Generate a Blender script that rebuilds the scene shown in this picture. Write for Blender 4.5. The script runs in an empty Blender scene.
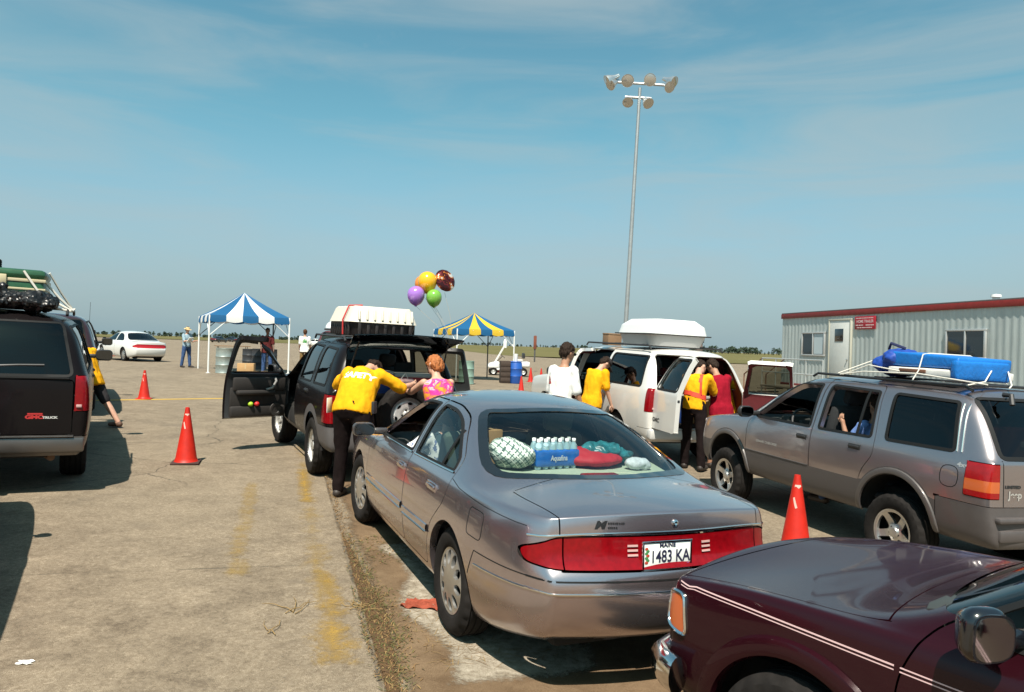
import bpy, bmesh, math, random
from mathutils import Vector, Matrix, Euler, noise
from mathutils.bvhtree import BVHTree
R = math.radians
random.seed(7)
SC = bpy.context.scene
COL = SC.collection
V = Vector

# ------------------------------------------------------------------ camera model
F_PX, CAM_H, ROLL = 730.0, 1.88, R(1.7)
def ray(px, py):
    u, v = px - 512.0, -(py - 346.0)
    c, s = math.cos(ROLL), math.sin(ROLL)
    return (u*c - v*s)/F_PX, (u*s + v*c)/F_PX
def at(px, py, depth):
    a, b = ray(px, py)
    return V((a*depth, depth, CAM_H + b*depth))
def smooth(a, b, x):
    t = max(0.0, min(1.0, (x - a)/(b - a)))
    return t*t*(3 - 2*t)
def soft(x, a, b, w=2.0):
    """x held between a and b with rounded shoulders"""
    def sp(t): return w*math.log1p(math.exp(max(-40, min(40, t/w)))) if t/w < 40 else t
    return a + sp(x - a) - sp(x - b)
def gz(x, y):
    """the apron falls gently to the right and rises a little away from us, then levels out"""
    return -0.03*soft(x, -14, 6) + 0.01*soft(y, 0, 28)
GN = V((0.03, -0.01, 1.0)).normalized()
def place(o, x, y, yaw, dz=0.0):
    """stand a thing on the sloping apron"""
    X = V((math.cos(yaw), math.sin(yaw), 0)); X = (X - GN*X.dot(GN)).normalized(); Y = GN.cross(X)
    M = Matrix((X, Y, GN)).transposed().to_4x4(); M.translation = V((x, y, gz(x, y) + dz))
    o.rotation_euler = M.to_euler(); o.location = M.translation
    return o
def on_ground(px, py):
    a, b = ray(px, py)
    z = 0.0
    for _ in range(12):
        d = (z - CAM_H)/b
        z = 0.5*z + 0.5*gz(a*d, d)
    return V((a*d, d, gz(a*d, d)))

# ------------------------------------------------------------------ materials
MATS = {}
def pbr(name, col, rough=0.6, metal=0.0, coat=0.0, var=0.0, vscale=6.0, bump=0.0, bscale=40.0, spec=0.5, rvar=0.0, coatr=0.04, trans=0.0, stretch=None, sheen=0.0):
    if name in MATS: return MATS[name]
    m = bpy.data.materials.new(name); m.use_nodes = True
    nt = m.node_tree; b = nt.nodes['Principled BSDF']
    c4 = (col[0], col[1], col[2], 1)
    b.inputs['Base Color'].default_value = c4
    b.inputs['Roughness'].default_value = rough
    b.inputs['Metallic'].default_value = metal
    b.inputs['Coat Weight'].default_value = coat
    b.inputs['Coat Roughness'].default_value = coatr
    b.inputs['Specular IOR Level'].default_value = spec
    if sheen: b.inputs['Sheen Weight'].default_value = sheen
    if trans: b.inputs['Transmission Weight'].default_value = trans
    if var or bump or rvar:
        tc = nt.nodes.new('ShaderNodeTexCoord'); vec = tc.outputs['Object']
        if stretch:
            mp = nt.nodes.new('ShaderNodeMapping'); mp.inputs['Scale'].default_value = stretch
            nt.links.new(vec, mp.inputs['Vector']); vec = mp.outputs['Vector']
    if var or rvar:
        n = nt.nodes.new('ShaderNodeTexNoise'); n.inputs['Scale'].default_value = vscale
        n.inputs['Detail'].default_value = 6; n.inputs['Roughness'].default_value = 0.62
        nt.links.new(vec, n.inputs['Vector'])
        if var:
            mr = nt.nodes.new('ShaderNodeMapRange')
            mr.inputs[1].default_value = 0.3; mr.inputs[2].default_value = 0.7
            mr.inputs[3].default_value = 1 - var; mr.inputs[4].default_value = 1 + var
            nt.links.new(n.outputs[0], mr.inputs[0])
            mx = nt.nodes.new('ShaderNodeVectorMath'); mx.operation = 'SCALE'
            mx.inputs[0].default_value = col[:3]
            nt.links.new(mr.outputs[0], mx.inputs['Scale'])
            nt.links.new(mx.outputs[0], b.inputs['Base Color'])
        if rvar:
            m2 = nt.nodes.new('ShaderNodeMapRange')
            m2.inputs[1].default_value = 0.3; m2.inputs[2].default_value = 0.7
            m2.inputs[3].default_value = max(0.02, rough - rvar); m2.inputs[4].default_value = min(1, rough + rvar)
            nt.links.new(n.outputs[0], m2.inputs[0]); nt.links.new(m2.outputs[0], b.inputs['Roughness'])
    if bump:
        n2 = nt.nodes.new('ShaderNodeTexNoise'); n2.inputs['Scale'].default_value = bscale
        n2.inputs['Detail'].default_value = 4
        nt.links.new(vec, n2.inputs['Vector'])
        bp = nt.nodes.new('ShaderNodeBump'); bp.inputs['Strength'].default_value = bump
        bp.inputs['Distance'].default_value = 0.02
        nt.links.new(n2.outputs[0], bp.inputs['Height']); nt.links.new(bp.outputs[0], b.inputs['Normal'])
    MATS[name] = m
    return m

def glass(name, tint=(0.55, 0.62, 0.6), refl=1.0):
    """thin pane: tinted see-through plus a mirror reflection that grows at grazing angles"""
    if name in MATS: return MATS[name]
    m = bpy.data.materials.new(name); m.use_nodes = True
    nt = m.node_tree; nt.nodes.clear()
    out = nt.nodes.new('ShaderNodeOutputMaterial')
    tr = nt.nodes.new('ShaderNodeBsdfTransparent'); tr.inputs[0].default_value = (*tint, 1)
    gl = nt.nodes.new('ShaderNodeBsdfGlossy'); gl.inputs['Roughness'].default_value = 0.02
    gl.inputs[0].default_value = (refl, refl, refl, 1)
    fr = nt.nodes.new('ShaderNodeFresnel'); fr.inputs[0].default_value = 1.52
    mx = nt.nodes.new('ShaderNodeMixShader')
    nt.links.new(fr.outputs[0], mx.inputs[0]); nt.links.new(tr.outputs[0], mx.inputs[1])
    nt.links.new(gl.outputs[0], mx.inputs[2]); nt.links.new(mx.outputs[0], out.inputs[0])
    MATS[name] = m
    return m

# ------------------------------------------------------------------ object plumbing
def link(o, parent=None):
    COL.objects.link(o)
    if parent is not None: o.parent = parent
    return o
def tag(o, label=None, cat=None, group=None, kind=None):
    if label: o['label'] = label
    if cat: o['category'] = cat
    if group: o['group'] = group
    if kind: o['kind'] = kind
    return o
def thing(name, label, cat, loc=(0, 0, 0), yaw=0.0, group=None):
    o = bpy.data.objects.new(name, None); o.empty_display_size = 0.2
    link(o); o.location = loc; o.rotation_euler = (0, 0, yaw)
    return tag(o, label, cat, group)
def mesh_of(name, bm, mats, smooth_=True, ang=None):
    me = bpy.data.meshes.new(name)
    bm.normal_update()
    bm.to_mesh(me); bm.free()
    if not isinstance(mats, (list, tuple)): mats = [mats]
    for m in mats: me.materials.append(m)
    if smooth_:
        me.polygons.foreach_set('use_smooth', [True]*len(me.polygons))
        if ang is not None:
            me.set_sharp_from_angle(angle=R(ang))
    return me
def obj(name, bm, mats, parent=None, smooth_=True, ang=40, loc=None, rot=None):
    o = bpy.data.objects.new(name, mesh_of(name, bm, mats, smooth_, ang))
    link(o, parent)
    if loc is not None: o.location = loc
    if rot is not None: o.rotation_euler = rot
    return o
def copy_tree(o, parent=None):
    c = o.copy(); COL.objects.link(c)
    if parent is not None: c.parent = parent
    for ch in list(o.children): copy_tree(ch, c)
    return c
def evaluated(bm, setup):
    """apply modifiers to a bmesh without operators"""
    me = bpy.data.meshes.new('work'); bm.to_mesh(me); bm.free()
    o = bpy.data.objects.new('work', me); COL.objects.link(o)
    setup(o)
    dg = bpy.context.evaluated_depsgraph_get(); dg.update()
    ev = o.evaluated_get(dg); m2 = bpy.data.meshes.new_from_object(ev)
    out = bmesh.new(); out.from_mesh(m2)
    bpy.data.objects.remove(o); bpy.data.meshes.remove(me); bpy.data.meshes.remove(m2)
    return out
def subsurf(bm, lv):
    def s(o):
        m = o.modifiers.new('s', 'SUBSURF'); m.levels = lv; m.render_levels = lv
    return evaluated(bm, s)
def remesh(bm, vox, it=4, fac=0.5):
    def s(o):
        m = o.modifiers.new('r', 'REMESH'); m.mode = 'VOXEL'; m.voxel_size = vox
        if it:
            q = o.modifiers.new('q', 'SMOOTH'); q.iterations = it; q.factor = fac
    return evaluated(bm, s)

# ------------------------------------------------------------------ primitive shapes into a bmesh
def xform(verts, M):
    for v in verts: v.co = M @ v.co
def setmat(faces, mi):
    for f in faces: f.material_index = mi
def rbox(bm, c, size, bev=0.02, rot=(0, 0, 0), mi=0, seg=2, taper=None):
    g = bmesh.ops.create_cube(bm, size=1.0)
    vs = g['verts']
    for v in vs:
        v.co = V((v.co.x*size[0], v.co.y*size[1], v.co.z*size[2]))
        if taper and v.co.z > 0: v.co.x *= taper[0]; v.co.y *= taper[1]
    M = Matrix.Translation(c) @ Euler(rot).to_matrix().to_4x4()
    fs = set(f for v in vs for f in v.link_faces)
    setmat(fs, mi)
    if bev > 0:
        es = list(set(e for v in vs for e in v.link_edges))
        r = bmesh.ops.bevel(bm, geom=es, offset=min(bev, 0.49*min(size)), segments=seg, profile=0.5, affect='EDGES')
        vs = list(set(list(r['verts']) + [v for v in vs if v.is_valid]))
        for f in r['faces']: f.material_index = mi
        allv = set()
        for f in r['faces']: allv.update(f.verts)
        stack = list(allv); seen = set(stack)
        while stack:
            v = stack.pop()
            for e in v.link_edges:
                w = e.other_vert(v)
                if w not in seen: seen.add(w); stack.append(w)
        vs = list(seen)
    xform(vs, M)
    return vs
def frame_path(pts):
    n = len(pts); fr = []
    up = None
    for i in range(n):
        t = (pts[min(i+1, n-1)] - pts[max(i-1, 0)])
        if t.length < 1e-9: t = V((0, 0, 1))
        t.normalize()
        if up is None:
            a = V((0, 0, 1)) if abs(t.z) < 0.9 else V((1, 0, 0))
            up = (a - t*a.dot(t)).normalized()
        else:
            up = up - t*up.dot(t)
            if up.length < 1e-6: up = t.orthogonal()
            up.normalize()
        fr.append((t, up.copy(), t.cross(up)))
    return fr
def tube(bm, pts, r, seg=8, mi=0, cap=True, closed=False):
    """r: number, list, or list of (ra, rb)"""
    pts = [V(p) for p in pts]; n = len(pts)
    if not isinstance(r, (list, tuple)): r = [r]*n
    fr = frame_path(pts); rings = []
    for i, p in enumerate(pts):
        ra, rb = r[i] if isinstance(r[i], (list, tuple)) else (r[i], r[i])
        t, u, w = fr[i]
        rings.append([bm.verts.new(p + u*(ra*math.cos(2*math.pi*k/seg)) + w*(rb*math.sin(2*math.pi*k/seg))) for k in range(seg)])
    nn = n if closed else n-1
    for i in range(nn):
        a, b = rings[i], rings[(i+1) % n]
        for k in range(seg):
            f = bm.faces.new((a[k], a[(k+1) % seg], b[(k+1) % seg], b[k])); f.material_index = mi
    if cap and not closed:
        f = bm.faces.new(list(reversed(rings[0]))); f.material_index = mi
        f = bm.faces.new(rings[-1]); f.material_index = mi
    return [v for ring in rings for v in ring]
def capsule(bm, p0, r0, p1, r1, seg=10, mi=0):
    p0, p1 = V(p0), V(p1); d = p1 - p0
    L = d.length; t = d/L if L > 1e-6 else V((0, 0, 1))
    pts, rs = [], []
    for k in range(4):
        a = math.pi/2*(k/3.0) ; pts.append(p0 - t*(r0*math.cos(a))); rs.append(max(0.002, r0*math.sin(a)))
    for k in range(4):
        a = math.pi/2*(1 - k/3.0); pts.append(p1 + t*(r1*math.cos(a))); rs.append(max(0.002, r1*math.sin(a)))
    return tube(bm, pts, rs, seg, mi)
def lathe(bm, prof, seg=32, axis='z', mi=0, M=None, closed_prof=False, cap=False):
    """prof: list of (radius, height[, mat])"""
    rings = []
    for p in prof:
        r, h = p[0], p[1]
        ring = []
        for k in range(seg):
            a = 2*math.pi*k/seg
            x, y = r*math.cos(a), r*math.sin(a)
            co = V((x, y, h)) if axis == 'z' else V((x, h, -y)) if axis == 'y' else V((h, x, y))
            if M is not None: co = M @ co
            ring.append(bm.verts.new(co))
        rings.append(ring)
    n = len(prof)
    for i in range(n if closed_prof else n-1):
        a, b = rings[i], rings[(i+1) % n]
        mm = prof[i][2] if len(prof[i]) > 2 else mi
        for k in range(seg):
            f = bm.faces.new((a[k], a[(k+1) % seg], b[(k+1) % seg], b[k])); f.material_index = mm
    if cap:
        f = bm.faces.new(list(reversed(rings[0]))); f.material_index = mi
        f = bm.faces.new(rings[-1]); f.material_index = mi
    return [v for ring in rings for v in ring]
def ellipsoid(bm, c, rad, seg=16, rings=10, mi=0, rot=None):
    g = bmesh.ops.create_uvsphere(bm, u_segments=seg, v_segments=rings, radius=1.0)
    M = Matrix.Translation(c)
    if rot is not None: M = M @ (rot if isinstance(rot, Matrix) else Euler(rot).to_matrix().to_4x4())
    M = M @ Matrix.Diagonal((rad[0], rad[1], rad[2], 1))
    xform(g['verts'], M)
    setmat(set(f for v in g['verts'] for f in v.link_faces), mi)
    return g['verts']
def quad(bm, a, b, c, d, mi=0):
    f = bm.faces.new([bm.verts.new(V(p)) for p in (a, b, c, d)]); f.material_index = mi
    return f
def prism(bm, poly, M, h, mi=0):
    """2D polygon extruded by h along local z, placed by M"""
    lo = [bm.verts.new(M @ V((x, y, 0))) for x, y in poly]
    hi = [bm.verts.new(M @ V((x, y, h))) for x, y in poly]
    n = len(poly)
    fs = [bm.faces.new(list(reversed(lo))), bm.faces.new(hi)]
    for i in range(n): fs.append(bm.faces.new((lo[i], lo[(i+1) % n], hi[(i+1) % n], hi[i])))
    setmat(fs, mi)
    return lo + hi
def wrinkle(bm, amp, sc, seed=0.0, stretch=(1, 1, 1)):
    bm.normal_update()
    for v in bm.verts:
        p = V((v.co.x*sc*stretch[0] + seed, v.co.y*sc*stretch[1], v.co.z*sc*stretch[2]))
        v.co += v.normal*(amp*noise.noise(p) + 0.5*amp*noise.noise(p*2.3))
def text_bm(s, size, depth=0.0, bold=0.0, align='CENTER', shear=0.0, sx=1.0):
    c = bpy.data.curves.new('t', 'FONT'); c.body = s; c.size = size; c.extrude = depth
    c.offset = bold; c.align_x = align; c.align_y = 'CENTER'; c.shear = shear
    o = bpy.data.objects.new('t', c); COL.objects.link(o)
    dg = bpy.context.evaluated_depsgraph_get(); dg.update()
    me = bpy.data.meshes.new_from_object(o.evaluated_get(dg))
    bm = bmesh.new(); bm.from_mesh(me)
    bpy.data.objects.remove(o); bpy.data.meshes.remove(me); bpy.data.curves.remove(c)
    if sx != 1.0:
        for v in bm.verts: v.co.x *= sx
    return bm
def join(bm, other, M=None, mi=None):
    me = bpy.data.meshes.new('j')
    if M is not None: bmesh.ops.transform(other, matrix=M, verts=other.verts)
    if mi is not None: setmat(other.faces, mi)
    other.to_mesh(me); other.free(); bm.from_mesh(me); bpy.data.meshes.remove(me)
def basis(origin, x, z):
    """matrix whose local x runs along x, local z along z"""
    z = V(z).normalized(); x = (V(x) - z*V(x).dot(z)).normalized(); y = z.cross(x)
    M = Matrix((x, y, z)).transposed().to_4x4(); M.translation = V(origin)
    return M

# ------------------------------------------------------------------ implicit cutting
def rpoly(pts, r=0.03, n=4):
    """round the corners of a polygon"""
    out = []; N = len(pts)
    for i in range(N):
        a, b, c = V(pts[i-1]), V(pts[i]), V(pts[(i+1) % N])
        rr = r[i] if isinstance(r, (list, tuple)) else r
        d1, d2 = (a-b), (c-b)
        k = min(rr, d1.length*0.45, d2.length*0.45)
        p, q = b + d1.normalized()*k, b + d2.normalized()*k
        for j in range(n+1):
            t = j/n
            out.append(tuple((p*(1-t) + b*t)*(1-t) + (b*(1-t) + q*t)*t))
    return out
def sd_poly(pts):
    xs = [p[0] for p in pts]; ys = [p[1] for p in pts]
    x0, x1, y0, y1 = min(xs), max(xs), min(ys), max(ys)
    N = len(pts); segs = [(pts[i-1], pts[i]) for i in range(N)]
    def f(x, y):
        bx, by = max(x0-x, x-x1, 0), max(y0-y, y-y1, 0)
        if bx > 0.15 or by > 0.15: return max(bx, by)
        ins = False; best = 1e9
        for (ax, ay), (cx, cy) in segs:
            ex, ey = cx-ax, cy-ay
            wx, wy = x-ax, y-ay
            t = max(0.0, min(1.0, (wx*ex + wy*ey)/(ex*ex + ey*ey + 1e-12)))
            dx, dy = wx - ex*t, wy - ey*t
            d = dx*dx + dy*dy
            if d < best: best = d
            if (ay > y) != (cy > y) and x < ex*(y-ay)/(ey if ey else 1e-12) + ax: ins = not ins
        d = math.sqrt(best)
        return -d if ins else d
    return f
def cut(bm, f):
    val = {}
    for v in bm.verts:
        d = f(v.co); val[v] = d if abs(d) > 1e-6 else 1e-6
    nv = set()
    for e in [e for e in bm.edges if val[e.verts[0]]*val[e.verts[1]] < 0]:
        a, b = e.verts; va, vb = val[a], val[b]
        lo, hi, flo, fhi = 0.0, 1.0, va, vb
        for _ in range(5):
            t = lo + (hi-lo)*flo/(flo-fhi)
            t = min(max(t, lo + 0.02*(hi-lo)), hi - 0.02*(hi-lo))
            ft = f(a.co.lerp(b.co, t))
            if ft*flo > 0: lo, flo = t, ft
            else: hi, fhi = t, ft
            if abs(ft) < 2e-4: break
        t = min(max(t, 1e-3), 1-1e-3)
        _e, n = bmesh.utils.edge_split(e, a, t)
        val[n] = 0.0; nv.add(n)
    for fc in {fc for n in nv for fc in n.link_faces}:
        ns = [v for v in fc.verts if v in nv]
        try:
            if len(ns) == 2: bmesh.utils.face_split(fc, ns[0], ns[1])
            elif len(ns) == 4:
                fl, _ = bmesh.utils.face_split(fc, ns[0], ns[1])
                for g in (fc, fl):
                    if ns[2] in g.verts and ns[3] in g.verts:
                        bmesh.utils.face_split(g, ns[2], ns[3]); break
        except Exception: pass
    return [fc for fc in bm.faces if sum(val[v] for v in fc.verts) < 0]
def extract(bm, lay, ids, keep=False):
    """copy faces whose layer value is in ids to a new bmesh"""
    out = bm.copy(); l2 = out.faces.layers.int['part']
    bmesh.ops.delete(out, geom=[f for f in out.faces if f[l2] not in ids], context='FACES')
    return out
def thicken(bm, t, inner_mi=None):
    """give a sheet an inner skin and rim (t metres inwards)"""
    bm.normal_update()
    old = list(bm.faces)
    norm = {v: v.normal.copy() for v in bm.verts}
    mp = {v: bm.verts.new(v.co - norm[v]*t) for v in list(bm.verts)}
    bnd = [e for e in bm.edges if len(e.link_faces) == 1]
    for f in old:
        g = bm.faces.new([mp[v] for v in reversed(f.verts)])
        g.material_index = f.material_index if inner_mi is None else inner_mi
    for e in bnd:
        lp = e.link_loops[0]; a, b = lp.vert, lp.link_loop_next.vert
        try:
            g = bm.faces.new((b, a, mp[a], mp[b])); g.material_index = e.link_faces[0].material_index
        except Exception: pass
def strip(bm, bvh, pts, proj, width, h=0.002, off=0.0008, mi=0, step=0.03, closed=False, side=1, prof='flat'):
    """a ribbon or bead laid on the body along 2D points projected on it. proj: 'side' (x,z), 'rear' (y,z) , 'front', 'top' (x,y)"""
    P = [V(p) for p in pts]
    if closed: P.append(P[0])
    sm = []
    for a, b in zip(P, P[1:]):
        n = max(1, int((b-a).length/step))
        for k in range(n): sm.append(a.lerp(b, k/n))
    if not closed: sm.append(P[-1])
    hits = []
    for q in sm:
        if proj == 'side': o, d = V((q.x, 3*side, q.y)), V((0, -side, 0))
        elif proj == 'rear': o, d = V((-6, q.x, q.y)), V((1, 0, 0))
        elif proj == 'front': o, d = V((6, q.x, q.y)), V((-1, 0, 0))
        else: o, d = V((q.x, q.y, 4)), V((0, 0, -1))
        loc, nor, _i, _d = bvh.ray_cast(o, d)
        if loc is None: continue
        if nor.dot(d) > 0: nor = -nor
        hits.append((loc, nor))
    n = len(hits)
    if n < 2: return
    rings = []
    for i in range(n):
        p, nn = hits[i]
        a = hits[(i-1) % n if closed else max(i-1, 0)][0]; b = hits[(i+1) % n if closed else min(i+1, n-1)][0]
        t = (b-a)
        if t.length < 1e-7: t = V((1, 0, 0))
        t.normalize(); w = nn.cross(t).normalized()*(width/2)
        p = p + nn*off
        if prof == 'flat': sec = [p - w - nn*0.002, p - w*0.96 + nn*h, p + w*0.96 + nn*h, p + w - nn*0.002]
        else: sec = [p - w - nn*0.002, p - w*0.8 + nn*h*0.7, p + nn*h, p + w*0.8 + nn*h*0.7, p + w - nn*0.002]
        rings.append([bm.verts.new(s) for s in sec])
    for i in range(n if closed else n-1):
        a, b = rings[i], rings[(i+1) % n]
        for k in range(len(a)-1):
            f = bm.faces.new((a[k], a[k+1], b[k+1], b[k])); f.material_index = mi
def project(bm, bvh, d, off=0.002, side=None):
    """drop a flat mesh's verts on the body along direction d"""
    d = V(d)
    for v in bm.verts:
        loc, nor, _i, _d = bvh.ray_cast(v.co - d*3.0, d)
        if loc is not None: v.co = loc - d*off
def mirror_bm(bm):
    for v in bm.verts: v.co.y = -v.co.y
    bmesh.ops.reverse_faces(bm, faces=bm.faces)
    return bm
# ------------------------------------------------------------------ the apron
def node_math(nt, op, a, b=None, clamp=False):
    n = nt.nodes.new('ShaderNodeMath'); n.operation = op; n.use_clamp = clamp
    for i, v in enumerate((a, b)):
        if v is None: continue
        if isinstance(v, (int, float)): n.inputs[i].default_value = v
        else: nt.links.new(v, n.inputs[i])
    return n.outputs[0]
def mixc(nt, fac, a, b, blend='MIX'):
    n = nt.nodes.new('ShaderNodeMix'); n.data_type = 'RGBA'; n.blend_type = blend
    for i, v in ((0, fac), (6, a), (7, b)):
        if isinstance(v, (int, float)): n.inputs[i].default_value = v
        elif isinstance(v, tuple): n.inputs[i].default_value = (*v, 1)
        else: nt.links.new(v, n.inputs[i])
    return n.outputs[2]
def noise_n(nt, vec, scale, detail=6, rough=0.6, dist=0.0):
    n = nt.nodes.new('ShaderNodeTexNoise'); n.inputs['Scale'].default_value = scale
    n.inputs['Detail'].default_value = detail; n.inputs['Roughness'].default_value = rough; n.inputs['Distortion'].default_value = dist
    nt.links.new(vec, n.inputs['Vector']); return n.outputs[0]
def ramp(nt, x, lo, hi, a=0.0, b=1.0):
    n = nt.nodes.new('ShaderNodeMapRange'); n.inputs[1].default_value = lo; n.inputs[2].default_value = hi
    n.inputs[3].default_value = a; n.inputs[4].default_value = b
    nt.links.new(x, n.inputs[0]); return n.outputs[0]
LANE = R(-17.8)       # heading of the slab edge: left of straight ahead
EDGE0 = on_ground(383, 692); EDGE1 = on_ground(331, 500)
ED = (EDGE1 - EDGE0); ED.z = 0; ED.normalize(); EN = V((ED.y, -ED.x, 0))   # along, and to the right
def lane_pt(s, t):
    """s metres along the slab edge from its near end, t metres to the right of it"""
    p = EDGE0 + ED*s + EN*t
    return V((p.x, p.y, gz(p.x, p.y)))
def concrete():
    m = bpy.data.materials.new('weathered_concrete'); m.use_nodes = True
    nt = m.node_tree; b = nt.nodes['Principled BSDF']
    tc = nt.nodes.new('ShaderNodeTexCoord'); o = tc.outputs['Object']
    mp = nt.nodes.new('ShaderNodeMapping'); mp.vector_type = 'TEXTURE'
    mp.inputs['Location'].default_value = EDGE0; mp.inputs['Rotation'].default_value = (0, 0, math.atan2(ED.y, ED.x))
    nt.links.new(o, mp.inputs['Vector'])
    sp = nt.nodes.new('ShaderNodeSeparateXYZ'); nt.links.new(mp.outputs[0], sp.inputs[0])
    big = noise_n(nt, o, 0.35, 5, 0.6, 0.4); mid = noise_n(nt, o, 2.6, 8, 0.68, 0.3); fine = noise_n(nt, o, 38, 5, 0.75); grit = noise_n(nt, o, 260, 2, 0.6)
    mot = noise_n(nt, o, 13, 6, 0.72, 0.4)
    mid = node_math(nt, 'ADD', node_math(nt, 'MULTIPLY', mid, 0.55), node_math(nt, 'MULTIPLY', mot, 0.45))
    col = mixc(nt, ramp(nt, mid, 0.36, 0.64), (0.150, 0.117, 0.086), (0.372, 0.305, 0.228))
    col = mixc(nt, ramp(nt, big, 0.35, 0.7, 0.0, 0.55), col, (0.355, 0.292, 0.215))
    col = mixc(nt, ramp(nt, fine, 0.35, 0.65, 0.0, 1.0), mixc(nt, 1.0, col, (0.62, 0.59, 0.56), 'MULTIPLY'), col)
    col = mixc(nt, ramp(nt, grit, 0.38, 0.62, 0.0, 1.0), mixc(nt, 1.0, col, (0.52, 0.50, 0.47), 'MULTIPLY'), mixc(nt, 1.0, col, (1.15, 1.15, 1.12), 'MULTIPLY'))
    pit = noise_n(nt, o, 34, 2, 0.5)
    col = mixc(nt, ramp(nt, pit, 0.70, 0.74, 0.0, 0.6), col, (0.09, 0.075, 0.06))
    blot = noise_n(nt, o, 1.1, 6, 0.7, 0.8)
    col = mixc(nt, ramp(nt, blot, 0.57, 0.70, 0.0, 0.6), col, (0.12, 0.095, 0.07))
    # wandering hairline cracks
    vo = nt.nodes.new('ShaderNodeTexVoronoi'); vo.feature = 'DISTANCE_TO_EDGE'; vo.inputs['Scale'].default_value = 0.16
    wv = nt.nodes.new('ShaderNodeVectorMath'); wv.operation = 'ADD'
    nz = nt.nodes.new('ShaderNodeTexNoise'); nz.inputs['Scale'].default_value = 0.8; nz.inputs['Detail'].default_value = 6
    nt.links.new(o, nz.inputs['Vector'])
    nt.links.new(o, wv.inputs[0]); nt.links.new(nz.outputs[1], wv.inputs[1]); nt.links.new(wv.outputs[0], vo.inputs['Vector'])
    crack = ramp(nt, vo.outputs['Distance'], 0.0008, 0.0020, 0.8, 0.0)
    gate = ramp(nt, noise_n(nt, o, 0.25, 2), 0.50, 0.56)
    col = mixc(nt, node_math(nt, 'MULTIPLY', crack, gate), col, (0.05, 0.04, 0.03))
    # slab joints across the lane
    fr = node_math(nt, 'ABSOLUTE', node_math(nt, 'SUBTRACT', node_math(nt, 'FRACT', node_math(nt, 'DIVIDE', node_math(nt, 'ADD', sp.outputs[0], 0.9), 6.1)), 0.5))
    jt = ramp(nt, fr, 0.0009, 0.0026, 0.8, 0.0)
    fr2 = node_math(nt, 'ABSOLUTE', node_math(nt, 'SUBTRACT', node_math(nt, 'FRACT', node_math(nt, 'DIVIDE', node_math(nt, 'ADD', sp.outputs[1], 3.05), 6.1)), 0.5))
    jt2 = ramp(nt, fr2, 0.0009, 0.0026, 0.8, 0.0)
    brk = ramp(nt, noise_n(nt, o, 1.4, 3), 0.40, 0.55)
    col = mixc(nt, node_math(nt, 'MULTIPLY', node_math(nt, 'MAXIMUM', jt, jt2), brk), col, (0.06, 0.05, 0.038))
    nt.links.new(col, b.inputs['Base Color'])
    b.inputs['Roughness'].default_value = 0.9; b.inputs['Specular IOR Level'].default_value = 0.25
    hs = node_math(nt, 'ADD', node_math(nt, 'MULTIPLY', fine, 0.5), node_math(nt, 'MULTIPLY', grit, 0.6))
    bp = nt.nodes.new('ShaderNodeBump'); bp.inputs['Strength'].default_value = 0.55; bp.inputs['Distance'].default_value = 0.004
    nt.links.new(hs, bp.inputs['Height']); nt.links.new(bp.outputs[0], b.inputs['Normal'])
    return m
def patchy(name, c1, c2, scale, lo, hi, edge_soft=None, bump=0.4, alpha_noise=None, bscale=60, aw=(0.42, 0.58)):
    """a thin layer (paint, dirt, gravel) that wears away in patches: alpha from noise"""
    m = bpy.data.materials.new(name); m.use_nodes = True
    nt = m.node_tree; b = nt.nodes['Principled BSDF']
    tc = nt.nodes.new('ShaderNodeTexCoord'); o = tc.outputs['Object']
    col = mixc(nt, ramp(nt, noise_n(nt, o, scale, 7, 0.7, 0.3), lo, hi), c1, c2)
    g = noise_n(nt, o, 220, 3, 0.7)
    col = mixc(nt, ramp(nt, g, 0.36, 0.64), mixc(nt, 1.0, col, (0.6, 0.58, 0.55), 'MULTIPLY'), col)
    nt.links.new(col, b.inputs['Base Color']); b.inputs['Roughness'].default_value = 0.92; b.inputs['Specular IOR Level'].default_value = 0.2
    if alpha_noise:
        a = noise_n(nt, o, alpha_noise, 8, 0.75, 0.5)
        a2 = noise_n(nt, o, alpha_noise*9, 5, 0.75)
        aa = node_math(nt, 'ADD', node_math(nt, 'MULTIPLY', a, 0.62), node_math(nt, 'MULTIPLY', a2, 0.38))
        al = ramp(nt, aa, aw[0], aw[1])
        if edge_soft is not None:
            at_ = nt.nodes.new('ShaderNodeAttribute'); at_.attribute_name = 'edge'
            al = ramp(nt, node_math(nt, 'ADD', aa, node_math(nt, 'MULTIPLY', node_math(nt, 'SUBTRACT', at_.outputs['Fac'], 0.5), edge_soft)), aw[0], aw[1])
        nt.links.new(al, b.inputs['Alpha'])
    bp = nt.nodes.new('ShaderNodeBump'); bp.inputs['Strength'].default_value = bump; bp.inputs['Distance'].default_value = 0.006
    nt.links.new(noise_n(nt, o, bscale, 5, 0.7), bp.inputs['Height']); nt.links.new(bp.outputs[0], b.inputs['Normal'])
    return m
def ground():
    bm = bmesh.new()
    def axis(lo, hi, fine_lo, fine_hi, d, grow=1.35):
        xs = []; x = fine_lo
        while x <= fine_hi + 1e-6: xs.append(x); x += d
        s = d; a = xs[0]
        while a > lo: s *= grow; a -= s; xs.insert(0, a)
        s = d; a = xs[-1]
        while a < hi: s *= grow; a += s; xs.append(a)
        return xs
    X = axis(-9000, 9000, -14, 14, 0.5); Y = axis(-3000, 14000, -4, 34, 0.5)
    g = [[bm.verts.new((x, y, gz(x, y))) for x in X] for y in Y]
    for i in range(len(Y)-1):
        for j in range(len(X)-1):
            bm.faces.new((g[i][j], g[i][j+1], g[i+1][j+1], g[i+1][j]))
    tag(obj('ground', bm, concrete()), kind='structure', label='wide tan concrete apron with joints and stains')
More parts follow.
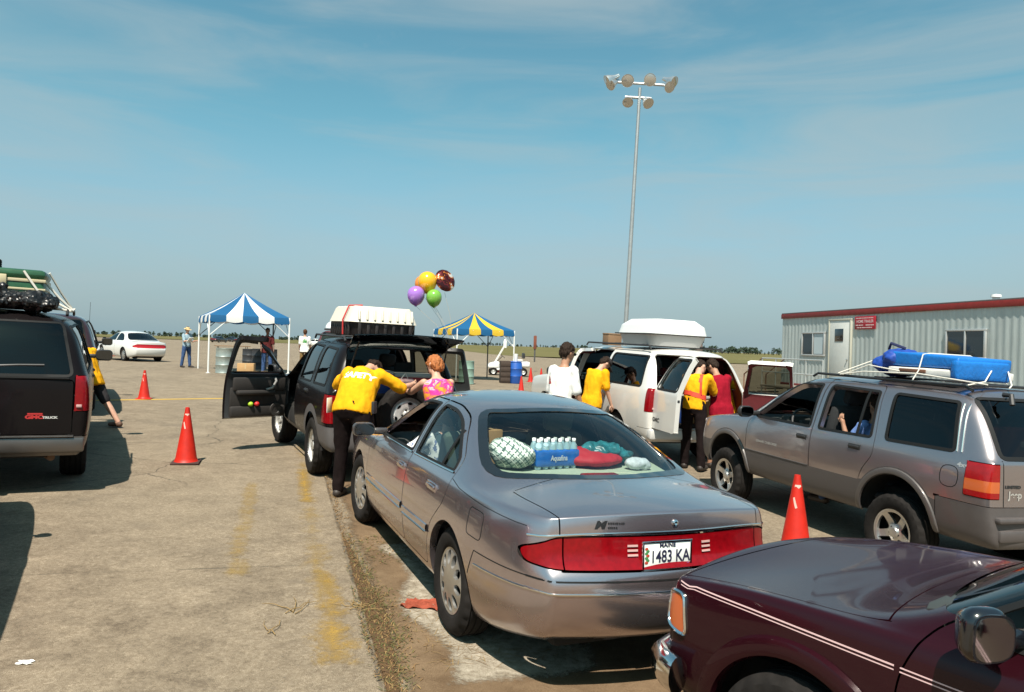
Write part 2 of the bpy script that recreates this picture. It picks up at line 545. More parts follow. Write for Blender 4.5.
def sheet(name, s0, s1, edges, mat, lift, ds=0.25, label=None, kind='structure', nt_=10, soft=0.35):
    """strip beside the slab edge; edges(s) -> (t0, t1); carries an 'edge' attribute 1 inside .. 0 at rim"""
    bm = bmesh.new(); lay = bm.verts.layers.float.new('edge')
    n = max(2, int((s1-s0)/ds)); rows = []
    for i in range(n+1):
        s = s0 + (s1-s0)*i/n; a, b = edges(s); row = []
        for j in range(nt_+1):
            u = j/nt_
            p = lane_pt(s, a + (b-a)*u); p.z += lift
            v = bm.verts.new(p)
            e1 = min(u, 1-u)*(b-a)/soft; e2 = min(i, n-i)*((s1-s0)/n)/soft
            v[lay] = max(0, min(1, min(e1, e2))); row.append(v)
        rows.append(row)
    for i in range(n):
        for j in range(nt_): bm.faces.new((rows[i][j], rows[i][j+1], rows[i+1][j+1], rows[i+1][j]))
    bmesh.ops.recalc_face_normals(bm, faces=bm.faces)
    o = obj(name, bm, mat)
    return tag(o, kind=kind, label=label)
ground()
# ------------------------------------------------------------------ vehicle bodies
FR = [1.0, 0.95, 0.90, 0.82, 0.45, 0.0]
K = 5
def car_cage(S):
    """a closed control cage: side wrap (rows rocker..belt) with front and rear fascia, plus hood, glass and roof"""
    rows, st, z0 = S['rows'], S['stations'], S['z0']
    n = len(st)
    bm = bmesh.new()
    T = []
    for s in st:
        if s[0] == 'd':
            _, x, yb, zb, zc, bow = s
            T.append([V((x + bow*(1 - f*f), yb*f, zb + (zc-zb)*(1 - f*f))) for f in FR])
        else:
            _, xb, xt, yb, zb, yr, zr, zc, bow = s
            a, b = V((xb, yb, zb)), V((xt, yr, zr))
            p2 = a.lerp(b, 0.55); p2.y += S.get('bulge', 0.018)
            p1 = a.lerp(b, 0.12)
            T.append([a, p1, p2, b, V((xt + bow*0.72, 0.55*yr, zr + (zc-zr)*0.75)), V((xt + bow, 0, zc))])
    nr = len(rows)
    def low(i, r):
        b = T[i][0]; t, oy = rows[r]
        s = st[i]; end = 1.0
        fx = 0.0
        if i == 0: fx = S['rear'][r]*-0.45; end = S.get('endo', 0.5)
        if i == n-1: fx = S['front'][r]*0.45; end = S.get('endo', 0.5)
        z0i = z0(b.x) if callable(z0) else z0
        return V((b.x + fx, b.y + (oy*end if t < 1 else 0), z0i + t*(b.z - z0i)))
    def fas(i, r, k):
        t = rows[r][0]; p = T[i][k]
        z0i = z0(T[i][0].x) if callable(z0) else z0
        fx = -S['rear'][r] if i == 0 else S['front'][r]
        yb = T[i][0].y
        y = p.y*(1 + rows[r][1]*S.get('endo', 0.5)/yb)
        return V((p.x + fx, y, z0i + t*(p.z - z0i)))
    cache = {}
    def vert(p):
        k = (round(p.x, 5), round(p.y, 5), round(p.z, 5))
        if k not in cache: cache[k] = bm.verts.new(p)
        return cache[k]
    def face(ps):
        vs = []
        for p in ps:
            v = vert(p)
            if v not in vs: vs.append(v)
        if len(vs) > 2:
            try: bm.faces.new(vs)
            except ValueError: pass
    for sg in (1, -1):
        def m(p): return V((p.x, p.y*sg, p.z))
        def q(a, b, c, d):
            L = [m(a), m(b), m(c), m(d)]
            face(L if sg > 0 else L[::-1])
        L = [[T[i][0] if r == nr-1 else low(i, r) for i in range(n)] for r in range(nr)]
        for r in range(nr-1):
            for i in range(n-1):
                q(L[r+1][i], L[r+1][i+1], L[r][i+1], L[r][i])
        for i in range(n-1):
            for k in range(K):
                q(T[i][k+1], T[i+1][k+1], T[i+1][k], T[i][k])
        for i in (0, n-1):
            for r in range(nr-1):
                for k in range(K):
                    def g(rr, kk): return L[rr][i] if kk == 0 else (T[i][kk] if rr == nr-1 else fas(i, rr, kk))
                    a = (g(r+1, k+1), g(r+1, k), g(r, k), g(r, k+1))
                    q(*(a if i == 0 else a[::-1]))
    bmesh.ops.recalc_face_normals(bm, faces=bm.faces)
    cr = S.get('crease', 0)
    if cr:
        cl = bm.edges.layers.float.new('crease_edge')
        ends = set()
        for i in (0, n-1):
            for k in range(K+1):
                for sg in (1, -1):
                    p = T[i][k]; ends.add((round(p.x, 5), round(p.y*sg, 5), round(p.z, 5)))
        vv = set(cache[k] for k in ends if k in cache)
        for e in bm.edges:
            if e.verts[0] in vv and e.verts[1] in vv: e[cl] = cr
    return bm

def shell(S, lv):
    bm = subsurf(car_cage(S), lv)
    bmesh.ops.recalc_face_normals(bm, faces=bm.faces)
    if sum(f.normal.z*f.calc_area() for f in bm.faces if f.calc_center_median().z > 1.2) < 0:
        bmesh.ops.reverse_faces(bm, faces=bm.faces)
    bm.normal_update()
    return bm, BVHTree.FromBMesh(bm)

class Parts:
    """cuts a shell into labelled pieces"""
    def __init__(self, bm):
        self.bm = bm; self.lay = bm.faces.layers.int.new('part'); self.ids = {'body': 0}
    def id(self, name): return self.ids.setdefault(name, len(self.ids))
    def region(self, name, f, gap=0.0, only=('body',)):
        l = self.lay
        if gap:
            cut(self.bm, lambda co: f(co) - gap)
            ins = cut(self.bm, lambda co: f(co) + gap)
            ok = {self.ids[o] for o in only if o in self.ids}
            bad = [x for x in self.bm.faces if x[l] in ok and abs(f(x.calc_center_median())) < gap*0.98]
            bmesh.ops.delete(self.bm, geom=bad, context='FACES')
            ok = {self.ids[o] for o in only if o in self.ids}
            for x in self.bm.faces:
                if x[l] in ok and f(x.calc_center_median()) < 0: x[l] = self.id(name)
        else:
            ok = {self.ids[o] for o in only if o in self.ids}
            for x in cut(self.bm, f):
                if x[l] in ok: x[l] = self.id(name)
    def remove(self, f, only=None):
        ins = cut(self.bm, f)
        if only: ins = [x for x in ins if x[self.lay] in {self.ids[o] for o in only if o in self.ids}]
        bmesh.ops.delete(self.bm, geom=ins, context='FACES')
    def get(self, *names):
        return extract(self.bm, self.lay, {self.ids[n] for n in names if n in self.ids})
def f_side(poly, side, ymin=0.35):
    sd = sd_poly(poly)
    return lambda co: sd(co.x, co.z) if co.y*side > ymin else 0.5
def f_rear(poly, xmax):
    sd = sd_poly(poly)
    return lambda co: sd(co.y, co.z) if co.x < xmax else 0.5
def f_front(poly, xmin):
    sd = sd_poly(poly)
    return lambda co: sd(co.y, co.z) if co.x > xmin else 0.5
def f_top(poly, zmin):
    sd = sd_poly(poly)
    return lambda co: sd(co.x, co.y) if co.z > zmin else 0.5
def f_arch(x, z, r, side):
    return lambda co: math.hypot(co.x-x, co.z-z) - r if co.y*side > 0.3 else 0.5
def lip(bm, tests, d, mi=0):
    """fold the open edges that satisfy a test inwards by vector d(co)"""
    es = [e for e in bm.edges if len(e.link_faces) == 1 and tests(e.verts[0].co) and tests(e.verts[1].co)]
    if not es: return
    r = bmesh.ops.extrude_edge_only(bm, edges=es)
    for v in r['geom']:
        if isinstance(v, bmesh.types.BMVert): v.co += d(v.co)

# ------------------------------------------------------------------ wheels
WHEELS = {}
def rim_bm(style, rr, w):
    """face of the wheel, outer side at +y"""
    bm = bmesh.new()
    NR, NT = 16, 60
    grid = []
    for i in range(NR+1):
        t = i/NR; r = rr*(0.02 + 0.98*t); ring = []
        for k in range(NT):
            if style == 'cover': y = w/2 - 0.012 + 0.016*(1 - (t/0.9)**2) if t < 0.9 else w/2 - 0.012 - 0.004*math.sin((t-0.9)*31)
            elif style == 'spoke': y = w/2 - 0.034 - 0.018*math.exp(-((t-0.45)/0.22)**2) + 0.024*smooth(0.72, 0.97, t) + (0.014 if t < 0.2 else 0)
            elif style == 'steel': y = w/2 - 0.045 - 0.035*smooth(0.75, 0.95, t) + 0.030*smooth(0.95, 1.0, t)*2 - 0.03*(1-smooth(0.25, 0.42, t))*0.3 + (0.018 if t < 0.22 else 0)
            else: y = w/2 - 0.03 - 0.02*math.sin(t*3.1)
            a = 2*math.pi*k/NT
            ring.append(bm.verts.new((r*math.cos(a), y, r*math.sin(a))))
        grid.append(ring)
    for i in range(NR):
        for k in range(NT):
            bm.faces.new((grid[i][k], grid[i][(k+1) % NT], grid[i+1][(k+1) % NT], grid[i+1][k]))
    bm.faces.new(list(reversed(grid[0])))
    n = {'cover': 10, 'spoke': 5, 'steel': 6, 'plain': 6}[style]
    st = 2*math.pi/n
    def slot(co):
        r = math.hypot(co.x, co.z); a = math.atan2(co.z, co.x)
        a = (a + 20*math.pi + st/2) % st - st/2
        u, v = r*math.cos(a)/rr, r*math.sin(a)/rr
        if style == 'cover': return math.hypot((u-0.70)/0.225, v/(0.135 + 0.12*(u-0.6))) - 1
        if style == 'spoke':
            b = abs(a); tt = r*math.sin(max(0, st/2-b))/rr
            return 6*max(0.155 - tt + 0.05*(0.6-u), 0.36-r/rr, r/rr-0.86)
        if style == 'steel': return math.hypot((u-0.66)/0.085, v/0.15) - 1
        return math.hypot((u-0.62)/0.12, v/0.14) - 1
    ins = cut(bm, slot)
    bmesh.ops.delete(bm, geom=ins, context='FACES')
    es = [e for e in bm.edges if len(e.link_faces) == 1 and math.hypot(e.verts[0].co.x, e.verts[0].co.z) < rr*0.955]
    r = bmesh.ops.extrude_edge_only(bm, edges=es)
    for v in r['geom']:
        if isinstance(v, bmesh.types.BMVert): v.co.y -= 0.025
    if style == 'spoke':
        for k in range(5):
            a = 2*math.pi*(k+0.5)/5
            lathe(bm, [(0.011, 0), (0.011, 0.008), (0.001, 0.009)], 8, 'y', 2, Matrix.Translation((0.24*rr*math.cos(a), w/2-0.045, 0.24*rr*math.sin(a))))
    if style == 'steel':
        for k in range(5):
            a = 2*math.pi*(k+0.25)/5
            lathe(bm, [(0.012, 0), (0.012, 0.012), (0.001, 0.013)], 8, 'y', 2, Matrix.Translation((0.3*rr*math.cos(a), w/2-0.05, 0.3*rr*math.sin(a))))
    lathe(bm, [(rr, w/2-0.012), (rr*1.0, -w/2+0.02)], 40, 'y', 1)
    lathe(bm, [(rr, -0.03), (0.02, -0.03)], 32, 'y', 1)
    lathe(bm, [(rr*0.62, -0.03), (rr*0.62, -0.012), (rr*0.2, -0.012)], 32, 'y', 1)
    return bm
def tyre_bm(R_, rr, w, rough_tread=False):
    bm = bmesh.new(); h = w/2
    prof = [(rr-0.004, h-0.03), (rr+0.004, h-0.012), (rr+0.018, h-0.003), (rr+(R_-rr)*0.5, h+0.006), (R_-0.035, h+0.002),
            (R_-0.014, h-0.012), (R_-0.003, h-0.026)]
    gx = [0.62, 0.22, -0.22, -0.62]
    tread = []
    for g in gx:
        c = g*h
        tread += [(R_, c+0.006), (R_-0.009, c+0.004), (R_-0.009, c-0.004), (R_, c-0.006)]
    prof = prof + tread + [(p[0], -p[1]) for p in reversed(prof)]
    seg = 96
    vs = lathe(bm, prof, seg, 'y')
    np_ = len(prof)
    for i in range(np_):
        if prof[i][0] > R_-0.02 and abs(prof[i][1]) > 0.55*h:
            for k in range(seg):
                if (k // 2) % 2 == 0:
                    v = vs[i*seg + k]; s = (R_-0.010)/R_ if not rough_tread else (R_-0.016)/R_
                    if i in (5, 6, np_-6, np_-7): v.co.x *= s; v.co.z *= s
    return bm
def wheel(parent, x, y, z, R_, rr, w, style, mats, side=1, spin=0.0, steer=0.0):
    """part wheel (an Empty on the hub) > tyre, rim"""
    key = (style, R_, rr, w, mats[0].name, mats[1].name)
    if key not in WHEELS:
        WHEELS[key] = (mesh_of('tyre', tyre_bm(R_, rr, w), mats[0], True, 35), mesh_of('rim', rim_bm(style, rr, w), [mats[1], mats[2], mats[3]], True, 35))
    t, r = WHEELS[key]
    e = bpy.data.objects.new('wheel', None); e.empty_display_size = 0.1
    link(e, parent); e.location = (x, y, z)
    e.rotation_euler = (0, spin, steer) if side > 0 else (0, spin, math.pi + steer)
    link(bpy.data.objects.new('tyre', t), e); link(bpy.data.objects.new('rim', r), e)
    return e

# ------------------------------------------------------------------ materials shared by vehicles
RUB = pbr('rubber_tyre', (0.014, 0.012, 0.011), 0.85, var=0.4, vscale=9, spec=0.2)
SEAL = pbr('rubber_seal', (0.008, 0.008, 0.008), 0.6, spec=0.3)
BLACKP = pbr('black_plastic', (0.022, 0.022, 0.023), 0.5, var=0.2, vscale=20)
DARK = pbr('dark_underbody', (0.012, 0.011, 0.010), 0.9)
CHROME = pbr('chrome', (0.78, 0.78, 0.77), 0.10, metal=1.0, rvar=0.04)
ALLOY = pbr('alloy_silver', (0.55, 0.54, 0.52), 0.32, metal=0.85, var=0.10, vscale=15)
STEELW = pbr('wheel_silver_paint', (0.62, 0.61, 0.58), 0.38, metal=0.5, var=0.12, vscale=12)
NUT = pbr('wheel_nut_dark', (0.05, 0.05, 0.05), 0.4, metal=0.8)
REDL = pbr('red_lens', (0.20, 0.002, 0.005), 0.2, coat=0.25, spec=0.3, var=0.2, vscale=30)
ORANGEL = pbr('amber_lens', (0.48, 0.10, 0.025), 0.15, coat=1.0)
WHITEL = pbr('clear_lens', (0.75, 0.66, 0.62), 0.15, coat=1.0)
MIRRORG = pbr('mirror_glass', (0.10, 0.105, 0.11), 0.05, metal=1.0)
GLASS = glass('tinted_glass', (0.50, 0.58, 0.56))
GLASSD = glass('privacy_glass', (0.10, 0.115, 0.12))
GLASSC = glass('clear_glass', (0.84, 0.90, 0.88))

def seat_bm(w=0.52, tall=0.62, lean=R(16), head=True, thick=0.13):
    bm = bmesh.new()
    rbox(bm, (0.0, 0, 0.10), (0.52, w, 0.16), 0.05)
    Mb = Matrix.Translation((-0.24, 0, 0.14)) @ Matrix.Rotation(-lean, 4, 'Y')
    v = rbox(bm, (0, 0, tall/2), (thick, w*0.96, tall), 0.05); xform(v, Mb)
    if head:
        v = rbox(bm, (0, 0, tall + 0.11), (0.10, w*0.5, 0.17), 0.04); xform(v, Mb)
        v = rbox(bm, (0, 0, tall + 0.01), (0.03, w*0.25, 0.07), 0.01); xform(v, Mb)
    return bm
def steering_bm():
    bm = bmesh.new()
    n = 28
    tube(bm, [V((0, 0.19*math.cos(2*math.pi*k/n), 0.19*math.sin(2*math.pi*k/n))) for k in range(n)], 0.015, 8, closed=True)
    rbox(bm, (0.01, 0, 0), (0.05, 0.15, 0.12), 0.02)
    rbox(bm, (0.01, 0, 0), (0.02, 0.36, 0.03), 0.01)
    tube(bm, [(0, 0, 0), (0.3, 0, -0.12)], 0.03, 8)
    bmesh.ops.transform(bm, matrix=Matrix.Rotation(R(24), 4, 'Y'), verts=bm.verts)
    return bm
def handle_bm(L=0.17):
    bm = bmesh.new()
    rbox(bm, (0, 0, 0), (L, 0.014, 0.055), 0.006)
    rbox(bm, (0.0, 0.014, 0.004), (L*0.86, 0.016, 0.024), 0.007)
    return bm
def mirror_bmesh(L=0.24, H=0.15, D=0.12, glassm=1):
    """door mirror: shell ahead, glass facing aft (-x), root at origin, reaching outwards along +y"""
    bm = bmesh.new()
    v = rbox(bm, (0, 0.10+L/2, 0.0), (D, L, H), 0.058, seg=5)
    for q in v:
        k = smooth(-D/2, D/2, q.co.x); q.co.y = 0.10+L/2 + (q.co.y-0.10-L/2)*(1 - 0.30*k); q.co.z *= 1 - 0.28*k
    rbox(bm, (0.005, 0.05, -0.02), (0.05, 0.14, 0.06), 0.02)
    gp = rpoly([(-L*0.40, -H*0.36), (-L*0.40, H*0.38), (L*0.38, H*0.36), (L*0.40, -H*0.30)], 0.05, 5)
    for (sc, hh, mi) in ((1.10, 0.004, 0), (1.0, 0.006, glassm)): prism(bm, [(px*sc, py*sc) for px, py in gp], basis((-D/2+0.001, 0.10+L/2, 0), (0, -1, 0), (-1, 0, 0)), hh, mi)
    return bm
def plate_bm(text, top=None, bottom=None, w=0.305, h=0.152):
    """plate facing -x: returns mesh with materials white, ink, frame, green"""
    bm = bmesh.new()
    rbox(bm, (0, 0, 0), (0.006, w, h), 0.004, mi=0)
    for (a, b, c, d) in ((0, h/2, w+0.016, 0.012), (0, -h/2, w+0.016, 0.012)):
        rbox(bm, (-0.002, a, b), (0.012, c, d), 0.003, mi=2)
    for s in (-1, 1): rbox(bm, (-0.002, s*w/2, 0), (0.0115, 0.012, h+0.01), 0.003, mi=2)
    def put(s, size, y, z, mi, bold=0.0, sx=1.0):
        t = text_bm(s, size, 0.0005, bold, sx=sx)
        join(bm, t, basis((-0.0052, y, z), (0, -1, 0), (-1, 0, 0)), mi)
    put(text, 0.088, -0.018, -0.004, 1, 0.0012, 0.80)
    if top: put(top, 0.030, -0.0, 0.056, 1, 0.001, 1.15)
    if bottom: put(bottom, 0.020, 0, -0.058, 3, 0.0003, 1.1)
    return bm
def lamp_front_bm(): pass
def shrink(bm, d):
    bm.normal_update()
    for v in bm.verts: v.co -= v.normal*d
    return bm

def body_from(S, lv):
    bm, bvh = shell(S, lv)
    P = Parts(bm)
    for sd in (1, -1):
        for (x, z, r) in S['arches']: P.remove(f_arch(x, z, r, sd))
    for (nm, _p, f, gap) in S.get('regions', []): P.region(nm, f, gap)
    for (nm, f) in S.get('glass', []): P.region(nm, f, 0, tuple(P.ids))
    for sd, t in ((1, 'L'), (-1, 'R')):
        for (nm, poly) in S.get('doors', []): P.region(nm + t, f_side(poly, sd), 0.0035)
        for (nm, door, poly) in S.get('windows', []):
            P.region(nm + t, f_side(poly, sd), 0, ('body', door + t) if door else ('body',))
    return P, bvh
def arch_lip(b, S, depth=0.05):
    for (x, z, r) in S['arches']:
        lip(b, lambda c: abs(math.hypot(c.x-x, c.z-z) - r) < 0.006 and abs(c.y) > 0.3, lambda c: V((0, -depth if c.y > 0 else depth, 0)))
def underbody(root, S, x0, x1, zb=0.24, ztop=0.5, yw=0.70):
    bm = bmesh.new()
    rbox(bm, ((x0+x1)/2, 0, (zb+ztop)/2), (x1-x0, 2*yw - 0.24, ztop-zb), 0.04)
    xs = sorted(a[0] for a in S['arches']); r = S['arches'][0][2]
    rbox(bm, ((xs[0]+xs[1])/2, 0, (zb+ztop)/2), (xs[1]-xs[0]-2*r-0.02, 2*yw + 0.1, ztop-zb), 0.04)
    for (x, z, r) in S['arches']:      # wheel housings
        for sd in (1, -1):
            pts = [(x + (r+0.03)*math.cos(math.pi*k/14), (z + (r+0.03)*math.sin(math.pi*k/14))) for k in range(15)]
            a = [bm.verts.new((px, sd*(yw+0.12), pz)) for px, pz in pts]; b = [bm.verts.new((px, sd*(yw-0.28), pz)) for px, pz in pts]
            for k in range(14): bm.faces.new((a[k], a[k+1], b[k+1], b[k]))
            bm.faces.new(b)
    return obj('underbody', bm, DARK, root)

def car_paint(name, col, metal, rough, flake=0.0, dust=0.25, coat=1.0, spec=0.5):
    m = bpy.data.materials.new(name); m.use_nodes = True
    nt = m.node_tree; b = nt.nodes['Principled BSDF']
    tc = nt.nodes.new('ShaderNodeTexCoord'); o = tc.outputs['Object']
    b.inputs['Metallic'].default_value = metal
    b.inputs['Coat Weight'].default_value = coat; b.inputs['Specular IOR Level'].default_value = spec
    dn = noise_n(nt, o, 3.0, 8, 0.7); fn = noise_n(nt, o, 900, 1, 0.5)
    sx = nt.nodes.new('ShaderNodeSeparateXYZ'); nt.links.new(o, sx.inputs[0])
    low = ramp(nt, sx.outputs[2], 0.62, 0.2, 0.0, 1.0)          # road dust low on the sills
    d = node_math(nt, 'MULTIPLY', node_math(nt, 'ADD', node_math(nt, 'MULTIPLY', low, 0.75), 0.10), ramp(nt, dn, 0.3, 0.75))
    c0 = mixc(nt, ramp(nt, fn, 0.4, 0.6), tuple(v*(1-flake) for v in col), tuple(v*(1+flake) for v in col)) if flake else None
    c1 = mixc(nt, node_math(nt, 'MULTIPLY', d, dust*1.6), c0 if c0 is not None else tuple(col), (0.24, 0.20, 0.155))
    nt.links.new(c1, b.inputs['Base Color'])
    nt.links.new(ramp(nt, d, 0.0, 0.8, rough, min(1, rough+0.16)), b.inputs['Roughness'])
    nt.links.new(ramp(nt, d, 0.0, 0.7, 0.03, 0.13), b.inputs['Coat Roughness'])
    return m
# ------------------------------------------------------------------ the taupe sedan
def sedan_spec():
    rows = [(0.0, -0.06), (0.05, -0.005), (0.20, 0.030), (0.38, 0.052), (0.55, 0.060), (0.64, 0.058), (0.80, 0.048), (0.94, 0.024), (1.0, 0.0)]
    S = dict(rows=rows, z0=lambda x: 0.20 + 0.05*smooth(1.6, 2.3, x) + 0.11*smooth(-1.7, -2.4, x),
        rear=[-0.05, 0.02, 0.070, 0.088, 0.088, 0.020, 0.012, 0.008, 0.0], front=[0.0, 0.06, 0.11, 0.12, 0.11, 0.09, 0.06, 0.03, 0.0], endo=0.75, crease=0.6,
        stations=[('d', -2.34, 0.705, 0.955, 0.995, -0.13), ('d', -2.20, 0.785, 0.958, 1.03, -0.08), ('d', -1.92, 0.842, 0.957, 1.052, -0.03),
                  ('d', -1.62, 0.865, 0.955, 1.07, -0.07),
                  ('r', -1.28, -0.98, 0.865, 0.955, 0.585, 1.335, 1.395, -0.09), ('r', -0.85, -0.55, 0.868, 0.950, 0.605, 1.385, 1.445, -0.02),
                  ('r', -0.30, -0.25, 0.868, 0.940, 0.615, 1.395, 1.46, 0.0), ('r', 0.35, 0.10, 0.866, 0.932, 0.605, 1.375, 1.44, 0.03),
                  ('r', 0.72, 0.36, 0.862, 0.925, 0.585, 1.325, 1.385, 0.08),
                  ('d', 1.02, 0.855, 0.915, 0.985, 0.20), ('d', 1.45, 0.845, 0.885, 0.945, 0.08), ('d', 1.95, 0.81, 0.80, 0.86, 0.06), ('d', 2.20, 0.72, 0.70, 0.74, 0.12)],
        arches=[(1.385, 0.335, 0.372), (-1.385, 0.335, 0.372)])
    fw = rpoly([(0.80, 0.965), (0.335, 1.290), (-0.02, 1.334), (-0.255, 1.338), (-0.27, 0.975)], 0.03)
    rw = rpoly([(-0.375, 0.978), (-0.36, 1.338), (-0.62, 1.326), (-0.86, 1.268), (-1.19, 1.06), (-1.215, 0.992)], [0.03, 0.03, 0.1, 0.12, 0.08, 0.03])
    fd = rpoly([(0.98, 0.30), (0.98, 0.86), (0.86, 0.935), (0.34, 1.322), (0.0, 1.366), (-0.31, 1.370), (-0.325, 0.30)], [0.05, 0.05, 0.02, 0.05, 0.1, 0.02, 0.04])
    rd = rpoly([(-0.335, 0.30), (-0.32, 1.370), (-0.60, 1.360), (-0.88, 1.305), (-1.25, 1.07), (-1.275, 0.93), (-1.25, 0.80), (-1.02, 0.60), (-0.95, 0.42), (-0.93, 0.30)], [0.04, 0.02, 0.1, 0.1, 0.05, 0.04, 0.12, 0.12, 0.06, 0.04])
    S['doors'] = [('front_door', fd), ('rear_door', rd)]
    S['windows'] = [('fwin', 'front_door', fw), ('rwin', 'rear_door', rw)]
    lamp = rpoly([(-0.80, 0.725), (-0.815, 0.79), (-0.66, 0.872), (0.66, 0.872), (0.815, 0.79), (0.80, 0.725), (0.64, 0.705), (-0.64, 0.705)], [0.06, 0.12, 0.15, 0.15, 0.12, 0.06, 0.1, 0.1])
    sdl = sd_poly(lamp)
    S['regions'] = [('lamp', None, lambda co: sdl(co.y, co.z) if co.x < -2.1 else 0.5, 0.004)]
    def trunk(co):
        if co.x > -1.2 or co.z < 0.66: return 0.5
        yt = 0.69 - 0.045*smooth(-1.9, -2.45, co.x)
        return max(abs(co.y) - yt, co.x + 1.80 - 0.10*(1 - (co.y/0.7)**2) + 0.05, 0.700 - co.z)
    S['regions'].append(('trunk', None, trunk, 0.0035))
    def hood(co):
        if co.x < 0.9 or co.z < 0.55: return 0.5
        return max(abs(co.y) - (0.78 - 0.08*smooth(1.6, 2.3, co.x)), 1.13 + 0.14*(1-(co.y/0.8)**2) - co.x, co.x - 2.20)
    S['regions'].append(('hood', None, hood, 0.0035))
    bl = rpoly([(-0.735, 1.035), (-0.62, 1.225), (-0.52, 1.350), (0, 1.385), (0.52, 1.350), (0.62, 1.225), (0.735, 1.035), (0.35, 1.052), (0, 1.058), (-0.35, 1.052)], [0.10, 0.05, 0.10, 0.3, 0.10, 0.05, 0.10, 0.1, 0.2, 0.1])
    sbl = sd_poly(bl)
    S['glass'] = [('backlight', lambda co: sbl(co.y, co.z) if -1.95 < co.x < -0.80 else 0.5)]
    ws = rpoly([(-0.75, 0.965), (-0.54, 1.325), (0, 1.372), (0.54, 1.325), (0.75, 0.965), (0, 0.985)], [0.06, 0.08, 0.3, 0.08, 0.06, 0.2])
    sws = sd_poly(ws)
    S['glass'].append(('windscreen', lambda co: sws(co.y, co.z) if 0.2 < co.x < 1.5 else 0.5))
    S['polys'] = dict(fw=fw, rw=rw, bl=bl, ws=ws, lamp=lamp)
    return S
def sedan():
    S = sedan_spec()
    P, bvh = body_from(S, 3)
    paint = car_paint('taupe_metallic_paint', (0.49, 0.42, 0.44), 0.92, 0.22, flake=0.12, dust=0.03)
    TRIM = pbr('green_grey_velour', (0.21, 0.24, 0.20), 0.9, var=0.12, vscale=40)
    SHELF = pbr('parcel_shelf_felt', (0.42, 0.48, 0.37), 0.92, var=0.10, vscale=60)
    root = thing('sedan', 'taupe silver four door sedan waiting in line with water bottles behind its rear window', 'car')
    b = P.get('body'); arch_lip(b, S)
    obj('body', b, paint, root, True, 50)
    obj('trunk_lid', P.get('trunk'), paint, root, True, 50)
    obj('hood', P.get('hood'), paint, root, True, 50)
    lm = P.get('lamp')
    # rear lamp band: side lenses and centre lens, split at the lid seam
    for nm, f in (('lo', lambda y: y > 0.630), ('mid', lambda y: abs(y) <= 0.630), ('hi', lambda y: y < -0.630)):
        q = lm.copy()
        def fy(co, nm=nm): return {'lo': 0.634 - co.y, 'mid': abs(co.y) - 0.626, 'hi': 0.634 + co.y}[nm]
        ins = set(cut(q, fy)); bmesh.ops.delete(q, geom=[x for x in q.faces if x not in ins], context='FACES')
        shrink(q, 0.004)
        o = obj('tail_light', q, REDL, root, True, 60)
        if nm == 'mid':
            for s in (-1, 1):
                r = bmesh.new()
                for k in range(3):
                    zc = 0.822 - 0.024*k
                    y0 = 0.255 if s > 0 else -0.215
                    pts = [(y0 - 0.030, zc), (y0 + 0.030, zc)]
                    strip(r, bvh, pts, 'rear', 0.011, 0.002, 0.001)
                obj('reversing_light', r, pbr('reverse_lens_rose', (0.55, 0.33, 0.31), 0.25), o)
    lm.free()
    for t, sd in (('L', 1), ('R', -1)):
        for nm, win in (('front_door', 'fwin'), ('rear_door', 'rwin')):
            d = P.get(nm + t); thicken(d, 0.035)
            do = obj('door', d, paint, root, True, 50)
            wb = P.get(win + t)
            if nm == 'front_door' and sd > 0:
                wb.free()          # the driver's window is down
            else:
                obj('window', shrink(wb, 0.008), GLASS, do, True, 60)
            tr = bmesh.new()
            poly = S['polys']['fw' if win == 'fwin' else 'rw']
            strip(tr, bvh, poly, 'side', 0.026, 0.004, 0.0, 0, 0.03, True, sd)
            if win == 'rwin': strip(tr, bvh, [(-0.985, 0.99), (-0.965, 1.225)], 'side', 0.030, 0.005, 0.0, 0, 0.03, False, sd)
            obj('window_seal', tr, SEAL, do)
            ch = bmesh.new()
            if win == 'fwin': strip(ch, bvh, [(-0.29, 0.962), (0.80, 0.950)], 'side', 0.016, 0.007, 0.001, 0, 0.05, False, sd, 'round')
            else: strip(ch, bvh, [(-1.235, 0.985), (-0.36, 0.964)], 'side', 0.016, 0.007, 0.001, 0, 0.05, False, sd, 'round')
            x0, x1 = ((-0.30, 0.95) if win == 'fwin' else (-0.98, -0.35))
            strip(ch, bvh, [(x0, 0.535), (x1, 0.520)], 'side', 0.010, 0.006, 0.013, 0, 0.05, False, sd, 'round')
            obj('bright_trim', ch, CHROME, do)
            md = bmesh.new(); strip(md, bvh, [(x0, 0.56), (x1, 0.545)], 'side', 0.055, 0.014, 0.0, 0, 0.05, False, sd, 'round')
            obj('side_moulding', md, paint, do)
            hx = -0.165 if win == 'fwin' else -0.98
            loc, nor, _i, _d = bvh.ray_cast(V((hx, 3*sd, 0.845)), V((0, -sd, 0)))
            h = handle_bm(0.20)
            if sd < 0: mirror_bm(h)
            bmesh.ops.transform(h, matrix=Matrix.Translation(loc), verts=h.verts)
            obj('door_handle', h, paint, do)
            if nm == 'front_door':
                mb = mirror_bmesh(0.22, 0.135, 0.13)
                if sd < 0: mirror_bm(mb)
                bmesh.ops.transform(mb, matrix=Matrix.Translation((0.73, sd*0.815, 1.00)), verts=mb.verts)
                obj('mirror', mb, [pbr('mirror_shell_dark_gloss', (0.05, 0.043, 0.042), 0.25, coat=1), MIRRORG], do, True, 50)
    bl = bmesh.new(); strip(bl, bvh, S['polys']['bl'], 'rear', 0.07, 0.003, 0.0, 0, 0.02, True)
    g = obj('rear_window', shrink(P.get('backlight'), 0.004), glass('rear_glass', (0.74, 0.80, 0.79)), root, True, 60)
    obj('window_seal', bl, pbr('black_glass_band', (0.008, 0.009, 0.010), 0.08, coat=1), g)
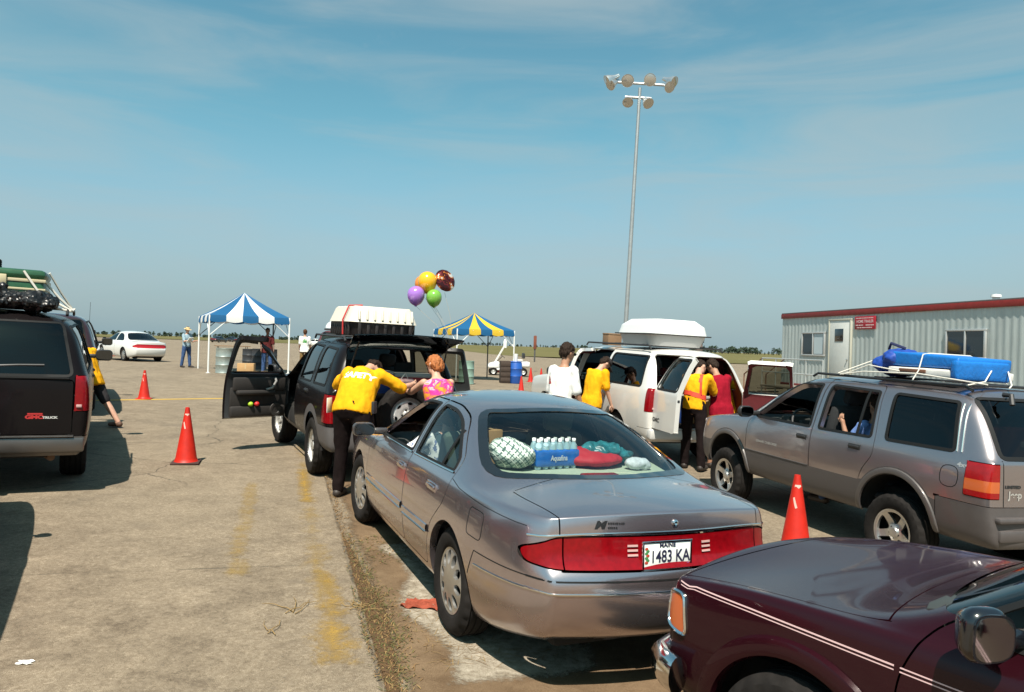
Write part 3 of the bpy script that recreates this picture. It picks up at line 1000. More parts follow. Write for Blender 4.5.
    ws = bmesh.new(); strip(ws, bvh, S['polys']['ws'], 'front', 0.03, 0.003, 0.0, 0, 0.03, True)
    g = obj('windscreen', shrink(P.get('windscreen'), 0.004), GLASSC, root, True, 60)
    obj('window_seal', ws, SEAL, g)
    # bright lines, bumper groove, fuel flap, lock, badge
    ch = bmesh.new()
    strip(ch, bvh, [(y, 0.888 - 0.030*(abs(y)/0.78)**4) for y in [-0.78 + 0.039*k for k in range(41)]], 'rear', 0.014, 0.006, 0.001, 0, 0.03, False, 1, 'round')
    strip(ch, bvh, [(y, 0.592) for y in [-0.79 + 0.0395*k for k in range(41)]], 'rear', 0.014, 0.006, 0.001, 0, 0.03, False, 1, 'round')
    for sd in (1, -1): strip(ch, bvh, [(-2.38, 0.592), (-1.83, 0.575)], 'side', 0.014, 0.006, 0.001, 0, 0.03, False, sd, 'round')
    obj('bright_trim', ch, CHROME, root)
    ln = bmesh.new()
    strip(ln, bvh, [(y, 0.655) for y in [-0.79 + 0.0395*k for k in range(41)]], 'rear', 0.010, 0.0015, 0.0005, 0, 0.03)
    for sd in (1, -1):
        strip(ln, bvh, [(-2.40, 0.655), (-1.83, 0.655), (-1.745, 0.50)], 'side', 0.006, 0.001, 0.0006, 0, 0.03, False, sd)
        strip(ln, bvh, [(-1.28, 0.955), (-1.45, 0.93), (-1.85, 0.912), (-2.25, 0.90)], 'side', 0.004, 0.001, 0.0006, 0, 0.03, False, sd)
    strip(ln, bvh, rpoly([(-1.89, 0.72), (-1.89, 0.875), (-1.70, 0.88), (-1.70, 0.725)], 0.035), 'side', 0.005, 0.001, 0.0006, 0, 0.02, True, 1)
    obj('panel_seam', ln, SEAL, root)
    lk = bmesh.new()
    loc, nor, _i, _d = bvh.ray_cast(V((-6, -0.0, 0.935)), V((1, 0, 0)))
    lathe(lk, [(0.020, 0.0), (0.018, 0.008), (0.010, 0.012), (0.001, 0.008)], 16, 'x', 0, Matrix.Translation(loc) @ Matrix.Rotation(math.pi, 4, 'Z'))
    obj('trunk_lock', lk, CHROME, root)
    bd = bmesh.new()
    t = text_bm('M', 0.055, 0.0, 0.003, sx=1.3, shear=0.3)
    bars = bmesh.new(); rnd = random.Random(5)
    for zz, x1 in ((0.010, 0.135), (-0.012, 0.095)):
        x = 0.045
        while x < x1:
            dx = rnd.uniform(0.008, 0.014); quad(bars, (x, zz - 0.006, 0), (x + dx*0.7, zz - 0.006, 0), (x + dx*0.7, zz + 0.006*rnd.uniform(0.6, 1), 0), (x, zz + 0.006, 0)); x += dx
    join(t, bars)
    M = basis((-2.8, 0.44, 0.929), (0, -1, 0), (-1, 0, 0)); bmesh.ops.transform(t, matrix=M, verts=t.verts); project(t, bvh, (1, 0, 0), 0.0022)
    join(bd, t)
    obj('dealer_badge', bd, pbr('badge_black', (0.012, 0.012, 0.014), 0.4), root)
    pl = plate_bm('1483 KA', 'MAINE', 'VACATIONLAND')
    lf = bmesh.new()
    for k in range(7):
        ellipsoid(pl, (-0.0045, 0.132 - 0.008*(k % 2), -0.03 + 0.012*k), (0.0006, 0.011, 0.008), 8, 6, 3 if k % 3 else 4)
    rbox(pl, (-0.0042, -0.118, -0.055), (0.003, 0.045, 0.026), 0.001, mi=5)
    loc, nor, _i, _d = bvh.ray_cast(V((-6, 0, 0.80)), V((1, 0, 0)))
    lf.free()
    obj('license_plate', pl, [pbr('plate_white', (0.78, 0.80, 0.76), 0.4, var=0.05, vscale=20), pbr('plate_ink', (0.02, 0.02, 0.05), 0.5), CHROME,
        pbr('plate_green', (0.06, 0.22, 0.07), 0.5), pbr('plate_red', (0.45, 0.06, 0.03), 0.5), pbr('plate_blue', (0.05, 0.18, 0.55), 0.5)], root, True, 30, (loc.x - 0.014, 0.055, 0.768), (0, R(4), 0))
    for s in (-1, 1):
        fl = bmesh.new(); rbox(fl, (2.235, s*0.56, 0.655), (0.10, 0.30, 0.12), 0.03, (0, R(-15), s*R(-14))); obj('headlight', fl, WHITEL, root)
    for (x, st) in ((1.385, R(4)), (-1.385, 0)):
        for s in (1, -1): wheel(root, x, s*0.785, 0.333, 0.333, 0.205, 0.205, 'cover', (RUB, ALLOY, NUT, NUT), s, R(13 if x > 0 else 31), st)
    underbody(root, S, -2.25, 2.0, 0.22, 0.50, 0.70)
    # cabin
    fl = bmesh.new(); rbox(fl, (-0.2, 0, 0.33), (2.6, 1.45, 0.06), 0.02); obj('floor_pan', fl, TRIM, root)
    for y in (0.37, -0.37): obj('seat', seat_bm(0.52, 0.60), TRIM, root, loc=(0.12, y, 0.40))
    rs = bmesh.new()
    rbox(rs, (-0.82, 0, 0.47), (0.52, 1.36, 0.18), 0.06)
    rbox(rs, (-1.16, 0, 0.76), (0.16, 1.34, 0.56), 0.06, (0, R(-18), 0))
    for s in (-1, 1): rbox(rs, (-1.18, 0.36*s, 1.075), (0.10, 0.24, 0.11), 0.04)
    obj('rear_seat', rs, TRIM, root)
    sh = bmesh.new()
    g = [[sh.verts.new((-1.22 - 0.58*u*(1 - 0.0*abs(v)), v*(0.68 - 0.16*u), 1.032 - 0.010*u)) for v in (-1, -0.5, 0, 0.5, 1)] for u in (0, 0.5, 1)]
    for i in range(2):
        for j in range(4): sh.faces.new((g[i][j], g[i][j+1], g[i+1][j+1], g[i+1][j]))
    rbox(sh, (-1.66, 0, 1.030), (0.08, 0.26, 0.03), 0.012, mi=1)
    obj('parcel_shelf', sh, [SHELF, REDL], root)
    ds = bmesh.new()
    rbox(ds, (0.90, 0, 0.80), (0.42, 1.44, 0.26), 0.07); rbox(ds, (0.68, 0.37, 0.90), (0.16, 0.42, 0.10), 0.04)
    rbox(ds, (0.50, 0, 0.55), (0.5, 0.22, 0.22), 0.05)
    obj('dashboard', ds, pbr('dash_vinyl_dark', (0.035, 0.04, 0.038), 0.6), root)
    obj('steering_wheel', steering_bm(), BLACKP, root, loc=(0.50, 0.37, 0.84))
    bm = bmesh.new(); rbox(bm, (0.52, 0, 1.27), (0.03, 0.22, 0.06), 0.012); obj('rear_view_mirror', bm, BLACKP, root)
    return root, bvh
SEDAN, SEDAN_BVH = sedan()
place(SEDAN, -0.10, 6.22, R(113.4))
# ------------------------------------------------------------------ boxy vehicles: utility wagons
def suv_spec(xr, xf, hw, z0, zb, zr, zc, yr, xtr, xtf, xc, zh, zn, arches, wbf=0.45, endw=0.94, hoodw=0.93, rows=None, rear=None, front=None, belt_drop=0.0, bow=-0.05):
    """xr/xf ends, hw half width at the belt, yr half width at the roof rail, xtr/xtf where the roof begins and ends, xc cowl, zh/zn bonnet heights"""
    rows = rows or [(0.0, -0.05), (0.07, 0.0), (0.25, 0.022), (0.48, 0.035), (0.70, 0.035), (0.90, 0.018), (1.0, 0.0)]
    rear = rear or [0.0, 0.03, 0.035, 0.02, 0.015, 0.01, 0.0]
    front = front or [-0.03, 0.03, 0.06, 0.06, 0.05, 0.03, 0.0]
    m = (xtr + xtf)/2
    st = [('d', xr, hw*endw, zb, zb + 0.006, bow),
          ('r', xr + 0.10, xtr, hw*0.985, zb, yr*0.97, zr, zc - 0.015, -0.05),
          ('r', xr + 0.5, xtr + 0.30, hw, zb, yr, zr + 0.01, zc, -0.01), ('r', m - 0.35, m - 0.2, hw, zb, yr, zr + 0.012, zc + 0.012, 0),
          ('r', m + 0.45, m + 0.45, hw, zb - belt_drop*0.5, yr, zr + 0.008, zc + 0.006, 0.02),
          ('r', xtf + wbf*0.55, xtf, hw, zb - belt_drop, yr*0.975, zr - 0.02, zc - 0.03, 0.06),
          ('d', xc, hw*0.985, zb - belt_drop - 0.01, zh, 0.16), ('d', xc + 0.35, hw*0.97, zb - belt_drop - 0.025, zh - 0.015, 0.06),
          ('d', xf - 0.35, hw*0.95, zn + 0.01, zh - 0.06, 0.05), ('d', xf - 0.06, hw*hoodw, zn - 0.05, zn + 0.0, 0.06)]
    return dict(rows=rows, z0=z0, rear=rear, front=front, endo=0.9, crease=0.5, stations=st, arches=arches, bulge=0.012)
def f_box(x0, x1, y0, y1, z0, z1):
    """solid test in the vehicle's own space, |y| between y0 and y1"""
    return lambda co: max(x0 - co.x, co.x - x1, y0 - abs(co.y), abs(co.y) - y1, z0 - co.z, co.z - z1)
def f_cladding(zt, arches, wid, zlow=-1):
    def f(co):
        d = co.z - zt
        for (x, z, r) in arches: d = min(d, math.hypot(co.x - x, co.z - z) - r - wid)
        return d
    return f
def rect(x0, x1, z0, z1, r=0.03, sl0=0.0, sl1=0.0):
    """window outline: sl0/sl1 lean the rear and front edges with height"""
    return rpoly([(x0, z0), (x0 + sl0, z1), (x1 + sl1, z1), (x1, z0)], r)
class Car:
    """assembles a wagon from its cut shell"""
    def __init__(self, S, name, label, cat, paint, lv=2, group=None):
        self.S = S; self.P, self.bvh = body_from(S, lv); self.paint = paint
        self.root = thing(name, label, cat, group=group); self.doors = {}
    def part(self, name, ids, mat, parent=None, ang=50, thick=0, off=0, lipd=0.05, inner=None):
        b = self.P.get(*([ids] if isinstance(ids, str) else ids))
        if len(b.faces) == 0: b.free(); return None
        if 'body' in ids: arch_lip(b, self.S, lipd)
        if off: shrink(b, off)
        if thick: thicken(b, thick, inner)
        return obj(name, b, mat, parent or self.root, True, ang)
    def strips(self, name, lst, mat, parent=None):
        bm = bmesh.new()
        for (pts, proj, w, h, off, closed, sd, prof) in lst: strip(bm, self.bvh, pts, proj, w, h, off, 0, 0.03, closed, sd, prof)
        return obj(name, bm, mat, parent or self.root)
    def side_pt(self, x, z, sd):
        loc, nor, _i, _d = self.bvh.ray_cast(V((x, 3*sd, z)), V((0, -sd, 0))); return loc
    def door(self, nm, sd, win, poly_win, handle=None, open_=0.0, hinge=None, trim=None, glassm=None, win_open=False, thick=0.06, mirror=None, seal=0.03, extra=None, handle_mat=None, part_name='door'):
        t = 'L' if sd > 0 else 'R'
        d = self.P.get(nm + t)
        if len(d.faces) == 0: d.free(); return None
        thicken(d, thick, 1 if trim else None)
        o = obj(part_name, d, [self.paint, trim or self.paint], self.root, True, 50)
        if win:
            wb = self.P.get(win + t)
            if win_open: wb.free()
            else: obj('window', shrink(wb, 0.012), glassm or GLASS, o, True, 60)
            if seal: self.strips('window_seal', [(poly_win, 'side', seal, 0.004, 0.0, True, sd, 'flat')], SEAL, o)
        if handle:
            h = handle_bm(handle[2] if len(handle) > 2 else 0.19)
            if sd < 0: mirror_bm(h)
            bmesh.ops.transform(h, matrix=Matrix.Translation(self.side_pt(handle[0], handle[1], sd)), verts=h.verts)
            obj('door_handle', h, handle_mat or BLACKP, o)
        if mirror:
            mb = mirror_bmesh(*mirror[3:6]) if len(mirror) > 3 else mirror_bmesh()
            if sd < 0: mirror_bm(mb)
            bmesh.ops.transform(mb, matrix=Matrix.Translation((mirror[0], sd*mirror[1], mirror[2])), verts=mb.verts)
            obj('mirror', mb, [BLACKP, MIRRORG], o, True, 50)
        if extra: extra(o, sd)
        if open_:
            swing(o, hinge, open_)
        return o
    def wheels(self, R_, rr, w, style, mats, y, steer=0.0, spin=(10, 40)):
        out = []
        for i, (x, z, r) in enumerate(self.S['arches']):
            for s in (1, -1): out.append(wheel(self.root, x, s*y, R_, R_, rr, w, style, mats, s, R(spin[i]), steer if i == 0 else 0))
        return out
    def cabin(self, trim, xs, zf=0.55, rear_seat=None, yw=0.38, dash_x=0.85, dash_z=0.95, seat_z=0.62, hw=0.68, wheel_=True, floor=None):
        r = self.root
        bm = bmesh.new(); x0, x1 = floor or (min(xs) - 1.0, dash_x + 0.2)
        rbox(bm, ((x0+x1)/2, 0, zf), (x1-x0, 2*hw, 0.06), 0.02); obj('floor_pan', bm, trim, r)
        for x in xs:
            for y in (yw, -yw): obj('seat', seat_bm(0.50, 0.60), trim, r, loc=(x, y, seat_z))
        if rear_seat is not None:
            bm = bmesh.new(); x = rear_seat
            rbox(bm, (x, 0, seat_z + 0.08), (0.5, 1.9*hw, 0.16), 0.05); rbox(bm, (x - 0.30, 0, seat_z + 0.40), (0.14, 1.9*hw, 0.56), 0.05, (0, R(-14), 0))
            for s in (-1, 1): rbox(bm, (x - 0.36, 0.34*s, seat_z + 0.76), (0.09, 0.26, 0.15), 0.04)
            obj('rear_seat', bm, trim, r)
        bm = bmesh.new(); rbox(bm, (dash_x, 0, dash_z - 0.12), (0.36, 2.02*hw, 0.30), 0.07); rbox(bm, (dash_x - 0.2, yw, dash_z), (0.16, 0.40, 0.12), 0.04)
        obj('dashboard', bm, pbr('dash_vinyl_dark', (0.035, 0.04, 0.038), 0.6), r)
        if wheel_: obj('steering_wheel', steering_bm(), BLACKP, r, loc=(dash_x - 0.36, yw, dash_z - 0.04))
def swing(o, hinge, ang):
    """turn a door (its mesh and children) about a vertical hinge line"""
    h = V(hinge)
    for v in o.data.vertices: v.co -= h
    for c in o.children:
        if c.data.users == 1:
            for v in c.data.vertices: v.co -= h
        else: c.location -= h
    o.location = h; o.rotation_euler = (0, 0, ang)
def roof_rails(car, x0, x1, y, z, mat, cross=(), h=0.055, r=0.014):
    bm = bmesh.new()
    for s in (1, -1):
        tube(bm, [(x0, s*y, z), (x0+0.07, s*y, z+h), (x1-0.07, s*y, z+h), (x1, s*y, z)], r, 8)
    o = obj('roof_rack', bm, mat, car.root)
    for x in cross:
        b = bmesh.new(); rbox(b, (x, 0, z+h+0.012), (0.05, 2*y, 0.022), 0.008); obj('cross_bar', b, mat, o)
    return o
def lettering(car, s, size, x, y, z, mat, face='rear', bold=0.001, sx=1.0, name='lettering', parent=None):
    t = text_bm(s, size, 0.0, bold, sx=sx)
    if face == 'rear': M = basis((-8, y, z), (0, -1, 0), (-1, 0, 0)); d = (1, 0, 0)
    else:
        sd = 1 if face == 'left' else -1
        M = basis((x, 8*sd, z), (-sd, 0, 0), (0, sd, 0)); d = (0, -sd, 0)
    bmesh.ops.transform(t, matrix=M, verts=t.verts); 
    for v in t.verts:
        o = v.co.copy()
        if face == 'rear': o.x = -6
        loc, nor, _i, _d = car.bvh.ray_cast(o, V(d))
        if loc is not None: v.co = loc - V(d)*0.003
    return obj(name, t, mat, parent or car.root)

# ------------------------------------------------------------------ grey wagon with plastic cladding
def jeep():
    xr, xf = -2.26, 2.04
    A = [(1.345, 0.37, 0.415), (-1.345, 0.37, 0.415)]
    S = suv_spec(xr, xf, 0.845, 0.36, 1.055, 1.60, 1.655, 0.635, xr + 0.33, 0.42, 0.98, 1.10, 0.98, A, wbf=0.55, endw=0.955, hoodw=0.90, bow=-0.03)
    for i, r in enumerate(S['rear']): S['rear'][i] = [0.02, 0.045, 0.035, 0.01, 0.008, 0.004, 0][i]
    fw = rpoly([(-0.145, 1.075), (-0.10, 1.535), (0.30, 1.525), (0.83, 1.105), (0.80, 1.078)], [0.03, 0.03, 0.08, 0.05, 0.03])
    rw = rpoly([(-1.00, 1.085), (-0.92, 1.525), (-0.245, 1.54), (-0.275, 1.075)], 0.035)
    qw = rpoly([(-1.915, 1.10), (-1.80, 1.510), (-1.11, 1.525), (-1.18, 1.09)], 0.04)
    fd = rpoly([(0.93, 0.40), (0.93, 0.98), (0.88, 1.06), (0.33, 1.57), (0.1, 1.60), (-0.165, 1.60), (-0.21, 0.40)], [0.05, 0.06, 0.03, 0.1, 0.1, 0.02, 0.04])
    rd = rpoly([(-0.22, 0.40), (-0.175, 1.60), (-0.95, 1.585), (-1.06, 1.07), (-1.07, 0.92), (-0.93, 0.74), (-0.86, 0.40)], [0.04, 0.02, 0.06, 0.05, 0.08, 0.1, 0.05])
    S['doors'] = [('front_door', fd), ('rear_door', rd)]
    S['windows'] = [('fwin', 'front_door', fw), ('rwin', 'rear_door', rw), ('qwin', None, qw)]
    lamp = f_box(-9, xr + 0.20, 0.735, 9, 0.765, 1.045)
    hd = lambda co: max(abs(co.y) - 0.74, 1.10 + 0.1*(1-(co.y/0.8)**2) - co.x, co.x - 1.93) if co.z > 0.8 else 0.5
    bumper = f_box(-9, -1.80, -1, 9, 0.0, 0.700)
    S['regions'] = [('lamp', None, lamp, 0.004), ('bumper', None, bumper, 0.003), ('hood', None, hd, 0.004), ('clad', None, f_cladding(0.66, A, 0.075), 0)]
    gl = rpoly([(-0.70, 1.09), (-0.58, 1.555), (0.58, 1.555), (0.70, 1.09)], 0.06); sg = sd_poly(gl)
    ws = rpoly([(-0.74, 1.10), (-0.58, 1.56), (0, 1.60), (0.58, 1.56), (0.74, 1.10)], [0.06, 0.08, 0.3, 0.08, 0.06]); sw = sd_poly(ws)
    S['glass'] = [('backlight', lambda co: sg(co.y, co.z) if co.x < xr + 0.42 else 0.5), ('windscreen', lambda co: sw(co.y, co.z) if 0.3 < co.x < 1.5 else 0.5)]
    paint = car_paint('warm_grey_metallic_paint', (0.42, 0.365, 0.375), 0.9, 0.28, flake=0.1, dust=0.15)
    clad = pbr('grey_cladding', (0.075, 0.064, 0.062), 0.5, var=0.08, vscale=12, coat=0.25, rvar=0.08)
    trim = pbr('charcoal_cloth', (0.028, 0.030, 0.032), 0.9, var=0.15, vscale=40)
    c = Car(S, 'utility_vehicle', 'grey four door utility vehicle with blue tarp bundle tied on its roof rack', 'car', paint, 3)
    c.part('body', 'body', paint); c.part('hood', 'hood', paint); c.part('lower_cladding', 'clad', clad); c.part('bumper', 'bumper', clad, thick=0.02)
    lens = pbr('wagon_lens_red', (0.27, 0.005, 0.006), 0.2, coat=0.3, var=0.15, vscale=25)
    for sd in (1, -1):
        for nm, lo, hi, m in (('top', 0.905, 9, lens), ('mid', 0.0, 0.815, lens), ('amber', 0.815, 0.905, ORANGEL)):
            q = c.P.get('lamp')
            f = lambda co: max(lo - co.z, co.z - hi, -co.y*sd)
            ins = set(cut(q, f)); bmesh.ops.delete(q, geom=[x for x in q.faces if x not in ins], context='FACES')
            shrink(q, -0.006)
            if nm == 'top': top = obj('tail_light', q, m, c.root, True, 60)
            else: obj('turn_signal' if nm == 'amber' else 'brake_light', q, m if nm == 'amber' else lens, top, True, 60)
    for sd in (1, -1):
        def ex(o, s): 
            c.strips('side_moulding', [([(-0.19, 0.665), (0.92, 0.665)], 'side', 0.012, 0.006, 0.0, False, s, 'round')], clad, o)
        c.door('front_door', sd, 'fwin', fw, (-0.06, 0.955, 0.16), win_open=sd > 0, mirror=(0.80, 0.80, 1.13, 0.21, 0.15, 0.12), trim=trim, extra=ex, glassm=GLASSC)
        def ex2(o, s):
            c.strips('window_divider', [([(-0.82, 1.08), (-0.79, 1.53)], 'side', 0.03, 0.006, 0.0, False, s, 'flat')], SEAL, o)
        c.door('rear_door', sd, 'rwin', rw, (-0.83, 0.965, 0.16), win_open=sd > 0, trim=trim, extra=ex2, glassm=GLASSC)
        q = c.part('quarter_window', 'qwin' + ('L' if sd > 0 else 'R'), GLASSD, off=0.006, ang=60)
        c.strips('window_seal', [(qw, 'side', 0.032, 0.004, 0.0, True, sd, 'flat')], SEAL, q)
        c.strips('pillar_louvre', [([(-1.985 + 0.045*k, 1.10), (-1.885 + 0.045*k, 1.50)], 'side', 0.010, 0.010, 0.0, False, sd, 'round') for k in (0, 1)], CHROME)
        # half window still up in the rear door's fixed pane
    g = c.part('rear_window', 'backlight', GLASSD, off=0.004, ang=60)
    c.strips('window_seal', [(gl, 'rear', 0.04, 0.004, 0.0, True, 1, 'flat')], SEAL, g)
    g = c.part('windscreen', 'windscreen', GLASSC, off=0.004, ang=60)
    c.strips('window_seal', [(ws, 'front', 0.03, 0.003, 0.0, True, 1, 'flat')], SEAL, g)
    c.strips('panel_seam', [(rpoly([(-2.0, 0.80), (-2.0, 0.98), (-1.83, 0.98), (-1.83, 0.80)], 0.08), 'side', 0.007, 0.001, 0.0006, True, 1, 'flat'),
        ([(0.70, 1.075), (0.70, 0.72)][:0] or [(-0.70, 1.075), (-0.69, 0.705)], 'rear', 0.007, 0.001, 0.0006, False, 1, 'flat'), ([(0.70, 1.075), (0.69, 0.705)], 'rear', 0.007, 0.001, 0.0006, False, 1, 'flat')], SEAL)
    bm = bmesh.new(); rbox(bm, (xr - 0.03, 0, 0.60), (0.10, 1.56, 0.05), 0.02); rbox(bm, (xr - 0.035, 0, 0.47), (0.06, 1.50, 0.10), 0.02); 
    obj('bumper_step', bm, clad, c.root)
    SIL = pbr('badge_silver', (0.62, 0.60, 0.58), 0.35, metal=0.6)
    lettering(c, 'Jeep', 0.080, 0, 0.575, 0.80, SIL, 'rear', 0.003)
    lettering(c, 'LIMITED', 0.034, 0, 0.60, 0.865, BLACKP, 'rear', 0.002, 1.3)
    lettering(c, '4x4', 0.05, -2.03, 0, 1.0, SIL, 'left', 0.002, 1.4)
    lettering(c, 'GRAND CHEROKEE', 0.038, 0.52, 0, 0.795, SIL, 'left', 0.001, 1.15)
    for sd in (1, -1):
        fl = bmesh.new(); rbox(fl, (2.05, sd*0.58, 0.83), (0.08, 0.26, 0.15), 0.02); obj('headlight', fl, WHITEL, c.root)
    fl = bmesh.new(); rbox(fl, (2.07, 0, 0.83), (0.06, 0.86, 0.15), 0.02); obj('grille', fl, BLACKP, c.root)
    for (x, z, r) in A:
        for sd in (1, -1):
            c.strips('wheel_flare', [([(x + (r + 0.032)*math.cos(R(a)), z + (r + 0.032)*math.sin(R(a))) for a in range(-2, 186, 8)], 'side', 0.060, 0.020, 0.0, False, sd, 'round')], pbr('flare_grey', (0.10, 0.088, 0.085), 0.42, metal=0.2, coat=0.4))
    mats = (RUB, ALLOY, NUT, NUT)
    c.wheels(0.352, 0.212, 0.225, 'spoke', mats, 0.755, R(-3), (15, 52))
    for w_ in c.root.children:
        if w_.name.startswith('wheel') and w_.type == 'EMPTY': w_.location.z -= 0.10
    underbody(c.root, S, -2.2, 1.9, 0.36, 0.62, 0.70)
    c.cabin(trim, [0.18], 0.50, -0.75, 0.36, 0.85, 1.06, 0.60, 0.66, floor=(-2.2, 1.0))
    bm = bmesh.new(); rbox(bm, (0.42, 0, 1.50), (0.03, 0.22, 0.06), 0.012); obj('rear_view_mirror', bm, BLACKP, c.root)
    roof_rails(c, -1.85, 0.15, 0.58, 1.615, BLACKP, (-1.75, -0.75), 0.035, 0.014)
    wp = bmesh.new(); tube(wp, [(xr + 0.27, 0.40, 1.60), (xr + 0.20, 0.40, 1.60), (xr + 0.17, 0.42, 1.52)], 0.022, 8); obj('rear_wiper', wp, BLACKP, c.root)
    # load behind the rear glass
    return c
JEEP = jeep()
place(JEEP.root, 3.97, 8.30, R(107.4), 0.03)
# ------------------------------------------------------------------ big wagons (two of them), compact wagon, maroon and red ones
MAROON = pbr('maroon_trim', (0.10, 0.007, 0.010), 0.75, var=0.12, vscale=25)
CHAR = pbr('charcoal_cloth', (0.028, 0.030, 0.032), 0.9, var=0.15, vscale=40)
def big_wagon(name, label, cat, paint, trim, lower=None, barn=False, open_rear_left=False, lv=2, lettered=True, plate=None, glassm=None, simple=False, badge=None, xr=-2.75, xf=2.62, wb=3.34):
    A = [(wb/2, 0.385, 0.425), (-wb/2, 0.385, 0.425)]
    S = suv_spec(xr, xf, 0.93, 0.40, 1.20, 1.80, 1.87, 0.735, xr + 0.26, 0.62, 1.22, 1.24, 1.10, A, wbf=0.5, endw=0.965, hoodw=0.95, bow=-0.03)
    for i in range(7): S['rear'][i] = [0.0, 0.02, 0.025, 0.02, 0.015, 0.008, 0][i]
    fw = rect(0.14, 1.02, 1.225, 1.72, 0.04, 0.03, -0.50)
    rw = rect(-1.00, -0.02, 1.23, 1.73, 0.04, 0.02, 0.0)
    qw = rpoly([(-2.45, 1.24), (-2.36, 1.725), (-1.16, 1.735), (-1.18, 1.235)], 0.05)
    fd = rpoly([(1.20, 0.44), (1.20, 1.16), (1.08, 1.22), (0.58, 1.76), (0.1, 1.79), (0.06, 0.44)], [0.04, 0.04, 0.03, 0.1, 0.02, 0.04])
    rd = rpoly([(0.045, 0.44), (0.05, 1.79), (-1.05, 1.785), (-1.10, 1.15), (-1.12, 0.80), (-0.95, 0.44)], [0.04, 0.02, 0.06, 0.04, 0.1, 0.04])
    S['doors'] = [('front_door', fd), ('rear_door', rd)]
    S['windows'] = [('fwin', 'front_door', fw), ('rwin', 'rear_door', rw), ('qwin', None, qw)]
    lamp = f_box(-9, xr + 0.09, 0.80, 9, 0.86, 1.225)
    S['regions'] = [('lamp', None, lamp, 0.004)]
    if barn:
        bp = rpoly([(-0.79, 0.62), (-0.79, 1.20), (-0.665, 1.76), (0.665, 1.76), (0.79, 1.20), (0.79, 0.62)], 0.05); sb = sd_poly(bp)
        gate = lambda co: max(sb(co.y, co.z), 0.0045 - abs(co.y)) if co.x < xr + 0.45 else 0.5
        S['regions'].append(('tailgate', None, gate, 0.005))
    else:
        tg = rpoly([(-0.79, 0.62), (-0.79, 1.18), (0.79, 1.18), (0.79, 0.62)], 0.04); st_ = sd_poly(tg)
        S['regions'].append(('tailgate', None, lambda co: st_(co.y, co.z) if co.x < xr + 0.3 else 0.5, 0.005))
    S['regions'].append(('bumper', None, f_box(-9, xr + 0.35, -1, 9, 0.0, 0.60), 0.004))
    if lower: S['regions'].append(('lower', None, lambda co: co.z - 0.70, 0))
    if barn:
        gl = [rpoly([(s*0.05, 1.235), (s*0.05, 1.715), (s*0.615, 1.715), (s*0.725, 1.235)], 0.05) for s in (1, -1)]
    else: gl = [rpoly([(-0.775, 1.22), (-0.655, 1.76), (0.655, 1.76), (0.775, 1.22)], 0.06)]
    sgs = [sd_poly(g) for g in gl]
    for k, sg in enumerate(sgs): S['glass'] = S.get('glass', []) + [('backlight%d' % k, lambda co, sg=sg: sg(co.y, co.z) if co.x < xr + 0.45 else 0.5)]
    ws = rpoly([(-0.80, 1.24), (-0.66, 1.74), (0, 1.79), (0.66, 1.74), (0.80, 1.24)], [0.06, 0.08, 0.3, 0.08, 0.06]); sw = sd_poly(ws)
    S['glass'].append(('windscreen', lambda co: sw(co.y, co.z) if 0.45 < co.x < 1.7 else 0.5))
    gm = glassm or GLASSD
    c = Car(S, name, label, cat, paint, lv)
    c.part('body', 'body', [paint, trim], thick=0.02, inner=1) if not simple else c.part('body', 'body', paint)
    if lower: c.part('lower_panel', 'lower', lower)
    bmat = pbr('bumper_chrome_dull', (0.17, 0.155, 0.145), 0.38, metal=0.8, rvar=0.1) if not barn else paint
    c.part('bumper', 'bumper', bmat, thick=0.02)
    for sd in (1, -1):
        q = c.P.get('lamp'); bmesh.ops.delete(q, geom=[x for x in q.faces if x.calc_center_median().y*sd < 0], context='FACES')
        shrink(q, -0.004); tl = obj('tail_light', q, REDL, c.root, True, 60)
        rv = bmesh.new(); rbox(rv, (xr - 0.035, sd*0.845, 0.915), (0.012, 0.05, 0.03), 0.004); obj('reversing_light', rv, pbr('reverse_lens_rose', (0.55, 0.33, 0.31), 0.25), tl)
        if open_rear_left and sd > 0:
            c.door('front_door', sd, 'fwin', fw, (0.22, 1.09), mirror=(0.98, 0.86, 1.27, 0.24, 0.18, 0.14), trim=trim, glassm=GLASS)
            c.door('rear_door', sd, 'rwin', rw, (-0.88, 1.09), trim=trim, open_=R(-34), hinge=(0.03, 0.90, 0), glassm=GLASS)
        else:
            c.door('front_door', sd, 'fwin', fw, (0.22, 1.09), mirror=(0.98, 0.86, 1.27, 0.24, 0.18, 0.14), trim=trim, glassm=GLASS)
            c.door('rear_door', sd, 'rwin', rw, (-0.88, 1.09), trim=trim, glassm=GLASS if barn else gm)
        q = c.part('quarter_window', 'qwin' + ('L' if sd > 0 else 'R'), gm, off=0.006, ang=60)
        if q: c.strips('window_seal', [(qw, 'side', 0.035, 0.004, 0.0, True, sd, 'flat')], SEAL, q)
    g = c.part('windscreen', 'windscreen', GLASSC, off=0.004, ang=60)
    if not barn:
        tgo = c.part('tailgate', 'tailgate', paint, thick=0.04)
        g = c.part('rear_window', 'backlight0', gm, off=-0.002, ang=60)
        c.strips('window_seal', [(gl[0], 'rear', 0.03, 0.004, 0.0, True, 1, 'flat')], SEAL, g)
        wp = bmesh.new(); tube(wp, [(xr - 0.005, 0.05, 1.245), (xr + 0.005, 0.02, 1.30), (xr + 0.02, -0.30, 1.32), (xr + 0.025, -0.52, 1.325)], 0.012, 6)
        obj('rear_wiper', wp, BLACKP, c.root)
        bm = bmesh.new(); rbox(bm, (xr - 0.015, 0, 1.195), (0.03, 1.50, 0.022), 0.008); obj('tailgate_trim', bm, SEAL, tgo)
    else:
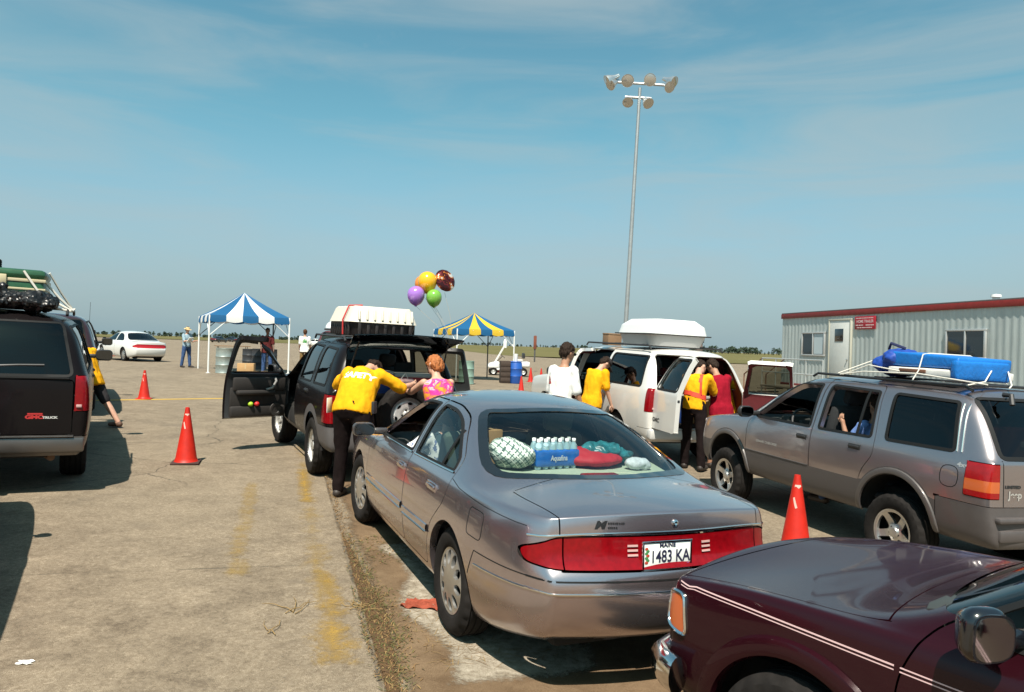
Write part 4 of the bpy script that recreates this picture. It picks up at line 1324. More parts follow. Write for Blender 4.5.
        for k, s in enumerate((1, -1)):
            q = c.P.get('tailgate')
            bmesh.ops.delete(q, geom=[x for x in q.faces if x.calc_center_median().y*s < 0], context='FACES')
            thicken(q, 0.07, 1)
            o = obj('door', q, [paint, trim], c.root, True, 50)
            gb = c.P.get('backlight%d' % k); obj('window', shrink(gb, 0.02), glass('dark_smoky_glass', (0.17, 0.18, 0.15)), o, True, 60)
            c.strips('window_seal', [(gl[k], 'rear', 0.035, 0.004, 0.0, True, 1, 'flat')], SEAL, o)
            lt = bmesh.new(); rbox(lt, (xr - 0.01, s*0.035, 0.95), (0.05, 0.05, 0.10), 0.01); rbox(lt, (xr + 0.0, s*0.02, 1.10), (0.04, 0.03, 0.04), 0.006); obj('door_handle', lt, BLACKP, o)
            if s > 0: lettering(c, 'GMC', 0.085, 0, 0.62, 0.76, BLACKP, 'rear', 0.003, 1.3, parent=o)
            swing(o, (xr + 0.02, s*0.80, 0), R(-93) if s > 0 else R(130))
    if lettered:
        lt = pbr('badge_red', (0.45, 0.03, 0.03), 0.4); lw = pbr('badge_white', (0.65, 0.63, 0.60), 0.4, metal=0.4)
        lettering(c, 'GMC', 0.048, 0, -0.46, 0.80, lt, 'rear', 0.003, 1.45)
        lettering(c, 'TRUCK', 0.030, 0, -0.595, 0.795, lw, 'rear', 0.002, 1.3)
        c.strips('small_badge', [([(-0.40, 0.833), (-0.53, 0.833)], 'rear', 0.016, 0.002, 0.001, False, 1, 'flat')], lt)
    if plate:
        bm = plate_bm(plate, None, None)
        obj('license_plate', bm, [pbr('plate_white', (0.78, 0.80, 0.76), 0.4), pbr('plate_ink', (0.02, 0.02, 0.05), 0.5), BLACKP, pbr('plate_green', (0.06, 0.22, 0.07), 0.5)], c.root, True, 30, (xr - 0.09, -0.03, 0.565))
        th = bmesh.new(); rbox(th, (xr - 0.06, -0.03, 0.45), (0.16, 0.10, 0.08), 0.015); tube(th, [(xr - 0.14, -0.03, 0.46), (xr - 0.18, -0.03, 0.50)], 0.022, 8); ellipsoid(th, (xr - 0.19, -0.03, 0.525), (0.03, 0.03, 0.03), 10, 8)
        obj('tow_hitch', th, BLACKP, c.root)
        ex = bmesh.new(); tube(ex, [(xr + 0.6, -0.50, 0.40), (xr + 0.3, -0.55, 0.37), (xr + 0.05, -0.62, 0.37)], 0.035, 10); obj('exhaust', ex, pbr('exhaust_rust', (0.20, 0.11, 0.06), 0.7, metal=0.4, var=0.3), c.root)
    bm = bmesh.new(); rbox(bm, (xr - 0.03, 0, 0.52), (0.14, 1.82, 0.16), 0.03); rbox(bm, (xr - 0.04, 0, 0.608), (0.14, 1.62, 0.014), 0.004); obj('step_bumper', bm, bmat if not barn else pbr('bumper_white', (0.55, 0.54, 0.52), 0.4), c.root)
    mats = (RUB, ALLOY, NUT, NUT)
    c.wheels(0.375, 0.215, 0.25, 'spoke' if not barn else 'plain', mats, 0.80, 0, (10, 40))
    underbody(c.root, S, xr + 0.1, xf - 0.2, 0.36, 0.66, 0.78)
    if not simple: c.cabin(trim, [0.25], 0.60, -0.75, 0.42, 1.05, 1.20, 0.68, 0.74, floor=(xr + 0.1, 1.2))
    for sd in (1, -1):
        fl = bmesh.new(); rbox(fl, (xf - 0.02, sd*0.68, 0.92), (0.08, 0.30, 0.20), 0.02); obj('headlight', fl, WHITEL, c.root)
    gr = bmesh.new(); rbox(gr, (xf - 0.02, 0, 0.92), (0.08, 1.0, 0.22), 0.02); obj('grille', gr, BLACKP, c.root)
    return c
BLK = car_paint('black_glossy_paint', (0.007, 0.0055, 0.006), 0.0, 0.25, dust=0.04, coat=0.15, spec=0.10)
GMC = big_wagon('large_wagon', 'black large wagon with green trunk and black bag roped on its roof', 'car', BLK, CHAR, plate='       Y')
place(GMC.root, -6.61, 9.59, R(119.6))
WHT = car_paint('white_wagon_paint', (0.62, 0.60, 0.565), 0.0, 0.35, dust=0.25)
SUB = big_wagon('large_wagon', 'white large wagon with both rear doors swung open and white roof box', 'car', WHT, MAROON, barn=True, open_rear_left=True, lettered=False)
place(SUB.root, 2.11, 14.24, R(108.6))
DKR = car_paint('dark_maroon_paint', (0.035, 0.010, 0.012), 0.2, 0.3, dust=0.2)
DK2 = big_wagon('large_wagon', 'dark wagon with maroon flanks mostly hidden beyond the black wagon', 'car', DKR, CHAR, lettered=False, simple=True)
place(DK2.root, -9.75, 15.3, R(119))
roof_rails(GMC, -2.2, 0.3, 0.68, 1.845, BLACKP, (-2.0, -1.0), 0.05, 0.016)
roof_rails(SUB, -2.3, 0.2, 0.68, 1.845, BLACKP, (-2.0, -1.0), 0.05, 0.016)
def antenna(car, x, y, z, h):
    bm = bmesh.new(); tube(bm, [(x, y, z), (x - 0.02, y, z + h)], 0.004, 5); return obj('antenna', bm, BLACKP, car.root)
antenna(DK2, 1.5, -0.7, 1.15, 1.0)

# --- compact black wagon with both front doors open and the rear glass raised
def compact():
    xr, xf = -2.10, 2.02
    A = [(1.325, 0.37, 0.43), (-1.325, 0.37, 0.43)]
    S = suv_spec(xr, xf, 0.86, 0.40, 1.12, 1.70, 1.765, 0.655, xr + 0.20, 0.30, 0.92, 1.20, 1.05, A, wbf=0.55, endw=0.96, hoodw=0.92)
    fw = rpoly([(-0.10, 1.15), (-0.06, 1.64), (0.22, 1.63), (0.76, 1.18), (0.74, 1.152)], [0.03, 0.03, 0.08, 0.04, 0.03])
    rw = rpoly([(-0.98, 1.16), (-0.90, 1.635), (-0.19, 1.645), (-0.21, 1.15)], 0.04)
    qw = rpoly([(-1.80, 1.17), (-1.68, 1.62), (-1.08, 1.635), (-1.14, 1.16)], 0.05)
    fd = rpoly([(0.90, 0.42), (0.90, 1.08), (0.82, 1.13), (0.25, 1.69), (-0.12, 1.70), (-0.16, 0.42)], [0.06, 0.05, 0.03, 0.1, 0.02, 0.05])
    rd = rpoly([(-0.175, 0.42), (-0.135, 1.70), (-0.95, 1.69), (-1.06, 1.10), (-1.07, 0.95), (-0.90, 0.76), (-0.84, 0.42)], [0.04, 0.02, 0.06, 0.05, 0.08, 0.1, 0.05])
    S['doors'] = [('front_door', fd), ('rear_door', rd)]
    S['windows'] = [('fwin', 'front_door', fw), ('rwin', 'rear_door', rw), ('qwin', None, qw)]
    S['regions'] = [('lamp', None, f_box(-9, xr + 0.16, 0.66, 9, 0.74, 1.08), 0.004), ('bumper', None, f_box(-9, -1.70, -1, 9, 0.0, 0.70), 0.004),
                    ('clad', None, f_cladding(0.47, A, 0.10), 0)]
    gl = rpoly([(-0.70, 1.12), (-0.60, 1.665), (0.60, 1.665), (0.70, 1.12)], 0.06); sg = sd_poly(gl)
    ws = rpoly([(-0.74, 1.18), (-0.59, 1.66), (0, 1.70), (0.59, 1.66), (0.74, 1.18)], [0.06, 0.08, 0.3, 0.08, 0.06]); sw = sd_poly(ws)
    S['glass'] = [('backlight', lambda co: sg(co.y, co.z) if co.x < xr + 0.40 else 0.5), ('windscreen', lambda co: sw(co.y, co.z) if 0.15 < co.x < 1.4 else 0.5)]
    clad = pbr('flare_dark_grey', (0.095, 0.088, 0.088), 0.55, var=0.08, vscale=12)
    c = Car(S, 'utility_vehicle', 'black compact utility vehicle with front doors open, rear glass raised and spare wheel on tailgate', 'car', BLK, 3)
    c.part('body', 'body', [BLK, CHAR], thick=0.02, inner=1); c.part('wheel_flare', 'clad', clad); c.part('bumper', 'bumper', clad, thick=0.02)
    for sd in (1, -1):
        q = c.P.get('lamp'); bmesh.ops.delete(q, geom=[x for x in q.faces if x.calc_center_median().y*sd < 0], context='FACES')
        shrink(q, -0.006); tl = obj('tail_light', q, REDL, c.root, True, 60)
        rv = bmesh.new(); rbox(rv, (xr + 0.005, sd*0.745, 0.83), (0.03, 0.10, 0.07), 0.015); obj('reversing_light', rv, WHITEL, tl)
        def ex(o, s):
            # inner trim panel: armrest, pull, map pocket with odds and ends, speaker
            y = s*0.80
            t = bmesh.new()
            rbox(t, (0.36, y - s*0.03, 0.98), (0.86, 0.05, 0.20), 0.03); rbox(t, (0.28, y - s*0.07, 0.86), (0.62, 0.10, 0.07), 0.03)
            rbox(t, (0.34, y - s*0.04, 0.58), (0.90, 0.07, 0.16), 0.03); rbox(t, (0.36, y - s*0.015, 0.76), (0.92, 0.03, 0.34), 0.03)
            lathe(t, [(0.10, 0.0), (0.095, 0.012), (0.06, 0.012), (0.055, 0.005), (0.01, 0.005)], 20, 'y', 0, Matrix.Translation((0.62, y - s*0.075, 0.60)) @ (Matrix.Rotation(math.pi, 4, 'Z') if s > 0 else Matrix.Identity(4)))
            obj('door_trim', t, pbr('dark_door_vinyl', (0.030, 0.026, 0.024), 0.55, var=0.1), o)
            h = bmesh.new(); tube(h, [(0.45, y - s*0.07, 0.90), (0.52, y - s*0.12, 0.93), (0.58, y - s*0.12, 1.03), (0.60, y - s*0.06, 1.07)], 0.018, 8); obj('pull_handle', h, pbr('pull_grey', (0.22, 0.21, 0.20), 0.5), o)
        c.door('front_door', sd, 'fwin', fw, (-0.02, 1.02), mirror=(0.74, 0.80, 1.19, 0.20, 0.17, 0.12), trim=CHAR, win_open=sd > 0, open_=R(-66) if sd > 0 else 0.0, hinge=(0.87, sd*0.84, 0), extra=ex if sd > 0 else None, glassm=GLASSC)
        c.door('rear_door', sd, 'rwin', rw, (-0.88, 1.03), trim=CHAR, glassm=GLASSD if sd > 0 else glass('smoky_glass', (0.26, 0.27, 0.24)), open_=0.0 if sd > 0 else R(62), hinge=(-0.19, -0.85, 0))
        q = c.part('quarter_window', 'qwin' + ('L' if sd > 0 else 'R'), GLASSD, off=0.006, ang=60)
        c.strips('window_seal', [(qw, 'side', 0.035, 0.004, 0.0, True, sd, 'flat')], SEAL, q)
    c.part('windscreen', 'windscreen', GLASSC, off=0.004, ang=60)
    g = c.P.get('backlight'); thicken(g, 0.012)
    go = obj('rear_window', g, glass('raised_privacy_glass', (0.62, 0.63, 0.62)), c.root, True, 60)
    h = V((xr + 0.19, 0, 1.70))
    for v in go.data.vertices: v.co -= h
    go.location = h; go.rotation_euler = (0, R(82), 0)
    st = bmesh.new(); rbox(st, (0, 0, 0), (0.03, 0.24, 0.03), 0.008); obj('brake_light', st, REDL, c.root, loc=(xr + 0.27, 0, 1.715))
    for s in (1, -1):
        b = bmesh.new(); tube(b, [(xr + 0.10, s*0.60, 1.35), (xr - 0.16, s*0.56, 1.74)], 0.010, 6); obj('gas_strut', b, BLACKP, c.root)
    c.strips('panel_seam', [(rpoly([(-0.66, 0.72), (-0.70, 1.10), (0.70, 1.10), (0.66, 0.72)], 0.04), 'rear', 0.010, 0.0015, 0.0006, True, 1, 'flat')], SEAL)
    sp = wheel(c.root, xr - 0.30, -0.02, 0.89, 0.355, 0.215, 0.20, 'steel', (RUB, STEELW, NUT, NUT), 1, R(18))
    sp.name = 'spare_wheel'; sp.rotation_euler = Euler((0, R(18), R(90)))
    br = bmesh.new(); rbox(br, (xr - 0.11, -0.02, 0.89), (0.26, 0.28, 0.28), 0.03); obj('spare_bracket', br, BLACKP, c.root)
    mats = (RUB, STEELW, NUT, NUT)
    c.wheels(0.365, 0.215, 0.23, 'steel', mats, 0.765, R(8), (15, 40))
    underbody(c.root, S, -1.95, 1.85, 0.38, 0.64, 0.72)
    c.cabin(CHAR, [0.05], 0.55, -0.85, 0.36, 0.80, 1.12, 0.64, 0.67, floor=(-2.0, 0.95))
    roof_rails(c, -1.75, 0.10, 0.60, 1.725, BLACKP, (-1.5, -0.6), 0.05, 0.015)
    for sd in (1, -1):
        fl = bmesh.new(); lathe(fl, [(0.10, 0.0), (0.09, 0.03), (0.01, 0.04)], 16, 'x', 0, Matrix.Translation((xf + 0.03, sd*0.62, 0.92))); obj('headlight', fl, WHITEL, c.root)
    return c
LIB = compact()
place(LIB.root, -2.36, 10.92, R(116.4))

# --- maroon utility vehicle right in front of us
def maroon():
    xr, xf = -2.25, 2.02
    A = [(1.33, 0.36, 0.40), (-1.33, 0.36, 0.40)]
    rows = [(0.0, -0.05), (0.07, 0.0), (0.25, 0.022), (0.48, 0.030), (0.70, 0.030), (0.86, 0.024), (0.95, 0.014), (1.0, 0.0)]
    S = suv_spec(xr, xf, 0.83, 0.36, 1.005, 1.57, 1.63, 0.66, xr + 0.30, 0.22, 0.93, 0.968, 0.94, A, wbf=0.6, endw=0.95, hoodw=0.925, rows=rows,
                 rear=[0.0, 0.03, 0.035, 0.02, 0.015, 0.01, 0.005, 0.0], front=[-0.06, -0.02, 0.02, 0.03, 0.03, 0.025, 0.012, 0.0], bow=-0.05)
    fw = rpoly([(-0.16, 1.065), (-0.12, 1.53), (0.14, 1.53), (0.78, 1.09), (0.76, 1.067)], [0.03, 0.03, 0.08, 0.04, 0.03])
    rw = rpoly([(-0.96, 1.07), (-0.90, 1.53), (-0.24, 1.54), (-0.26, 1.065)], 0.035)
    qw = rpoly([(-1.95, 1.08), (-1.85, 1.52), (-1.08, 1.53), (-1.12, 1.075)], 0.04)
    fd = rpoly([(0.955, 0.38), (0.955, 0.86), (0.88, 1.03), (0.18, 1.58), (-0.18, 1.59), (-0.21, 0.38)], [0.06, 0.15, 0.05, 0.1, 0.02, 0.05])
    rd = rpoly([(-0.222, 0.38), (-0.19, 1.59), (-0.94, 1.58), (-1.03, 1.05), (-1.04, 0.90), (-0.90, 0.72), (-0.84, 0.38)], [0.04, 0.02, 0.06, 0.05, 0.08, 0.1, 0.05])
    S['doors'] = [('front_door', fd), ('rear_door', rd)]
    S['windows'] = [('fwin', 'front_door', fw), ('rwin', 'rear_door', rw), ('qwin', None, qw)]
    def hd(co):
        if co.z < 0.75 or co.x < 0.7: return 0.5
        return max(abs(co.y) - (0.735 - 0.02*smooth(1.3, 2.0, co.x)), 1.02 + 0.10*(1-(co.y/0.8)**2) - co.x, co.x - 1.955)
    S['regions'] = [('hood', None, hd, 0.004), ('lamp', None, f_box(-9, xr + 0.15, 0.66, 9, 0.74, 1.0), 0.004)]
    ws = rpoly([(-0.745, 1.085), (-0.60, 1.545), (0, 1.59), (0.60, 1.545), (0.745, 1.085)], [0.06, 0.08, 0.3, 0.08, 0.06]); sw = sd_poly(ws)
    gl = rpoly([(-0.68, 1.08), (-0.58, 1.55), (0.58, 1.55), (0.68, 1.08)], 0.06); sg = sd_poly(gl)
    S['glass'] = [('windscreen', lambda co: sw(co.y, co.z) if 0.1 < co.x < 1.45 else 0.5), ('backlight', lambda co: sg(co.y, co.z) if co.x < xr + 0.42 else 0.5)]
    paint = car_paint('deep_burgundy_paint', (0.020, 0.0024, 0.0055), 0.15, 0.25, flake=0.15, dust=0.03, coat=0.4, spec=0.15)
    c = Car(S, 'utility_vehicle', 'burgundy utility vehicle with twin pinstripes and chrome bumper nosing in beside us', 'car', paint, 3)
    c.part('body', 'body', paint, lipd=0.06); c.part('hood', 'hood', paint, thick=0.018)
    for sd in (1, -1):
        q = c.P.get('lamp'); bmesh.ops.delete(q, geom=[x for x in q.faces if x.calc_center_median().y*sd < 0], context='FACES')
        obj('tail_light', shrink(q, -0.004), REDL, c.root, True, 60)
        def ex(o, s):
            c.strips('pinstripe', [([(-0.19, 0.892), (0.945, 0.892)], 'side', 0.0045, 0.0008, 0.0006, False, s, 'flat'), ([(-0.19, 0.878), (0.945, 0.878)], 'side', 0.004, 0.0008, 0.0006, False, s, 'flat')], PINS, o)
            tr = bmesh.new(); rbox(tr, (0.30, s*0.775, 0.98), (0.95, 0.05, 0.14), 0.02); obj('door_trim', tr, pbr('tan_door_vinyl', (0.16, 0.10, 0.07), 0.6), o)
        c.door('front_door', sd, 'fwin', fw, (-0.10, 0.945), mirror=(0.60, 0.76, 1.12, 0.165, 0.19, 0.12), win_open=True, extra=ex, trim=CHAR)
        c.door('rear_door', sd, 'rwin', rw, (-0.86, 0.945), trim=CHAR)
        q = c.part('quarter_window', 'qwin' + ('L' if sd > 0 else 'R'), GLASSD, off=0.006, ang=60)
        # turn signal wrapping the front corner, with bright bezel
        b = bmesh.new(); P0 = rpoly([(1.865, 0.66), (1.895, 0.84), (1.985, 0.835), (1.99, 0.68)], [0.04, 0.03, 0.03, 0.05])
        g = c.P.get('body'); g.free()
        sdp = sd_poly(P0)
        sh = shell(S, 3)[0]
        ins = set(cut(sh, lambda co: sdp(co.x, co.z) if co.y*sd > 0.4 else 0.5)); bmesh.ops.delete(sh, geom=[x for x in sh.faces if x not in ins], context='FACES')
        shrink(sh, -0.008); lo = obj('turn_signal', sh, ORANGEL, c.root, True, 60); b.free()
        c.strips('bezel', [(P0, 'side', 0.020, 0.016, 0.0, True, sd, 'round')], CHROME, lo)
        c.strips('pinstripe', [([(0.965, 0.892), (1.55, 0.892), (1.84, 0.888), (1.88, 0.878), (1.97, 0.884)], 'side', 0.006, 0.0008, 0.0006, False, sd, 'flat'),
                               ([(0.965, 0.878), (1.55, 0.878), (1.85, 0.874), (1.89, 0.866), (1.97, 0.872)], 'side', 0.004, 0.0008, 0.0006, False, sd, 'flat')], PINS)
        for (x, z, r) in A:
            c.strips('wheel_flare', [([(x + (r + 0.035)*math.cos(R(a)), z + (r + 0.035)*math.sin(R(a))) for a in range(-4, 188, 6)], 'side', 0.085, 0.030, 0.0, False, sd, 'round')], paint)
    c.part('windscreen', 'windscreen', GLASSC, off=0.004, ang=60); c.part('rear_window', 'backlight', GLASSD, off=0.004, ang=60)
    bp = bmesh.new()
    pts = [(1.86, 0.855, 0.50), (1.94, 0.835, 0.50), (2.02, 0.78, 0.50), (2.08, 0.55, 0.50), (2.11, 0, 0.50)]
    pts = pts + [(x, -y, z) for x, y, z in reversed(pts[:-1])]
    tube(bp, pts, [(0.085, 0.05)]*len(pts), 16)
    obj('bumper', bp, CHROME, c.root, True, 60)
    for s in (1, -1):
        hg = bmesh.new(); rbox(hg, (1.03, s*0.66, 0.985), (0.06, 0.03, 0.02), 0.008); lathe(hg, [(0.014, 0), (0.012, 0.016), (0.001, 0.018)], 10, M=Matrix.Translation((0.985, s*0.60, 0.99))); obj('hood_hinge', hg, BLACKP, c.root)
    cw = bmesh.new(); rbox(cw, (0.99, 0, 0.965), (0.16, 1.40, 0.03), 0.012); obj('cowl', cw, BLACKP, c.root)
    for sd in (1, -1):
        fl = bmesh.new(); rbox(fl, (1.985, sd*0.52, 0.77), (0.08, 0.30, 0.16), 0.02); obj('headlight', fl, WHITEL, c.root)
    gr = bmesh.new(); rbox(gr, (1.985, 0, 0.77), (0.08, 0.72, 0.16), 0.02); obj('grille', gr, CHROME, c.root)
    c.wheels(0.345, 0.205, 0.225, 'spoke', (RUB, ALLOY, NUT, NUT), 0.735, 0, (10, 40))
    underbody(c.root, S, xr + 0.1, xf - 0.15, 0.34, 0.60, 0.68)
    c.cabin(CHAR, [0.0], 0.50, -0.85, 0.36, 0.80, 1.06, 0.58, 0.66, floor=(xr + 0.15, 0.95))
    return c
PINS = pbr('pinstripe_pink', (0.62, 0.42, 0.42), 0.4)
MAR = maroon()
for d_ in MAR.root.children:
    if d_.name.startswith('door'):
        for m_ in d_.children:
            if m_.name.startswith('mirror'):
                sg = 1 if m_.data.vertices[0].co.y > 0 else -1; pv = V((0.60, sg*0.76, 1.12)); RM = Matrix.Rotation(R(-30*sg), 3, 'Z')
                for v in m_.data.vertices: v.co = pv + RM @ (v.co - pv)
                m_.data.materials[0] = pbr('mirror_black_gloss', (0.006, 0.007, 0.010), 0.2, coat=1); m_.data.materials[1] = pbr('mirror_glass_bright', (0.5, 0.5, 0.5), 0.05, metal=1)
place(MAR.root, 2.58, 2.29, R(128.3), -0.075)
# ------------------------------------------------------------------ people
def skin(name, c): return pbr(name, c, 0.55, var=0.10, vscale=30, spec=0.35)
SK_F = skin('skin_fair', (0.50, 0.285, 0.20)); SK_T = skin('skin_tan', (0.36, 0.19, 0.12)); SK_D = skin('skin_deep', (0.12, 0.06, 0.04))
EYE = pbr('eye_dark', (0.02, 0.015, 0.012), 0.3); LIPS = pbr('lips', (0.33, 0.11, 0.09), 0.5)
def cloth(name, c, var=0.10): return pbr(name, c, 0.9, var=var, vscale=14, bump=0.25, bscale=180, spec=0.12)
YEL = cloth('yellow_cotton', (0.76, 0.345, 0.008)); WHITE_T = cloth('white_cotton', (0.78, 0.77, 0.74), 0.04); BLACK_T = cloth('black_trousers', (0.010, 0.006, 0.006), 0.3)
def loft(bm, secs, seg=16, mi=0):
    """secs: (centre, across, fore, rx, ry): elliptical rings, rx along fore, ry along across"""
    rings = []
    for c, ac, fo, rx, ry in secs:
        rings.append([bm.verts.new(c + fo*(rx*math.cos(2*math.pi*k/seg)) + ac*(ry*math.sin(2*math.pi*k/seg))) for k in range(seg)])
    for a, b in zip(rings, rings[1:]):
        for k in range(seg): bm.faces.new((a[k], a[(k+1) % seg], b[(k+1) % seg], b[k])).material_index = mi
    bm.faces.new(list(reversed(rings[0]))).material_index = mi; bm.faces.new(rings[-1]).material_index = mi
def person(label, x, y, yaw, h=1.75, lean=0.0, curl=0.0, twist=0.0, armL=(5, 8, 12), armR=(5, 8, 12), legL=(0, 0, 4), legR=(0, 0, 4), head=(0, 0), skinm=SK_F,
           shirt=YEL, sleeve='short', pants=BLACK_T, shorts=False, shoes=None, hair=None, hairstyle='short', hat=None, girth=1.0, group=None, z=None, tuck=True, extra=None, sit=False, tank=False, cuff=0.0, shirt_len=0.0, side=0.0):
    """local x forward, y left. lean: trunk forward at the hips; curl: extra bend of the upper back; arms (swing, out, elbow[, in]), legs (thigh fwd, knee, out)"""
    s = h/1.75
    root = thing('person', label, 'person', (0, 0, 0), 0, group)
    def rotY(v, a): return Matrix.Rotation(a, 3, 'Y') @ V(v)
    # legs first with pelvis at origin
    def leg(sd, L):
        th, kn, out = R(L[0]), R(L[1]), R(L[2])
        hip = V((0, 0.092*sd*girth**0.5, -0.02))
        d1 = V((math.sin(th), sd*math.sin(out), -math.cos(th))).normalized()
        d2 = V((math.sin(th-kn), sd*math.sin(out)*0.6, -math.cos(th-kn))).normalized()
        knee = hip + d1*0.43; ank = knee + d2*0.42
        fd = V((1, sd*0.15, 0)) if abs(math.sin(th-kn)) < 0.75 else V((0.75, 0, -0.6)); fd.normalize()
        return hip, knee, ank, ank + fd*0.17 + V((0, 0, -0.045))
    LL, LR = leg(1, legL), leg(-1, legR)
    low = min(LL[2].z, LR[2].z) - 0.085
    base = V((0, 0, -low))
    LL = [p + base for p in LL]; LR = [p + base for p in LR]
    pel = base.copy()
    sp = [pel]; n = 6; a = R(lean); up = None
    dirs = []
    for i in range(n):
        ai = a + R(curl)*i/(n-1)
        d = V((math.sin(ai), math.sin(R(side)), math.cos(ai))).normalized(); dirs.append(d); sp.append(sp[-1] + d*(0.53/n))
    def at_t(t):
        f = max(0, min(0.999, t/0.53))*n; i = int(f)
        return sp[i].lerp(sp[i+1], f-i), dirs[i]
    def frame(t):
        p, d = at_t(t); tw = R(twist)*max(0, t)/0.53
        ac = Matrix.Rotation(tw, 3, d) @ V((0, 1, 0)); ac = (ac - d*ac.dot(d)).normalized(); fo = ac.cross(d)
        return p, d, ac, fo
    P0, D0, A0, F0 = frame(0.455)
    shL, shR = P0 + A0*0.175*girth**0.3, P0 - A0*0.175*girth**0.3
    def arm(sd, sh, A):
        sw, out, el = R(A[0]), R(A[1]), R(A[2]); inn = R(A[3]) if len(A) > 3 else 0.0
        fo = V((F0.x, F0.y, 0)).normalized(); ac = V((A0.x, A0.y, 0)).normalized()*sd; dn = V((0, 0, -1))
        d1 = (fo*math.sin(sw)*math.cos(out) + dn*math.cos(sw)*math.cos(out) + ac*math.sin(out)).normalized()
        d2 = (fo*math.sin(sw+el) + dn*math.cos(sw+el) + ac*(math.sin(out)*0.4 - math.sin(inn))).normalized()
        e = sh + d1*0.285; w = e + d2*0.25
        return sh, e, w, d2
    AL, AR = arm(1, shL, armL), arm(-1, shR, armR)
    nb, nd, nac, nfo = frame(0.52)
    hp, hy = R(head[0]), R(head[1])
    hd = Matrix.Rotation(hp, 3, nac) @ nd          # head axis, pitched
    hfo = Matrix.Rotation(hy, 3, hd) @ ((nfo - hd*nfo.dot(hd)).normalized()); hac = hd.cross(hfo)
    hc = nb + nd*0.06 + hd*0.115
    HM = Matrix((hfo, hac, hd)).transposed().to_4x4(); HM.translation = hc
    g = girth
    # ---- body
    bm = bmesh.new()
    def torso(b, ex, t0, t1, top=None):
        prof = [(-0.12, 0.085, 0.125), (-0.05, 0.115*g, 0.160*g**0.8), (0.03, 0.118*g, 0.163*g**0.8), (0.14, 0.108*g, 0.145*g), (0.25, 0.115*g**0.8, 0.155*g**0.7), (0.36, 0.120*g**0.6, 0.172*g**0.4), (0.435, 0.105, 0.178), (0.475, 0.080, 0.145), (0.505, 0.062, 0.085), (0.53, 0.055, 0.058)]
        secs = []
        for t, rx, ry in prof:
            if t < t0 - 1e-6 or t > t1 + 1e-6: continue
            if t < 0:
                p, d, ac, fo = frame(0.0); p = p + d*t
            else: p, d, ac, fo = frame(t)
            secs.append((p, ac, fo, rx + ex, ry + ex))
        loft(b, secs)
    torso(bm, 0, -0.12, 0.53)
    capsule(bm, nb - nd*0.03, 0.056, hc - hd*0.05, 0.052)
    v = ellipsoid(bm, (0, 0, 0.02), (0.095, 0.075, 0.112), 18, 12); xform(v, HM)
    v = ellipsoid(bm, (0.028, 0, -0.055), (0.062, 0.056, 0.062), 14, 10); xform(v, HM)
    v = ellipsoid(bm, (0.098, 0, -0.012), (0.018, 0.013, 0.026), 10, 8, rot=(0, R(-20), 0)); xform(v, HM)
    for sd in (1, -1):
        v = ellipsoid(bm, (-0.005, 0.077*sd, -0.004), (0.022, 0.010, 0.032), 10, 8); xform(v, HM)
    for S_ in (AL, AR):
        capsule(bm, S_[0], 0.052, S_[1], 0.040); capsule(bm, S_[1], 0.041, S_[2], 0.027)
        palm = S_[2] + S_[3]*0.055; capsule(bm, S_[2], 0.026, palm, 0.030)
    for L in (LL, LR):
        capsule(bm, L[0], 0.088*g**0.6, L[1], 0.056); capsule(bm, L[1], 0.056, L[1].lerp(L[2], 0.35), 0.058); capsule(bm, L[1].lerp(L[2], 0.35), 0.058, L[2], 0.037)
        capsule(bm, L[2] - V((0, 0, 0.03)), 0.040, L[3], 0.032)
    body = remesh(bm, 0.0125, 4)
    # fingers and thumb
    for S_, sd in ((AL, 1), (AR, -1)):
        d2 = S_[3]; ac = (A0 - d2*A0.dot(d2)).normalized(); nn = d2.cross(ac).normalized()
        b0 = S_[2] + d2*0.075
        for k, (o, L1) in enumerate(((-0.027, 0.062), (-0.009, 0.074), (0.009, 0.070), (0.026, 0.055))):
            p = b0 + nn*(o*1.0)
            q = p + d2*L1*0.5 - ac*sd*0.006; r = q + (d2*0.8 - ac*sd*0.6).normalized()*L1*0.5
            capsule(body, p, 0.0095, q, 0.0085, 6); capsule(body, q, 0.0085, r, 0.0065, 6)
        p = S_[2] + d2*0.035 + nn*(-0.024); q = p + (d2*0.6 - nn*0.7 - ac*sd*0.2).normalized()*0.038
        capsule(body, p, 0.0115, q, 0.010, 6); capsule(body, q, 0.010, q + (d2 - nn*0.15).normalized()*0.030, 0.008, 6)
    for sd in (1, -1):
        v = ellipsoid(body, (0.088, 0.031*sd, 0.012), (0.008, 0.013, 0.007), 8, 6, 1); xform(v, HM)
    v = ellipsoid(body, (0.086, 0, -0.062), (0.008, 0.024, 0.006), 8, 6, 2); xform(v, HM)
    obj('body', body, [skinm, EYE, LIPS], root, True, 60)
    # ---- trousers or shorts
    if pants is not None:
        bm = bmesh.new(); torso(bm, 0.012, -0.12, 0.14 if tuck else -0.05)
        for L in (LL, LR):
            k2 = L[1].lerp(L[2], 0.5)
            if shorts: capsule(bm, L[0], 0.105*g**0.6, L[0].lerp(L[1], 0.92), 0.085)
            else:
                capsule(bm, L[0], 0.103*g**0.6, L[1], 0.076); capsule(bm, L[1], 0.076, k2, 0.070); capsule(bm, k2, 0.070, L[2] + V((0, 0, 0.005)), 0.064)
        b = remesh(bm, 0.015, 3); wrinkle(b, 0.008, 9, x*3.1, (1, 1, 0.8)); obj('shorts' if shorts else 'trousers', b, pants, root, True, 70)
